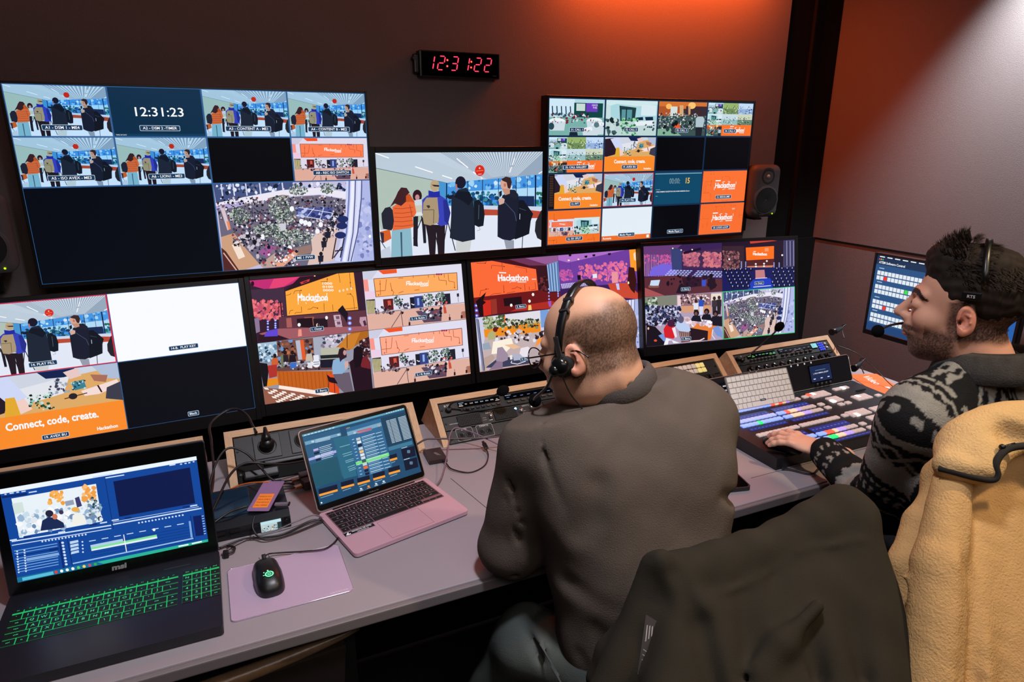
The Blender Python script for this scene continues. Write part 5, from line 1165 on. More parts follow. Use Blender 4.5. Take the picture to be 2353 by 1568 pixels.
    p.line([(455, 808), (1180, 655)], 8, (150, 190, 235)); p.line([(1160, 545), (1170, 650)], 12, (120, 165, 225))
    p.poly([(1180, 515), (1228, 508), (1242, 635), (1194, 642)], (6, 26, 90)); 
    for k in range(8): p.line([(1232 + k * 1.6, 515 + k * 16), (1244 + k * 1.6, 513 + k * 16)], 4, Wt)
    p.poly([(110, 895), (1266, 662), (1268, 682), (118, 928)], (20, 110, 150)); p.poly([(600, 800), (1266, 662), (1268, 682), (640, 812)], (40, 180, 150)); p.poly([(146, 896), (335, 856), (338, 876), (148, 916)], (90, 190, 220)); 
    for k, c in enumerate([(230, 60, 60), WH, WH, WH, (80, 200, 120), (240, 210, 110), (200, 70, 110), (50, 170, 90)]): p.ell(352 + k * 34, 862 - k * 7, 10, 10, c, 8)
    p.line([(1090, 706), (1150, 694)], 8, WH); p.line([(1170, 690), (1230, 676)], 8, WH)
def ui_mac(p0):
    p = p0.quad([(55, 352), (1045, 88), (1215, 705), (232, 1033)])
    p.poly([(40, 345), (1060, 70), (1235, 700), (220, 1060)], (28, 74, 110)); p.poly([(50, 352), (1047, 85), (1052, 105), (58, 372)], (90, 160, 186))
    Wt = (206, 226, 240)
    for k in range(9): p.line([(75 + k * 34, 358 - k * 9), (98 + k * 34, 352 - k * 9)], 8, Wt)
    for k in range(9): p.line([(850 + k * 22, 148 - k * 6), (862 + k * 22, 145 - k * 6)], 8, Wt if k else (120, 120, 230))
    p.poly([(62, 380), (420, 285), (505, 730), (190, 870)], (40, 92, 130)); p.poly([(80, 420), (430, 330), (436, 356), (90, 452)], (110, 160, 190)); p.text('00', 160, 425, 18, WH, 1, .01); p.text('00', 410, 358, 18, WH, 1, .01)
    for k in range(3): p.line([(185, 402 + k * 12), (330, 368 + k * 12)], 4, Wt)
    for k in range(4):
        y = 492 + k * 32
        if k == 2: p.poly([(118, 580), (385, 498), (390, 522), (124, 604)], (170, 170, 226))
        p.poly([(164 + k * 8, y), (212 + k * 8, y - 14), (216 + k * 8, y + 6), (168 + k * 8, y + 20)], [(190, 170, 226), (14, 24, 60), (200, 210, 230), (14, 24, 60)][k]); p.line([(222 + k * 8, y - 16), (340 + k * 8, y - 50)], 5, Wt); p.line([(222 + k * 8, y), (330 + k * 8, y - 30)], 4, Wt)
    p.poly([(135, 640), (395, 560), (450, 780), (190, 860)], (28, 84, 104)); p.poly([(360, 390), (500, 355), (590, 745), (460, 778)], (40, 104, 130)); 
    for y in (430, 500, 520, 565, 580, 625, 645, 660): p.line([(420 + (y - 430) * .4, y + 40), (520 + (y - 430) * .3, y + 12)], 6, (130, 180, 200))
    # white rows, right list
    p.poly([(815, 190), (1050, 125), (1120, 400), (890, 470)], (24, 64, 92)); p.nx()
    for j in range(17):
        for a, b_ in ((870, 900), (905, 965), (985, 1060)):
            y = 215 + j * 13; x = (y - 215) * .28
            p.put([(a + x, y - (a - 870) * .28), (b_ + x, y - (b_ - 870) * .28), (b_ + x, y + 7 - (b_ - 870) * .28), (a + x, y + 7 - (a - 870) * .28)], (186, 206, 220))
    p.poly([(890, 470), (1120, 405), (1130, 440), (900, 505)], (60, 120, 150))
    for x, y in ((1015, 490), (1040, 600)): p.poly([(x, y), (x + 130, y - 36), (x + 145, y + 60), (x + 20, y + 96)], (8, 18, 44)); p.poly(rrect_a(x + 60, y + 6, x + 90, y + 36, 6, 1), (90, 120, 150)); p.line([(x + 5, y - 10), (x + 60, y - 26)], 5, Wt)
    # playlist window
    p.poly([(482, 290), (815, 190), (932, 665), (605, 775)], (46, 104, 148)); p.poly([(490, 325), (820, 228), (828, 262), (498, 360)], (120, 168, 196)); p.line([(590, 320), (730, 284)], 12, (200, 90, 110)); p.line([(592, 336), (732, 300)], 8, (206, 110, 120)); p.text('21', 566, 340, 20, WH, 1, .01); p.text('12', 802, 268, 20, (250, 180, 90), 1, .01)
    for k, c in enumerate(((240, 90, 90), (240, 190, 70), (80, 210, 90))): p.ell(486 + k * 14, 288 - k * 4, 5, 5, c, 8)
    for j in range(12):
        y = 392 + j * 30.5; x = (y - 392) * .26
        if j in (7,): p.poly([(575, 615), (895, 520), (902, 552), (583, 648)], (120, 226, 130))
        p.poly([(578 + x, y - 8), (618 + x, y - 20), (624 + x, y + 4), (584 + x, y + 16)], [(190, 200, 210), (230, 235, 240), (20, 30, 60), (200, 215, 220), (236, 190, 130), (226, 230, 235), (210, 220, 226), (60, 90, 90), (200, 210, 215), (240, 110, 40), (16, 26, 60), (16, 26, 60)][j])
        p.line([(632 + x, y - 18), (760 + x, y - 56)], 6, Wt); p.line([(634 + x, y - 4), (740 + x, y - 35)], 4, (150, 190, 215)); p.line([(770 + x, y - 56), (826 + x, y - 72)], 5, Wt); p.line([(540 + x * .9, y + 6), (560 + x * .9, y)], 5, Wt)
    # lower clips with orange bars
    for x, y, w_ in ((215, 900, 180), (430, 830, 125), (588, 790, 120), (740, 745, 115), (890, 690, 110), (900, 560, 72)):
        h = w_ * .5 if w_ < 150 else 70
        p.poly([(x, y - h * .3), (x + w_, y - h * .3 - w_ * .28), (x + w_ + 8, y + 40 - w_ * .28), (x + 8, y + 40)], (8, 20, 48)); p.poly([(x + 5, y + 26), (x + w_ + 4, y + 26 - w_ * .28), (x + w_ + 8, y + 46 - w_ * .28), (x + 9, y + 46)], (250, 160, 50))
        p.line([(x + 20, y + 62), (x + w_ * .8, y + 62 - w_ * .22)], 6, (130, 170, 200))
    p.ell(245, 1008, 8, 8, WH)
    for k, c in enumerate((Wt, (250, 160, 50), Wt, Wt)): p.ell(628 + k * 73, 872 - k * 24, 12, 9, c, 8); p.line([(612 + k * 73, 892 - k * 24), (648 + k * 73, 882 - k * 24)], 5, c)
mac_m = mat('pink_aluminium', (218, 176, 190), 0.40, .35)
macd = mat('lid_edge_aluminium', (170, 150, 150), .35, .8)
t, lid = laptop('laptop', .2204, -1.5337, .2255, 1.0954, .304, .212, .0115, 'open pinkish aluminium laptop with black keys and a black sticker', mac_m, macd, .0042, (.009, .022, .286, .179), ui_mac, 0)
WK, KX, KY = .274, .015, .0965
b = MB(); b.prism(rrect(KX - .002, KY - .002, KX + WK + .002, KY + .1055, .002, 2), (0, 0, .0113), (1, 0, 0), (0, 1, 0), (0, 0, .0004)); b.build('key_well', bmat('pink_dark', (150, 112, 120), .5, .5), t)
for i, row in enumerate(apple_rows(WK, 1)):
    hh = .0085 if i == 0 else .0168
    y = KY + .1035 - (.00475 if i == 0 else .0100 + (i - .5) * .0188)
    for ch, x, w_ in row:
        if i == 5 and ch in '<v>' and ch: key(t, '', KX + x, y - .004, .0128, w_ - .002, .0075, (.006, .006, .007), (0.6, .6, .6), KEYM); continue
        key(t, ch, KX + x, y, .0128, w_ - .0022, hh, (.006, .006, .007), (.55, .55, .58), KEYM, th=.3 if len(ch) < 2 else .16)
b = MB()
for a, c_ in (((.096, .008), (.208, .0086)), ((.096, .088), (.208, .0886)), ((.096, .008), (.0966, .0886)), ((.2074, .008), (.208, .0886))): b.box(((a[0] + c_[0]) / 2, (a[1] + c_[1]) / 2, .01155), (c_[0] - a[0], c_[1] - a[1], .0004))
b.build('trackpad_outline', bmat('pink_dark', (150, 112, 120), .5, .5), t)
P = Pic(.076, .017); P.rect(0, 0, 1, 1, (14, 14, 30)); P.rect(.012, .06, .988, .12, (220, 220, 224)); P.rect(.012, .9, .988, .95, (220, 220, 224)); P.poly([(.04, .75), (.14, .2), (.17, .2), (.14, .75)], WH); P.poly([(.08, .8), (.20, .5), (.20, .8)], WH); P.text('MACBOOK AIR INTEL', .6, .46, .24, WH, .224, .02, maxw=.66); P.text('VSX-PROD-03', .6, .82, .2, WH, .224, .01, maxw=.45)
P.build('sticker', t, Matrix.Translation((.012, .0945, .0117)), m=INK)
P = Pic(.05, .006); P.text('MacBook Air', .5, .8, .6, (110, 108, 112), .12); P.build('maker_mark', lid, Matrix.Translation((.127, .017, .0009)), m=INK)
# black gaming laptop
msi_b = mat('black_laptop_shell', (30, 30, 38), .33, spec=.5); 
t, lid = laptop('laptop', -.4376, -1.6654, -.008, 1.45, .383, .260, .022, 'open black laptop with green-lit keys at the left end of the desk', msi_b, msi_b, .009, (.0185, .033, .346, .196), ui_msi, 0)
P = Pic(.04, .013); P.text('msi', .5, .85, .85, (150, 148, 150), .325, .05, stretch=1.25, ital=.1); P.build('maker_mark', lid, Matrix.Translation((.172, .026, .0009)), m=INK)
KX, KY, pw = .016, .104, .0192
b = MB()
b.box((KX + 7.5 * pw, KY + .0475, .0217), (15.0 * pw - .002, .104, .001))
b.build('key_glow', bmat('green_glow', (20, 120, 60), .5, emit=(30, 205, 110), es=.62), t)
b = MB(); b.box((KX + 17.22 * pw, KY + .0475, .0217), (3.62 * pw, .104, .001)); b.build('key_glow', BM['green_glow'], t)
GC, GI = (.0015, .003, .003), (.06, .62, .25)
MR = ['esc F1 F2 F3 F4 F5 F6 F7 F8 F9 F10 F11 F12 prt scr', '` 1 2 3 4 5 6 7 8 9 0 - = bksp', 'tab Q W E R T Y U I O P [ ] \\', "caps A S D F G H J K L ; ' enter", 'shift Z X C V B N M , . / shift ^', 'ctrl fn alt _ \\ alt win ctrl < v >']
MW = [[1] * 15, [1] * 13 + [2], [1.5] + [1] * 12 + [1.5], [1.75] + [1] * 11 + [2.25], [2.1] + [1] * 10 + [1.9, 1], [1.2, 1, 1.2, 4.6, 1, 1, 1, 1, 1, 1, 1]]
for i in range(6):
    ks = MR[i].split(); s = 15 / sum(MW[i]); x = 0
    y = KY + .096 - i * .0187
    for ch, w_ in zip(ks, MW[i]):
        w_ *= s * pw
        key(t, ch.replace('_', ''), KX + x + w_ / 2, y + (.002 if i == 0 else .0006), .0238, w_ - .0018, .0162 if i else .0120, GC, GI, KEYG, th=.42 if len(ch) < 2 else .2); x += w_
for i, r in enumerate(('N / * -', '7 8 9 +', '4 5 6 +', '1 2 3 ent', '0 0 . ent')):
    for j, ch in enumerate(r.split()):
        key(t, ch, KX + (15.85 + j * .92) * pw, KY + .0773 - i * .0187, .0238, .0162, .0162, GC, GI, KEYG, th=.42 if len(ch) < 2 else .2)
for j in range(4): key(t, ('hm', 'pg', 'pg', 'end')[j], KX + (15.85 + j * .92) * pw, KY + .098, .0238, .0166, .0125, GC, GI, KEYG, th=.3)
b = MB(); b.box((.300, .232, .0218), (.05, .0035, .001)); b.build('power_strip', bmat('grey_slot', (50, 52, 60), .4), t)
# ------------------------------------------------ video switcher
t = empty('video_switcher', (1.74, -1.44, .75), label='large black video switcher console with rows of lit buttons', cat='video switcher')
SM = Matrix.Translation((-1.74, 1.44, -.75))
sw_m = mat('switcher_black', (24, 24, 30), .38, spec=.5)
b = MB(); b.prism([(-1.608, .752), (-1.608, .784), (-1.604, .788), (-1.270, .799), (-1.20, .799), (-1.20, .752)], (1.385, 0, 0), (0, 1, 0), (0, 0, 1), (.705, 0, 0)); b.build('console_base', sw_m, t, M=SM)
DKZ = lambda y: .788 + (y + 1.604) * .011 / .334
RP = Matrix(((1, 0, 0, 1.385), (0, .389, -.921, -1.275), (0, .921, .389, .800), (0, 0, 0, 1)))
b = MB(); b.prism(rrect(0, 0, .705, .0985, .010, 4), (0, 0, -.018), (1, 0, 0), (0, 1, 0), (0, 0, .018)); rp = b.build('rear_panel', sw_m, t, M=SM @ RP)
b = MB(); pts = [Vector((*p, .0)) for p in rrect(.001, .001, .704, .0975, .010, 4)]; b.tube(pts + [pts[0]], .0013, 6); b.build('bright_edge', bmat('edge_alu', (206, 196, 190), .3, .8), rp)
glow = lambda nm, c, e=1.0, es=1.0: bmat(nm, c, .35, emit=c, es=es)
bt = {'w': glow('button_cool', (150, 165, 225), es=.85), 'b': glow('button_blue', (130, 160, 250), es=.9), 'r': glow('button_red', (250, 90, 70), es=1), 'g': glow('button_green', (40, 230, 120), es=1), 'o': glow('button_peach', (236, 196, 170), es=.75), 'p': glow('button_violet', (170, 150, 235), es=.8), 'n': glow('button_pale', (190, 176, 176), es=.45), 'h': glow('button_hot', (255, 236, 230), es=1.0)}
_bm = {}
def sbtn(x, y, c, w_=.0148, d=.0165, name='button'):
    k = (c, round(w_, 4), round(d, 4))
    if k not in _bm:
        b = MB(); b.box((0, 0, .0015), (w_, d, .006), bev=.002, seg=2); o = b.build(name, bt[c], t); _bm[k] = o.data
    else: o = bpy.data.objects.new(name, _bm[k]); C.objects.link(o); o.parent = t
    o.matrix_local = SM @ Matrix.Translation((x, y, DKZ(y) + .001)) @ Matrix.Rotation(.033, 4, 'X')
PT = {'r1': ('wwwwwwwwww', 1.4453, -1.321), 'm1': ('bbroropnnn', 1.6125, -1.322), 'r2': ('wwwwwwwwww', 1.438, -1.387), 'r3': ('bbbbgbbbbb', 1.438, -1.415), 'm2': ('bbroopnnnn', 1.6125, -1.387), 'm3': ('bboooppnnn', 1.6125, -1.416),
      'r4': ('nnnnnnnnnn', 1.438, -1.482), 'm4': ('nnnnnnnnnn', 1.6125, -1.481), 'r5': ('wwwwwwwwbb', 1.438, -1.546), 'm5': ('bbrroppnnn', 1.6125, -1.547), 'm6': ('bggooppnnn', 1.6125, -1.575)}
for k, (s_, x0, y) in PT.items():
    for i, c in enumerate(s_): 
        if k == 'r5' and i < 7: continue
        sbtn(x0 + i * .01665 + .003, y, c)
for i, c in enumerate('bb'): sbtn(1.570 + i * .0166, -1.574, c)
blue_lcd = bmat('label_display', (28, 36, 92), .15, emit=(44, 60, 150), es=.55)
for x0, x1, y0, y1 in ((1.442, 1.592, -1.377, -1.350), (1.616, 1.772, -1.374, -1.347), (1.442, 1.592, -1.449, -1.434), (1.616, 1.772, -1.449, -1.434), (1.442, 1.592, -1.532, -1.505), (1.616, 1.772, -1.531, -1.503), (1.616, 1.79, -1.600, -1.590)):
    b = MB(); b.box((0, 0, 0), (x1 - x0, y1 - y0, .002)); o = b.build('label_display', blue_lcd, t, M=SM @ Matrix.Translation(((x0 + x1) / 2, (y0 + y1) / 2, DKZ((y0 + y1) / 2) + .0002)) @ Matrix.Rotation(.033, 4, 'X'))
    P = Pic(x1 - x0, y1 - y0)
    for k in range(10): P.line([(k / 10 + .02, .5), (k / 10 + .075, .5)], .16, (90, 110, 190), .16)
    P.build('legends', o, Matrix.Translation((-(x1 - x0) / 2, (y1 - y0) / 2, .0012)), 1.0)
for x, y in ((1.802, -1.320), (1.802, -1.387), (1.802, -1.415), (1.866, -1.413), (1.898, -1.413), (1.802, -1.481), (1.802, -1.547), (1.802, -1.575), (2.05, -1.409)): sbtn(x, y, 'n', .022, .016)
for x0, y0, nx, ny, hot in ((1.828, -1.313, 5, 2, 'rhnnnnnnnn'), (1.862, -1.365, 3, 2, 'nnnhnn'), (1.955, -1.313, 4, 1, 'nnhn'), (1.957, -1.388, 4, 2, 'nhnnnnnn'), (1.826, -1.474, 5, 2, 'nnnnnnhnnn'), (1.86, -1.525, 3, 2, 'nnnnnn'), (1.93, -1.48, 5, 2, 'nnnnnnnnnn')):
    for j in range(ny):
        for i in range(nx): sbtn(x0 + i * .0175, y0 - j * .0185, hot[j * nx + i], .0165, .0175)
b = MB(); b.cyl((2.04, -1.50, .79), (2.04, -1.50, .81), .012, .010); b.build('joystick', knob_m, t, M=SM)
b = MB(); b.box((2.03, -1.355, .801), (.045, .006, .003)); b.build('fader_slot', bmat('void', (3, 3, 3), .9), t, M=SM)
# rear panel details
P = Pic(.705, .0985)
for i in range(4):
    for j in range(3): P.rect(.10 + j * .03, .30 + i * .15, .12 + j * .03, .35 + i * .15, (200, 200, 205))
for i in range(4):
    for j in range(3): P.rect(.775 + j * .035, .18 + i * .16, .789 + j * .035, .23 + i * .16, (220, 222, 228))
for k in range(4): P.ell(.24 + k * .045, .07, .005, .036, (220, 222, 228), 8); P.ell(.60 + k * .045, .07, .005, .036, (220, 222, 228), 8)
P.build('small_legends', rp, Matrix.Translation((0, .0985, .0003)), .8)
b = MB(); b.box((.553, .050, .001), (.108, .062, .003), bev=.001); ds = b.build('status_display', gloss_black, rp)
P = Pic(.1, .056); P.rect(0, 0, 1, 1, (26, 42, 84)); P.text('1_WELCOMMING_RECEPT', .5, .52, .08, WH, .56, .01, maxw=.92); P.line([(.25, .3), (.75, .3)], .03, (120, 150, 190), .03); [P.line([(.1 + k * .34, .82), (.2 + k * .34, .82)], .05, WH, .05) for k in range(3)]
P.build('readout', ds, Matrix.Translation((.503, .078, .0027)), .9)
for k in range(4): b = MB(); b.lathe([(.006, 0), (.0055, .010), (0, .011)], Matrix.Translation((.522 + k * .021, .011, 0)), 16); b.build('encoder', knob_m, rp)
# keyboard leaning on the switcher
K_ = Vector((1.482, -1.322, .8035)); kx = Vector((.992, -.03, .0)).normalized(); ky = Vector((.02, .45, .88)); ky = (ky - ky.dot(kx) * kx).normalized(); kz = kx.cross(ky)
# (top edge rests on the rear panel)
ky = (Vector((0, .060, .100))).normalized(); ky = (ky - ky.dot(kx) * kx).normalized(); kz = kx.cross(ky)
KM = Matrix(((kx.x, ky.x, kz.x, K_.x), (kx.y, ky.y, kz.y, K_.y), (kx.z, ky.z, kz.z, K_.z), (0, 0, 0, 1)))
t2 = empty('keyboard', M=KM, label='white slim keyboard leaning against the black switcher', cat='keyboard')
b = MB(); b.prism(rrect(0, 0, .262, .112, .006, 3), (0, 0, 0), (1, 0, 0), (0, 1, 0), (0, 0, .005)); b.build('frame', bmat('white_alu', (142, 142, 148), .4, .3), t2)
for i, row in enumerate(apple_rows(.254, 1)):
    for ch, x, w_ in row: key(t2, '', .004 + x, .108 - .0088 - i * .0181 + (.001 if i == 0 else 0), .0066, w_ - .0014, .0164, lin((228, 226, 226)), lin((150, 150, 150)), KEYM)
P = Pic(.022, .007); P.rect(0, 0, 1, 1, (24, 34, 60)); P.text('KEYB', .5, .8, .55, WH, .32, .02) if False else P.line([(.15, .5), (.85, .5)], .3, (190, 196, 210), .3)
P.build('sticker', t2, KM.inverted() @ KM @ Matrix.Translation((.115, .022, .0070)), m=INK)
# ------------------------------------------------ monitor on the right
SWM = tvmat(2.72, 1.150, -PI / 2, -.825, 0)
def ui_sw(p):
    p.rect(0, 0, 1, 1, (44, 84, 132)); p.rect(0, 0, 1, .035, (26, 44, 70)); p.rect(0, .035, 1, .12, (30, 52, 84)); p.rect(0, .9, 1, 1, (36, 70, 120))
    for k in range(8): p.line([(.02 + k * .06, .018), (.06 + k * .06, .018)], .012, WH, .012)
    for k, c in enumerate(((240, 90, 90), (240, 190, 70), (80, 210, 90))): p.ell(.02 + k * .014, .052, .005, .009, c, 8)
    p.text('ATEM Software Control', .02, .105, .030, WH, .5625, .02, 'l', stretch=.85)
    for r, y in enumerate((.2, .265, .38, .445, .58, .645, .76, .825)):
        if r % 2 == 0: p.line([(.03, y - .035), (.07, y - .035)], .012, (170, 190, 215), .012)
        for k in range(20 if r % 2 else 18):
            c = (228, 236, 244)
            if (r, k) in ((1, 2), (5, 3)): c = (240, 60, 50)
            if (r, k) in ((2, 8), (7, 9)): c = (70, 220, 80)
            p.rect(.02 + k * .029, y, .045 + k * .029, y + .052, c)
    p.rect(.66, .05, 1, .92, (40, 96, 170)); p.text('Black Magic', .9, .14, .022, WH, .56) if False else None
    R = random.Random(9)
    for k in range(22):
        y = .12 + k * .035; p.line([(.68 + (k % 3) * .02, y), (.74 + R.random() * .08, y)], .010, (190, 210, 235), .010)
        if k % 3 == 1: p.rect(.88, y - .012, .97, y + .014, (24, 60, 120)); p.line([(.9, y), (.94, y)], .008, (200, 216, 236), .008)
    p.rect(.80, .33, .84, .35, (230, 90, 60)); p.rect(.60, .93, .62, .96, (240, 190, 60))
t3, fr = monitor('desk_monitor', SWM, .61, .343, .012, .012, .010, .022, ui_sw, 'monitor on the right wall with rows of white software buttons, behind the dark hair', .03, 'monitor', None)
t3.pop('group', None)
b = MB(); b.cyl((.30, -.17, -.03), (.30, -.17, -.10), .045); b.box((.30, -.17, -.37), (.05, .04, .56), bev=.01); b.box((.30, -.17, -.66), (.12, .16, .02), bev=.004); b.build('wall_arm', black_plastic, t3)

# ------------------------------------------------ things on the desk
t = empty('mouse_pad', (.077, -1.55, .75), label='pale lavender metal mouse pad with rounded corners, under the mouse', cat='mouse pad')
mpM = Matrix.Rotation(-.005, 4, 'Z')
pad_m = mat('lavender_aluminium', (208, 186, 214), .42, .35)
b = MB(); b.prism(rrect(-.118, -.0905, .118, .0905, .010, 5), (0, 0, .0006), (1, 0, 0), (0, 1, 0), (0, 0, .002)); b.build('pad', pad_m, t, M=mpM)
b = MB(); b.tube([Vector((*p, .0024)) for p in rrect(-.1175, -.09, .1175, .09, .010, 5)] + [Vector((.1175, .080, .0024))], .0006, 6); b.build('polished_rim', bmat('polished', (226, 214, 226), .15, .9), t, M=mpM)
P = Pic(.045, .007); P.text('SATECHI', .5, .8, .6, (232, 222, 236), .155, stretch=1.6); P.build('maker_mark', t, Matrix.Translation((.066, -.0785, .0028)), m=INK)
def mouse(M, name, label, logo):
    t = empty(name, M=M, label=label, cat='mouse')
    bm = bmesh.new(); bmesh.ops.create_uvsphere(bm, u_segments=40, v_segments=24, radius=1)
    for v in bm.verts:
        x, y, z = v.co; sg = lambda a, e: math.copysign(abs(a) ** e, a)
        w_ = .031 * (1 - .10 * math.cos(y * 2.4)) * (1.04 if y < 0 else .98)
        hx = .0375 * (1 - .28 * max(0, y) ** 1.5 - .05 * max(0, -y) ** 2)
        v.co = Vector((sg(x, .72) * w_, sg(y, .86) * .0625, max(-.02, sg(z, .8)) * hx if z > 0 else max(-.12, z) * .02))
    b = MB(); b.bm(bm, None, None, True); sh = b.build('shell', bmat('mouse_black', (20, 20, 21), .38), t)
    b = MB(); b.cyl((-.004, .043, .0262), (.004, .043, .0262), .0085, n=24); b.build('scroll_wheel', bmat('rubber', (30, 30, 30), .7), t)
    b = MB(); b.tube([(-.0095, .030, .0345), (-.010, .050, .0262)], .0006, 6); b.tube([(.0095, .030, .0345), (.010, .050, .0262)], .0006, 6); b.build('button_gap', black_matte, t)
    if logo:
        P = Pic(.024, .024); g = (120, 255, 190)
        P.nx(); n = 28
        for k in range(n):
            a0, a1 = 2 * PI * k / n, 2 * PI * (k + 1) / n; q = lambda r, a: (.52 + r * math.cos(a), .55 + r * math.sin(a))
            P.put([q(.36, a0), q(.36, a1), q(.24, a1), q(.24, a0)], g); P.put([q(.16, a0), q(.16, a1), q(.10, a1), q(.10, a0)], g)
        P.ell(.52, .55, .04, .04, g, 8)
        for x, y, r in ((.45, .08, .07), (.12, .24, .06), (.04, .58, .055)): P.ell(x, y, r, r, g, 10)
        P.line([(.12, .6), (.2, .6)], .10, g); P.line([(.46, .1), (.48, .2)], .07, g)
        P.build('logo', sh, Matrix.Translation((-.012, -.021, .0382)) @ Matrix.Rotation(.12, 4, 'X'), 1.2)
    return t
mouse(Matrix.Translation((.037, -1.533, .7532)) @ Matrix.Rotation(.05, 4, 'Z'), 'computer_mouse', 'black mouse with a glowing green ring mark on the lavender pad', True)
m2 = mouse(Matrix.Translation((1.452, -1.565, .7925)) @ Matrix.Rotation(.35, 4, 'Z') @ Matrix.Diagonal((.95, .95, .8, 1)), 'computer_mouse', 'black mouse under the hand of the person in the patterned jacket', False)
b = MB(); b.box((-.012, .018, .022), (.016, .030, .004), bev=.0015); b.build('side_light', bmat('led_blue2', (40, 80, 255), emit=(70, 120, 255), es=1.5), m2)
cable('cable', [(.040, -1.468, .771), (.050, -1.448, .760), (.076, -1.451, .757), (.121, -1.466, .757), (.167, -1.474, .757), (.2, -1.438, .755), (.206, -1.39, .754), (.199, -1.324, .754), (.189, -1.286, .756), (.182, -1.27, .757)], .0017, cable_black, 'thin black cord looping from the mouse on the pad to the pink laptop', 'cables on the desk')
t = empty('portable_drive', M=Matrix.Translation((.537, -1.137, .7505)) @ Matrix.Rotation(-.07, 4, 'Z'), label='small square brown-black portable drive beside the first intercom box', cat='drive')
b = MB(); b.box((0, 0, .006), (.054, .080, .012), bev=.0025); b.build('case', bmat('drive_case', (54, 42, 46), .35, .3), t)
P = Pic(.03, .01); [P.line([(.02, .15 + k * .3), (.9 - k * .1, .15 + k * .3)], .1, (180, 160, 160), .1) for k in range(3)]; P.build('printing', t, Matrix.Translation((.005, .012, .01215)) @ Matrix.Rotation(-1.2, 4, 'Z'), m=INK)
cable('cable', [(.547, -1.178, .758), (.550, -1.20, .758), (.555, -1.235, .756), (.595, -1.267, .753), (.645, -1.249, .753), (.677, -1.204, .756), (.685, -1.171, .764)], .0019, cable_black, 'short black cord curling from the portable drive', 'cables on the desk')
t = empty('cable_plug', M=Matrix.Translation((.686, -1.160, .768)) @ Matrix.Rotation(.1, 4, 'Z') @ Matrix.Rotation(.5, 4, 'X'), label='loose black plug standing up at the end of the drive cord', cat='plug'); b = MB(); b.box((0, 0, 0), (.012, .022, .008), bev=.002); b.build('plug_body', knob_m, t); b = MB(); b.box((0, .014, 0), (.008, .010, .0035), bev=.001); b.build('plug_tip', bmat('plug_steel', (120, 116, 118), .3, .9), t)
mauve = bmat('cable_mauve', (120, 98, 118), .45)
cable('cable', [(.490, -1.118, .795), (.520, -1.108, .800), (.549, -1.115, .799), (.621, -1.141, .797), (.693, -1.166, .797), (.760, -1.172, .797), (.86, -1.16, .80), (.98, -1.16, .80), (1.05, -1.15, .79)], .0027, bmat('cable_brown', (72, 60, 66), .4), 'thick dark cable running across in front of the first intercom box', 'cables on the desk')
cable('cable', [(.467, -1.322, .757), (.505, -1.285, .765), (.555, -1.195, .785), (.590, -1.120, .805), (.616, -1.098, .815), (.645, -1.110, .806), (.668, -1.135, .800), (.712, -1.185, .782), (.745, -1.205, .765), (.790, -1.185, .757), (.86, -1.16, .755)], .0021, mauve, 'thin mauve cable looping up over the thick one', 'cables on the desk')
# recorder box, card, stick and adapters
t = empty('recorder_box', (.005, -1.24, .75), label='black recorder box with a small lit screen between the two laptops', cat='recorder')
Rm = Matrix.Translation((-.005, 1.24, -.75)); rb = mat('recorder_black', (18, 20, 26), .25)
b = MB(); b.prism([(-1.338, .752), (-1.335, .778), (-1.318, .789), (-1.160, .789), (-1.155, .752)], (-.105, 0, 0), (0, 1, 0), (0, 0, 1), (.213, 0, 0)); b.build('case', rb, t, M=Rm)
b = MB(); b.box((-.035, -1.235, .7895), (.12, .13, .002), bev=.0008); b.build('glossy_lid', bmat('black_gloss_blue_reflection', (20, 40, 60), .10), t, M=Rm)  # black gloss lid, its blue reflection painted into the base colour
FD = Matrix(((1, 0, 0, .040), (0, .11, -.99, -1.3368), (0, .99, .11, .760), (0, 0, 0, 1)))
P = Pic(.046, .026); P.grad(0, 0, 1, 1, (200, 220, 214), (170, 190, 196), 4); P.rect(0, 0, 1, .28, (190, 226, 235)); P.blobs(30, .05, .5, .95, .95, .03, .08, [(40, 50, 60), (230, 240, 240), (180, 140, 90), (30, 60, 110)], seed=301, ar=.6); P.rect(.8, .3, 1, 1, (40, 60, 64)); P.build('small_screen', t, Rm @ Matrix(((1, 0, 0, .040), (0, .115, -.993, -1.3385), (0, .993, .115, .7785), (0, 0, 0, 1))), 1.0)
for k in range(6): b = MB(); b.box((-.08 + (k % 3) * .032, -1.338, .760 + (k // 3) * .011), (.022, .004, .006), bev=.001); b.build('front_button', knob_m, t, M=Rm)
b = MB(); b.cyl((.098, -1.336, .771), (.098, -1.343, .771), .004); b.build('dial', knob_m, t, M=Rm)
p0, p1, p2, p3 = Vector((.014, -1.300, .7925)), Vector((.062, -1.322, .793)), Vector((.114, -1.222, .806)), Vector((.076, -1.186, .806))
ux = (p1 - p0).normalized(); uy = (p3 - p0); uy = (uy - uy.dot(ux) * ux).normalized(); uz = ux.cross(uy)
CM = Matrix(((ux.x, uy.x, uz.x, p0.x), (ux.y, uy.y, uz.y, p0.y), (ux.z, uy.z, uz.z, p0.z + .001), (0, 0, 0, 1)))
t = empty('label_card', M=CM, label='small mauve card with an orange printed sticker on the recorder box', cat='card')
b = MB(); b.prism(rrect(0, 0, .053, .122, .004, 4), (0, 0, 0), (1, 0, 0), (0, 1, 0), (0, 0, .0012)); b.build('card', bmat('mauve_card', (140, 108, 150), .4), t)
P = Pic(.036, .055); P.rect(0, 0, 1, 1, (250, 140, 50)); R = random.Random(4)
for i, tx in enumerate(('PLEASE DO NOT', 'UNPLUG OR MOVE', 'THIS DEVICE', 'CALL VIDEO')): 
    P.text(tx, .06, .24 + i * .21, .085, (90, 40, 20), 1.53, .01, 'l', maxw=.85)
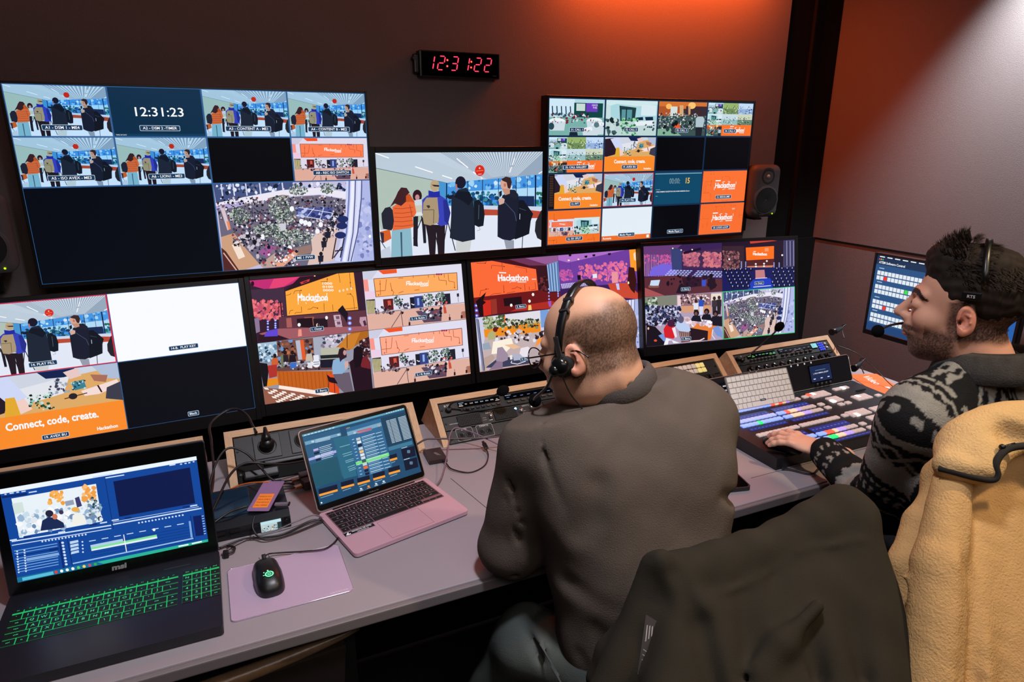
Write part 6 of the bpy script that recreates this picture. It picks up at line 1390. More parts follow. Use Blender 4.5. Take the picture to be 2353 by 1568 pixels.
P.build('sticker', t, Matrix.Translation((.009, .068, .0014)), m=INK)
t = empty('usb_stick', M=Matrix.Translation((.094, -1.305, .7935)) @ Matrix.Rotation(-.35, 4, 'Z'), label='small silver stick with a black cap lying beside the orange stickered card', cat='usb stick'); b = MB(); b.box((0, 0, .003), (.034, .012, .005), bev=.0015); b.build('body', bmat('stick_silver', (170, 160, 176), .3, .8), t); b = MB(); b.box((.017, 0, .003), (.004, .0125, .0055), bev=.001); b.build('cap', knob_m, t)
for k, (x, y, r, lb) in enumerate(((.162, -1.165, .25, 'dark grey box-shaped adapter behind the pink laptop, nearer the desk front'), (.160, -1.125, .15, 'dark grey box-shaped adapter behind the pink laptop, nearer the socket box'))):
    t = empty('adapter', M=Matrix.Translation((x, y, .7505)) @ Matrix.Rotation(r, 4, 'Z'), label=lb, cat='adapter', group='adapters behind the pink laptop')
    b = MB(); b.box((.02, 0, .012), (.045, .030, .024), bev=.002); b.build('housing', bmat('adapter_grey', (66, 58, 66), .4), t)
    b = MB(); b.box((-.014, 0, .012), (.022, .014, .006), bev=.001); b.build('connector', bmat('brass', (200, 160, 130), .25, .9), t)
    b = MB(); b.tube(spline([(-.022, 0, .012), (-.05, .01, .012), (-.09, .02, .008), (-.13, .0, .006)]), .0026, 8); b.build('cord', cable_black, t)
G = 'cables on the desk'
for nm, pts, r, m_, lb in (
    ('a', [(.188, -1.345, .756), (.160, -1.347, .757), (.138, -1.352, .757), (.085, -1.372, .755), (.038, -1.368, .756), (.0, -1.36, .758), (-.053, -1.372, .756)], .0024, cable_black, 'black cable running along the front of the recorder box'),
    ('b', [(-.050, -1.398, .755), (-.02, -1.372, .755), (.02, -1.356, .756), (.065, -1.352, .756), (.12, -1.350, .768), (.165, -1.335, .765), (.188, -1.362, .758)], .0017, bmat('cable_pale', (120, 112, 120), .4), 'thin pale grey cable crossing in front of the recorder screen'),
    ('c', [(-.075, -1.16, .757), (-.060, -1.10, .765), (-.050, -1.02, .80), (-.049, -.955, .84), (-.047, -.896, .865), (-.003, -.862, .885), (.030, -.870, .888), (.052, -.905, .878), (.062, -.950, .862), (.068, -.985, .856)], .0036, cable_black, 'thick black power cord arching above the second oak box'),
    ('d', [(-.075, -1.21, .78), (-.045, -1.12, .84), (-.01, -1.08, .865), (.03, -1.09, .850), (.062, -1.11, .81), (.09, -1.13, .775), (.14, -1.14, .757)], .0030, cable_black, 'black cable arching out from behind the black laptop, upper of the pair'),
    ('e', [(-.078, -1.30, .77), (-.05, -1.24, .80), (-.01, -1.16, .83), (.03, -1.13, .838), (.08, -1.13, .825), (.13, -1.12, .81), (.19, -1.10, .80)], .0032, cable_black, 'black cable arching out from behind the black laptop, lower of the pair'),
    ('f', [(-.03, -1.12, .762), (.0, -1.135, .780), (.03, -1.16, .795), (.060, -1.19, .806), (.075, -1.20, .808)], .0018, bmat('cable_orange', (240, 120, 60), .4), 'thin orange cable reaching the card'),
    ('g', [(-.08, -1.33, .785), (-.03, -1.30, .798), (.0, -1.285, .797), (.018, -1.28, .796)], .0026, cable_black, 'black lead lying on the glossy black lid'),
    ('h', [(.030, -1.335, .798), (.022, -1.352, .780), (.030, -1.372, .765), (.052, -1.385, .757), (.11, -1.378, .756), (.19, -1.352, .757)], .0022, cable_black, 'black lead hanging over the recorder front beside its screen'),
    ('i', [(1.50, -1.655, .755), (1.46, -1.672, .756), (1.44, -1.660, .757), (1.42, -1.628, .757), (1.40, -1.615, .757)], .0030, cable_black, 'thick black cord under the wrist at the switcher corner')):
    cable('cable', pts, r, m_, lb, G)
t = empty('charging_plug', M=Matrix.Translation((-.040, -1.405, .7505)), label='black angled charging plug at the right hinge of the black laptop', cat='plug'); b = MB(); b.box((0, 0, .007), (.012, .018, .013), bev=.003); b.build('plug_body', knob_m, t); b = MB(); b.tube(spline([(.004, .0, .008), (.016, .004, .008), (.018, .020, .007), (.004, .034, .006)]), .0028, 8); b.build('cord', cable_black, t)
t = empty('phone', M=Matrix.Translation((1.222, -1.578, .7505)) @ Matrix.Rotation(-.235, 4, 'Z'), label='black phone in a dark case lying beside the sweatshirt elbow', cat='phone')
b = MB(); b.prism(rrect(-.04, -.080, .04, .080, .012, 5), (0, 0, 0), (1, 0, 0), (0, 1, 0), (0, 0, .011)); b.build('case', bmat('phone_case', (44, 40, 42), .6), t)
b = MB(); b.prism(rrect(-.036, -.076, .036, .076, .010, 5), (0, 0, .0105), (1, 0, 0), (0, 1, 0), (0, 0, .0012)); b.build('glass', gloss_black, t)
t = empty('notebook', M=Matrix.Translation((2.10, -1.66, .7505)), label='dark notebook in front of the switcher, beside the patterned sleeve', cat='notebook'); b = MB(); b.box((0, 0, .006), (.15, .085, .012), bev=.003); b.build('cover', bmat('dark_cover', (34, 32, 40), .6), t)
PM = Matrix.Translation((2.262, -1.255, .7508)) @ Matrix.Rotation(-1.95, 4, 'Z')
t = empty('orange_sheet', M=PM, label='orange printed sheet reading Video beside the switcher, at the desk corner', cat='paper')
b = MB(); b.box((0, 0, .0006), (.23, .12, .0012)); b.build('sheet', bmat('orange_paper', (250, 110, 40), .6), t)
P = Pic(.23, .12); P.rect(0, 0, 1, 1, (250, 110, 40)); P.text('Video', .30, .62, .26, WH, .52, .0, stretch=.9); P.poly([(.62, .3), (.72, .36), (.62, .46)], WH); P.build('printing', t, Matrix.Translation((-.115, .06, .0013)), m=INK)
for (x, y, z, ang, lb) in ((2.275, -1.03, .905, .25, 'black plug pushed into the end of the second intercom panel'), (2.17, -1.225, .83, .35, 'black cable connector at the right end of the switcher')):
    t = empty('connector', M=Matrix.Translation((x, y, z)) @ Matrix.Rotation(ang, 4, 'Z'), label=lb, cat='connector'); b = MB(); b.tube([(-.045, 0, 0), (-.02, 0, 0), (.01, 0, .003), (.04, 0, .006)], [.013, .0125, .009, .004], 16); b.build('barrel', knob_m, t)
    b = MB(); b.tube(spline([(.04, 0, .006), (.07, .0, .012), (.085, .02, .0), (.07, .01, -.02), (.05, -.01, -.04)]), .0024, 8); b.build('cord', cable_black, t)
cable('cable', [(2.20, -1.10, .87), (2.24, -1.16, .85), (2.27, -1.23, .80), (2.26, -1.30, .77), (2.22, -1.37, .77), (2.18, -1.42, .80), (2.13, -1.46, .81)], .0018, cable_black, 'thin black cable draped over the orange sheet', G)
cable('cable', [(2.10, -1.52, .802), (2.07, -1.47, .820), (2.11, -1.43, .828), (2.17, -1.41, .80), (2.21, -1.38, .760)], .0018, bmat('cable_pale', (120, 112, 120), .4), 'thin cable looping over the right part of the switcher buttons', G)
cable('cable', [(1.99, -1.02, .79), (1.995, -1.06, .85), (2.02, -1.07, .868), (2.06, -1.06, .86)], .0018, bmat('cable_pale', (120, 112, 120), .4), 'short grey cable curling in front of the round knobs', G)
# ------------------------------------------------ smooth bodies: blended shapes turned into one surface
def at(px, py, d):
    """world point seen at photo position px, py at distance d in front of the camera plane (used to read off where things stand)"""
    return CAMLOC + (FW * 1538.76 + RT * (px - 1176.5) - UP * (py - 784)) * (d / 1538.76)
class SDF:
    def __init__(s, lo, hi, v):
        s.lo = np.array(lo, np.float32); s.v = v
        s.n = np.ceil((np.array(hi) - s.lo) / v).astype(int) + 1
        s.g = np.full(tuple(s.n), 1.0, np.float32); s.M = None
    def _box(s, lo, hi, pad):
        a = np.clip(((np.array(lo) - pad - s.lo) / s.v).astype(int), 0, s.n - 1); b = np.clip(((np.array(hi) + pad - s.lo) / s.v).astype(int) + 2, 0, s.n)
        if (b <= a).any(): return None, None
        ax = [s.lo[i] + s.v * np.arange(a[i], b[i], dtype=np.float32) for i in range(3)]
        return (slice(a[0], b[0]), slice(a[1], b[1]), slice(a[2], b[2])), np.stack(np.meshgrid(*ax, indexing='ij'), -1)
    def tr(s, p): return np.array(p if s.M is None else s.M @ Vector(p), np.float64)
    def _mix(s, sl, d, k, sub):
        g = s.g[sl]
        if sub:
            h = np.clip(.5 - .5 * (g + d) / k, 0, 1); s.g[sl] = g * (1 - h) - d * h + k * h * (1 - h)
        else:
            h = np.clip(.5 + .5 * (g - d) / k, 0, 1); s.g[sl] = g * (1 - h) + d * h - k * h * (1 - h)
    def cone(s, a, b, ra, rb, k=.03, sub=False):
        a, b = s.tr(a), s.tr(b); r = max(ra, rb)
        sl, P = s._box(np.minimum(a, b) - r, np.maximum(a, b) + r, k + .02)
        if sl is None: return
        ab = b - a; t = np.clip(((P - a) @ ab) / max(ab @ ab, 1e-9), 0, 1)
        d = np.sqrt(((P - a - t[..., None] * ab) ** 2).sum(-1)) - (ra + (rb - ra) * t)
        s._mix(sl, d, k, sub)
    def path(s, pts, rs, k=.03, sub=False):
        for i in range(len(pts) - 1): s.cone(pts[i], pts[i + 1], rs[i], rs[i + 1], k, sub)
    def ell(s, c, r, R=None, k=.03, sub=False):
        """R: rotation (3x3) applied after scaling, in local axes"""
        A = Matrix.Identity(3) if R is None else R
        if s.M is not None: A = s.M.to_3x3() @ A
        A = np.array(A.normalized() if hasattr(A, 'normalized') else A); c = s.tr(c); r = np.array(r, np.float64); m = r.max()
        sl, P = s._box(c - m, c + m, k + .02)
        if sl is None: return
        q = (P - c) @ A
        k0 = np.sqrt(((q / r) ** 2).sum(-1)); k1 = np.sqrt(((q / r ** 2) ** 2).sum(-1)) + 1e-6
        s._mix(sl, k0 * (k0 - 1) / k1, k, sub)
    def plane(s, p, n):
        """cut away everything on the side n points to"""
        n = np.array(Vector(n).normalized()); ax = [s.lo[i] + s.v * np.arange(s.n[i], dtype=np.float32) for i in range(3)]
        d = ax[0][:, None, None] * n[0] + ax[1][None, :, None] * n[1] + ax[2][None, None, :] * n[2] - np.dot(p, n)
        s.g = np.maximum(s.g, d)
    def warp(s, f): # f(P)->offset, added near the surface
        m = np.abs(s.g) < .03; idx = np.argwhere(m); P = s.lo + s.v * idx; s.g[m] += f(P).astype(np.float32)
    def mesh(s, name, m, parent=None, colf=None, smooth=2, M=None, label=None):
        g = s.g; ins = g < 0; n = s.n
        S = np.zeros((*(n - 1), 3), np.float32); Ct = np.zeros(tuple(n - 1), np.float32); quads = []
        E = []
        for ax in range(3):
            sl0 = [slice(None)] * 3; sl1 = [slice(None)] * 3; sl0[ax] = slice(0, -1); sl1[ax] = slice(1, None)
            A, B = g[tuple(sl0)], g[tuple(sl1)]
            e = np.argwhere((A < 0) != (B < 0))
            a = A[tuple(e.T)]; b = B[tuple(e.T)]; t = a / (a - b)
            p = e.astype(np.float32); p[:, ax] += t
            o = [i for i in range(3) if i != ax]
            for du in (0, -1):
                for dv in (0, -1):
                    c = e.copy(); c[:, o[0]] += du; c[:, o[1]] += dv
                    ok = ((c >= 0) & (c < n - 1)).all(1)
                    np.add.at(S, tuple(c[ok].T), p[ok]); np.add.at(Ct, tuple(c[ok].T), 1)
            E.append((ax, o, e, a < 0))
        occ = Ct > 0; vid = np.full(tuple(n - 1), -1, np.int64); vid[occ] = np.arange(occ.sum())
        V = S[occ] / Ct[occ][:, None] * s.v + s.lo
        for ax, o, e, inside in E:
            ok = (e[:, o[0]] > 0) & (e[:, o[1]] > 0) & (e[:, o[0]] < n[o[0]] - 1) & (e[:, o[1]] < n[o[1]] - 1)
            e = e[ok]; inside = inside[ok]
            def c(du, dv):
                q = e.copy(); q[:, o[0]] += du; q[:, o[1]] += dv; return vid[tuple(q.T)]
            q = np.stack([c(-1, -1), c(0, -1), c(0, 0), c(-1, 0)], 1)
            flip = inside if ax != 1 else ~inside
            q[~flip] = q[~flip][:, ::-1]; quads.append(q)
        Q = np.concatenate(quads)
        for _ in range(smooth):
            acc = np.zeros_like(V); cnt = np.zeros(len(V), np.float32)
            for i in range(4):
                for j in (1, 3): np.add.at(acc, Q[:, i], V[Q[:, (i + j) % 4]]); np.add.at(cnt, Q[:, i], 1)
            V = V * .5 + .5 * acc / np.maximum(cnt, 1)[:, None]
        me = bpy.data.meshes.new(name)
        me.vertices.add(len(V)); me.vertices.foreach_set('co', V.astype(np.float32).ravel())
        me.loops.add(len(Q) * 4); me.loops.foreach_set('vertex_index', Q.ravel().astype(np.int32))
        me.polygons.add(len(Q)); me.polygons.foreach_set('loop_start', np.arange(0, len(Q) * 4, 4, dtype=np.int32))
        me.update(); me.validate()
        me.polygons.foreach_set('use_smooth', np.ones(len(me.polygons), bool))
        if colf:
            at_ = me.color_attributes.new('Col', 'FLOAT_COLOR', 'POINT')
            c = np.ones((len(me.vertices), 4), np.float32); c[:, :3] = colf(V); at_.data.foreach_set('color', c.ravel())
        me.materials.append(m)
        ob = bpy.data.objects.new(name, me); C.objects.link(ob)
        if parent is not None: ob.parent = parent
        if M is not None: ob.matrix_local = M
        if label: ob['label'] = label
        return ob
def L3(c): return np.array(lin(c), np.float32)
def sstep(a, b, x): t = np.clip((x - a) / (b - a), 0, 1); return t * t * (3 - 2 * t)
def mixc(a, b, t): return a * (1 - t[:, None]) + b * t[:, None]
def vnoise(P, f, seed=0):
    """cheap smooth noise in -1..1"""
    q = P * f + seed * 7.3
    return (np.sin(q[:, 0] * 1.3 + 1.7 * np.sin(q[:, 1] * 1.1 + seed)) * np.sin(q[:, 1] * 1.7 + 1.3 * np.sin(q[:, 2] * .9 + 2)) + np.sin(q[:, 2] * 1.9 + 1.5 * np.sin(q[:, 0] * 1.2))) * .5

skin_m = attr_mat('skin', 0.5, spec=.35, bump=.15, bscale=350)
def frame(c, yaw, pitch=0.0, roll=0.0):
    """local x = right of the person, y = where they face, z = up"""
    return Matrix.Translation(c) @ Matrix.Rotation(-yaw, 4, 'Z') @ Matrix.Rotation(pitch, 4, 'X') @ Matrix.Rotation(roll, 4, 'Y')
def head_sdf(v=.0026, neck=((0, -.03, -.07), (0, -.06, -.19), .058, .064), fat=1.0, nose=1.0, neckk=.03, extra=None, chin=.078):
    s = SDF((-.105, -.165, -.235), (.105, .15, .15), v)
    s.ell((0, -.014, .042), (.076, .099, .086), k=.01)
    s.ell((0, .022, -.03), (.062 * fat, .072, .084), k=.03)
    s.ell((0, .03, -.078), (.052 * fat, .052, .036), k=.03)
    s.ell((0, chin, -.1), (.02, .017, .016), k=.03)
    for x in (-1, 1):
        s.ell((x * .040, .058, -.022), (.024, .027, .024), k=.02)
        s.cone((x * .012, .087, .030), (x * .042, .072, .030), .011, .009, k=.015)
        s.ell((x * .048 * fat, .0, -.07), (.016, .03, .024), k=.03)
    for x in (-1, 1): s.ell((x * .032, .101, .010), (.018, .016, .012), k=.012, sub=True)
    for x in (-1, 1):
        s.ell((x * .031, .0805, .008), (.0165, .0158, .0145), k=.004)
        s.ell((x * .031, .0985, .0085), (.0115, .0070, .0044), k=.0025, sub=True)
    s.cone((0, .088, .022), (0, .088 + .029 * nose, -.020), .0075, .0115, k=.012)
    for x in (-1, 1): s.ell((x * .0105, .102, -.026), (.0075, .011, .008), k=.008)
    s.ell((0, .088, -.05), (.026, .016, .018), k=.02)
    s.ell((0, .098, -.054), (.021, .010, .0055), k=.005); s.ell((0, .096, -.066), (.018, .010, .006), k=.005)
    s.cone((-.022, .108, -.0600), (.022, .108, -.0600), .0016, .0016, k=.004, sub=True)
    s.cone(neck[0], neck[1], neck[2], neck[3], k=neckk)
    for x in (-1, 1):
        R = Matrix.Rotation(-x * .38, 3, 'Z') @ Matrix.Rotation(-.18, 3, 'X')
        c = Vector((x * .080, -.012, -.004))
        s.ell(c, (.0085, .0190, .032), R, k=.005)
        s.ell(c + Vector((x * .003, .004, -.024)), (.006, .009, .011), R, k=.006)
        s.ell(c + Vector((x * .0105, .001, .003)), (.0085, .0125, .0235), R, k=.002, sub=True)
        s.ell(c + Vector((x * .007, .007, -.005)), (.010, .0065, .0095), R, k=.002, sub=True)
        s.path([c + Vector((x * .003, .006, .014)), c + Vector((x * .0045, -.005, .010)), c + Vector((x * .0045, -.007, -.004)), c + Vector((x * .003, -.002, -.015))], [.0024] * 4, k=.002)
    if extra: extra(s)
    return s

def hand(parent, W, Fd, Up, side, m, curl=(.5, .5, .55, .6), thumb=.5, spread=1.0, size=1.0, name='hand', colf=None, v=.0022, wristback=.06):
    """palm down hand: W wrist point, Fd finger direction, Up back of the hand; side +1 thumb on the right seen from above with fingers away"""
    Fd = Vector(Fd).normalized(); Up = (Vector(Up) - Vector(Up).dot(Fd) * Fd).normalized(); X = Fd.cross(Up)
    M = Matrix(((X.x, Fd.x, Up.x, W[0]), (X.y, Fd.y, Up.y, W[1]), (X.z, Fd.z, Up.z, W[2]), (0, 0, 0, 1)))
    s = SDF((-.085 * size, -.09, -.09), (.085 * size, .21 * size, .06), v)
    z = size
    s.cone((0, -wristback, 0), (0, .0, 0), .027 * z, .025 * z, k=.01)
    s.ell((0, .045 * z, 0), (.036 * z, .054 * z, .015 * z), k=.02)
    s.ell((side * .02 * z, .03 * z, -.008 * z), (.019 * z, .03 * z, .014 * z), k=.02)
    fx = [side * .029, side * .0100, -side * .0095, -side * .028]; ln = [.073, .081, .075, .060]; y0 = [.086, .091, .086, .076]; rr = [.0092, .0095, .0090, .0080]
    for i in range(4):
        p = Vector((fx[i] * z, y0[i] * z, .004 * z)); a = -.12; sp = (fx[i] / .03) * .13 * spread
        pts = [Vector((fx[i] * .75 * z, .05 * z, .003 * z)), p]; L = ln[i] * z
        for q, f in enumerate((.44, .31, .25)):
            a += curl[i] * (.55, .75, .5)[q]
            d = Vector((math.sin(sp) * math.cos(a), math.cos(sp) * math.cos(a), -math.sin(a)))
            p = p + d * L * f; pts.append(p.copy())
        r = rr[i] * z
        s.path(pts, [r * 1.0, r * 1.06, r * .98, r * .92, r * .78], k=.005)
        s.ell(pts[1] + Vector((0, 0, .003 * z)), (r * .95, r * 1.1, r * .8), k=.006)
        for q in (2, 3): s.ell(pts[q], (r * 1.02, r * .9, r * 1.02), k=.003)
    t0 = Vector((side * .022, .012, -.006)) * z; t1 = Vector((side * .046, .042, -.014)) * z
    t2 = t1 + Vector((side * (.020 + .008 * (1 - thumb)), .026, -.006 - .01 * thumb)) * z; t3 = t2 + Vector((side * (.008 - .012 * thumb), .026, -.006 - .008 * thumb)) * z
    s.path([t0, t1, t2, t3], [.014 * z, .0125 * z, .0112 * z, .0088 * z], k=.008)
    def cf(V):
        c = np.tile(L3((222, 172, 150)), (len(V), 1)); kn = sstep(.13, .17, V[:, 1] / z)
        c = mixc(c, L3((226, 150, 132)), kn * .5); return c
    return s.mesh(name, m, parent, colf or cf, 1, M=(parent.matrix_world.inverted() @ M) if parent is not None else M)
def wchild(o, parent):
    bpy.context.view_layer.update(); o.parent = parent; o.matrix_parent_inverse = parent.matrix_world.inverted(); return o
# ------------------------------------------------ bald person in the grey-brown sweatshirt
P1 = empty('person', (.68, -1.95, 0), label='bald person in a dark sweatshirt, headset and glasses, seen from behind', cat='person')
H1 = Vector((.738, -1.925, .643)); B1 = frame(H1, .30, -.26, -.11)
lel = Vector((.520, -1.715, .812)); rel = Vector((.955, -1.74, .82))
lwr = Vector((.66, -1.52, .785)); rwr = Vector((.93, -1.58, .80))
s = SDF((.28, -2.16, .42), (1.14, -1.44, 1.22), .0062)
s.M = B1
s.ell((0, .0, .03), (.190, .135, .15)); s.ell((0, -.01, .18), (.195, .135, .18), k=.06); s.ell((0, .0, .36), (.195, .132, .19), k=.06)
s.ell((-.085, -.055, .37), (.11, .075, .15), k=.05); s.ell((.095, -.055, .37), (.11, .075, .15), k=.05)
s.cone((-.145, .0, .455), (.145, .0, .455), .070, .070, k=.06)
for x in (-1, 1): s.cone((x * .15, -.005, .475), (x * .05, -.01, .545), .055, .058, k=.05)
s.cone((0, .0, .50), (0, .0, .56), .080, .072, k=.03)
shl, shr = B1 @ Vector((-.190, .01, .44)), B1 @ Vector((.176, .01, .44))
s.M = None
for sh, e, wv in ((shl, lel, lwr), (shr, rel, rwr)):
    s.cone(sh, e, .066, .066, k=.045); s.ell(e, (.068, .068, .060), k=.03); s.cone(e, wv, .060, .038, k=.02)
s.M = B1
# seams and creases of the cloth
arm = lambda t: (B1.inverted() @ (shl * (1 - t) + lel * t))
s.path([(-.165, -.045, .52), (-.178, -.09, .44), (-.165, -.118, .36), (-.15, -.128, .28), (-.152, -.125, .20)], [.0045] * 5, k=.010, sub=True)
s.path([(-.150, -.128, .30), (-.115, -.15, .33), (-.095, -.145, .39)], [.0012] * 3, k=.045, sub=True)
s.path([(-.150, -.13, .31), (-.122, -.152, .37), (-.105, -.15, .42)], [.004, .004, .001], k=.018, sub=True)
s.path([(-.175, -.08, .20), (-.13, -.14, .16), (-.05, -.17, .13)], [.010, .012, .004], k=.025, sub=True)
s.path([(-.14, -.12, .11), (-.08, -.155, .02), (.0, -.15, -.08)], [.012, .014, .008], k=.025, sub=True)
s.path([(-.17, -.08, .05), (-.15, -.12, -.02), (-.10, -.14, -.10)], [.008, .010, .006], k=.02, sub=True)
s.path([(.19, -.07, .22), (.16, -.12, .19), (.10, -.15, .17)], [.008, .008, .003], k=.02, sub=True)
s.path([(.2, -.02, .30), (.18, -.09, .30), (.15, -.12, .32)], [.009, .007, .003], k=.02, sub=True)
s.path([(-.035, -.07, .548), (.0, -.078, .55), (.035, -.07, .548)], [.003] * 3, k=.008, sub=True)
s.path([(-.10, -.10, .0), (-.06, -.16, -.02), (.02, -.17, -.02)], [.006, .010, .010], k=.03)
s.M = None
ua = (lel - shl).normalized(); la_ = (lwr - lel).normalized()
for t_, o in ((.25, .055), (.45, .05), (.7, .05)):
    c0 = shl + (lel - shl) * t_
    s.cone(c0 + Vector((-.045, -.03, .02)), c0 + Vector((-.03, -.05, -.07)), .003, .003, k=.012, sub=True)
for t_ in (.0, .12, .26): 
    c0 = lel + (lwr - lel) * t_
    s.cone(c0 + Vector((-.055, -.01, .04)), c0 + Vector((-.02, -.055, -.03)), .002, .002, k=.010, sub=True)
s.warp(lambda P: .0025 * vnoise(P, 14, 1) + .0016 * vnoise(P, 30, 2))
s.ell((0, .0, -.07), (.188, .135, .14), k=.05); s.ell((-.09, .02, -.06), (.10, .11, .12), k=.04)
s.plane(B1 @ Vector((0, 0, -.17)), (B1.to_3x3() @ Vector((0, .1, -1))))
nc1 = B1 @ Vector((0, -.006, .543)); nd1 = Vector((-.24, .22, .94)).normalized(); s.plane(nc1, nd1)
sweat = attr_mat('sweatshirt_cotton', 0.95, spec=.12, bump=.5, bscale=420)
def csw(V): return np.tile(L3((90, 80, 72)), (len(V), 1)) * (1 + .06 * vnoise(V, 60, 3))[:, None]
wchild(s.mesh('sweatshirt', sweat, None, csw, 2), P1)
# ribbed collar
b = MB(); cM = Matrix.Translation(nc1 + nd1 * .020 + Vector((-.002, -.006, 0))) @ nd1.to_track_quat('Z', 'Y').to_matrix().to_4x4()
b.lathe([(.076, -.034), (.0815, -.026), (.0815, -.004), (.0765, .010), (.069, .014), (.063, .006)], cM @ Matrix.Diagonal((1.03, 1.0, 1, 1)), 48)
wchild(b.build('collar', mat('collar_rib', (74, 66, 62), .95, bump=.4, bscale=300), None), P1)
for e, wv in ((lel, lwr), (rel, rwr)):
    b = MB(); d = (wv - e).normalized(); b.tube([wv - d * .045, wv - d * .01, wv + d * .012], [.041, .038, .034], 24); wchild(b.build('cuff', BM.get('rib') or bmat('rib', (74, 66, 62), .95), None), P1)
# jeans
s = SDF((.24, -2.18, .30), (1.08, -1.34, .74), .008)
hipL, hipR = B1 @ Vector((-.10, 0, -.03)), B1 @ Vector((.10, 0, -.03))
kl, kr = Vector((.54, -1.75, .59)), Vector((.90, -1.50, .56))
s.ell(H1 + Vector((0, -.01, -.03)), (.185, .145, .12), Matrix.Rotation(-.3, 3, 'Z')); s.cone(hipL, kl, .088, .072, k=.05); s.cone(hipR, kr, .088, .072, k=.05)
s.cone(kl, (.47, -1.62, .30), .070, .055, k=.03); s.cone(kr, (.92, -1.42, .30), .070, .055, k=.03)
for k in range(5): s.cone(kl + Vector((-.06 + k * .02, -.10, .06 - k * .012)), kl + Vector((.02 + k * .02, .0, .075 - k * .02)), .003, .003, k=.02, sub=True)
s.cone(kl + Vector((-.03, -.22, .07)), kl + Vector((.0, .03, .068)), .004, .004, k=.01)
s.warp(lambda P: .003 * vnoise(P, 22, 5))
jeans = attr_mat('denim', .9, spec=.15, bump=.5, bscale=600)
def cj(V): return mixc(np.tile(L3((66, 72, 72)), (len(V), 1)), L3((124, 130, 120)), sstep(-.3, .9, vnoise(V, 11, 6)) * .6)
wchild(s.mesh('jeans', jeans, None, cj, 2), P1)
for x, y in ((.47, -1.62), (.92, -1.42)):
    s = SDF((x - .09, y - .09, -.01), (x + .09, y + .22, .34), .009); s.cone((x, y, .32), (x, y, .10), .056, .048, k=.02)
    s.ell((x, y + .06, .045), (.048, .13, .04), k=.03); s.plane((0, 0, .004), (0, 0, -1)); wchild(s.mesh('trouser_leg_and_shoe', jeans, None, lambda V: mixc(np.tile(L3((74, 88, 98)), (len(V), 1)), L3((24, 24, 26)), (V[:, 2] < .1).astype(float)), 1), P1)
# head
hc1 = Vector((.668, -1.750, 1.243)); HM1 = frame(hc1, -.58, -.30, .06) @ Matrix.Scale(.97, 4)
def ex1(s):
    nb = HM1.inverted() @ (nc1 - nd1 * .02)
    s.cone((0, -.030, -.05), nb, .056, .054, k=.035)
    s.ell((0, -.075, -.05), (.045, .022, .045), k=.03)
    s.plane(HM1.inverted() @ (nc1 - nd1 * .03), HM1.to_3x3().inverted() @ -nd1)
    for i in range(4): s.cone((-.05, -.04 - i * .014, -.085 - i * .012), (-.03, -.095 - i * .005, -.075 - i * .016), .0018, .0018, k=.006, sub=True)
s = head_sdf(.0026, ((0, -.025, -.05), (0, -.03, -.07), .055, .056), 1.10, .9, .03, ex1)
def cskin1(V):
    base = np.tile(L3((214, 160, 128)), (len(V), 1)); base *= (1 + .05 * vnoise(V, 70, 1))[:, None]
    n = vnoise(V, 60, 4) * .008
    # stubble band round the back and sides
    z, y = V[:, 2] + n, V[:, 1]
    st = sstep(.085, .045, z + np.maximum(y, -.1) * .25) * sstep(-.078, -.048, z + y * .25) * sstep(.035, -.005, y)
    ear = sstep(.074, .082, np.abs(V[:, 0])) * (np.abs(V[:, 1] + .012) < .03) * (np.abs(V[:, 2] + .004) < .045)
    st = st * (1 - ear); grain = .78 + .34 * np.random.default_rng(1).random(len(V))
    c = mixc(base, L3((88, 64, 48)), np.clip(st * .95 * grain, 0, 1))
    c = mixc(c, L3((222, 140, 118)), ear * .6)
    bd = sstep(-.045, -.07, V[:, 2]) * sstep(.0, .03, V[:, 1]); c = mixc(c, L3((150, 112, 100)), bd * .5)
    return mixc(c, L3((190, 100, 90)), ((np.abs(V[:, 0]) < .024) & (V[:, 1] > .09) & (np.abs(V[:, 2] + .060) < .012)).astype(float) * .6)
hd = wchild(s.mesh('head', skin_m, None, cskin1, 1, M=HM1), P1)
def eyes(hd, iris=(80, 110, 130)):
    for x in (-1, 1):
        b = MB(); b.ell((x * .031, .0835, .009), (.0115, .0115, .0115)); e = b.build('eye', bmat('eye_white', (226, 222, 220), .15), hd)
        b = MB(); b.ell((x * .031, .0925, .010), (.0050, .0035, .0052)); b.build('iris', bmat('iris%d' % iris[0], iris, .1), e)
def headset(hd, name_mark, ear=-1, r=(.084, .100), tilt=0.0, band_y=-.004, mic=None, bandr=.0055, label=None, group='wired headsets worn by the two people'):
    """one-sided headset; coordinates of the head"""
    t = bpy.data.objects.new('headset', None); C.objects.link(t)
    return t
eyes(hd)
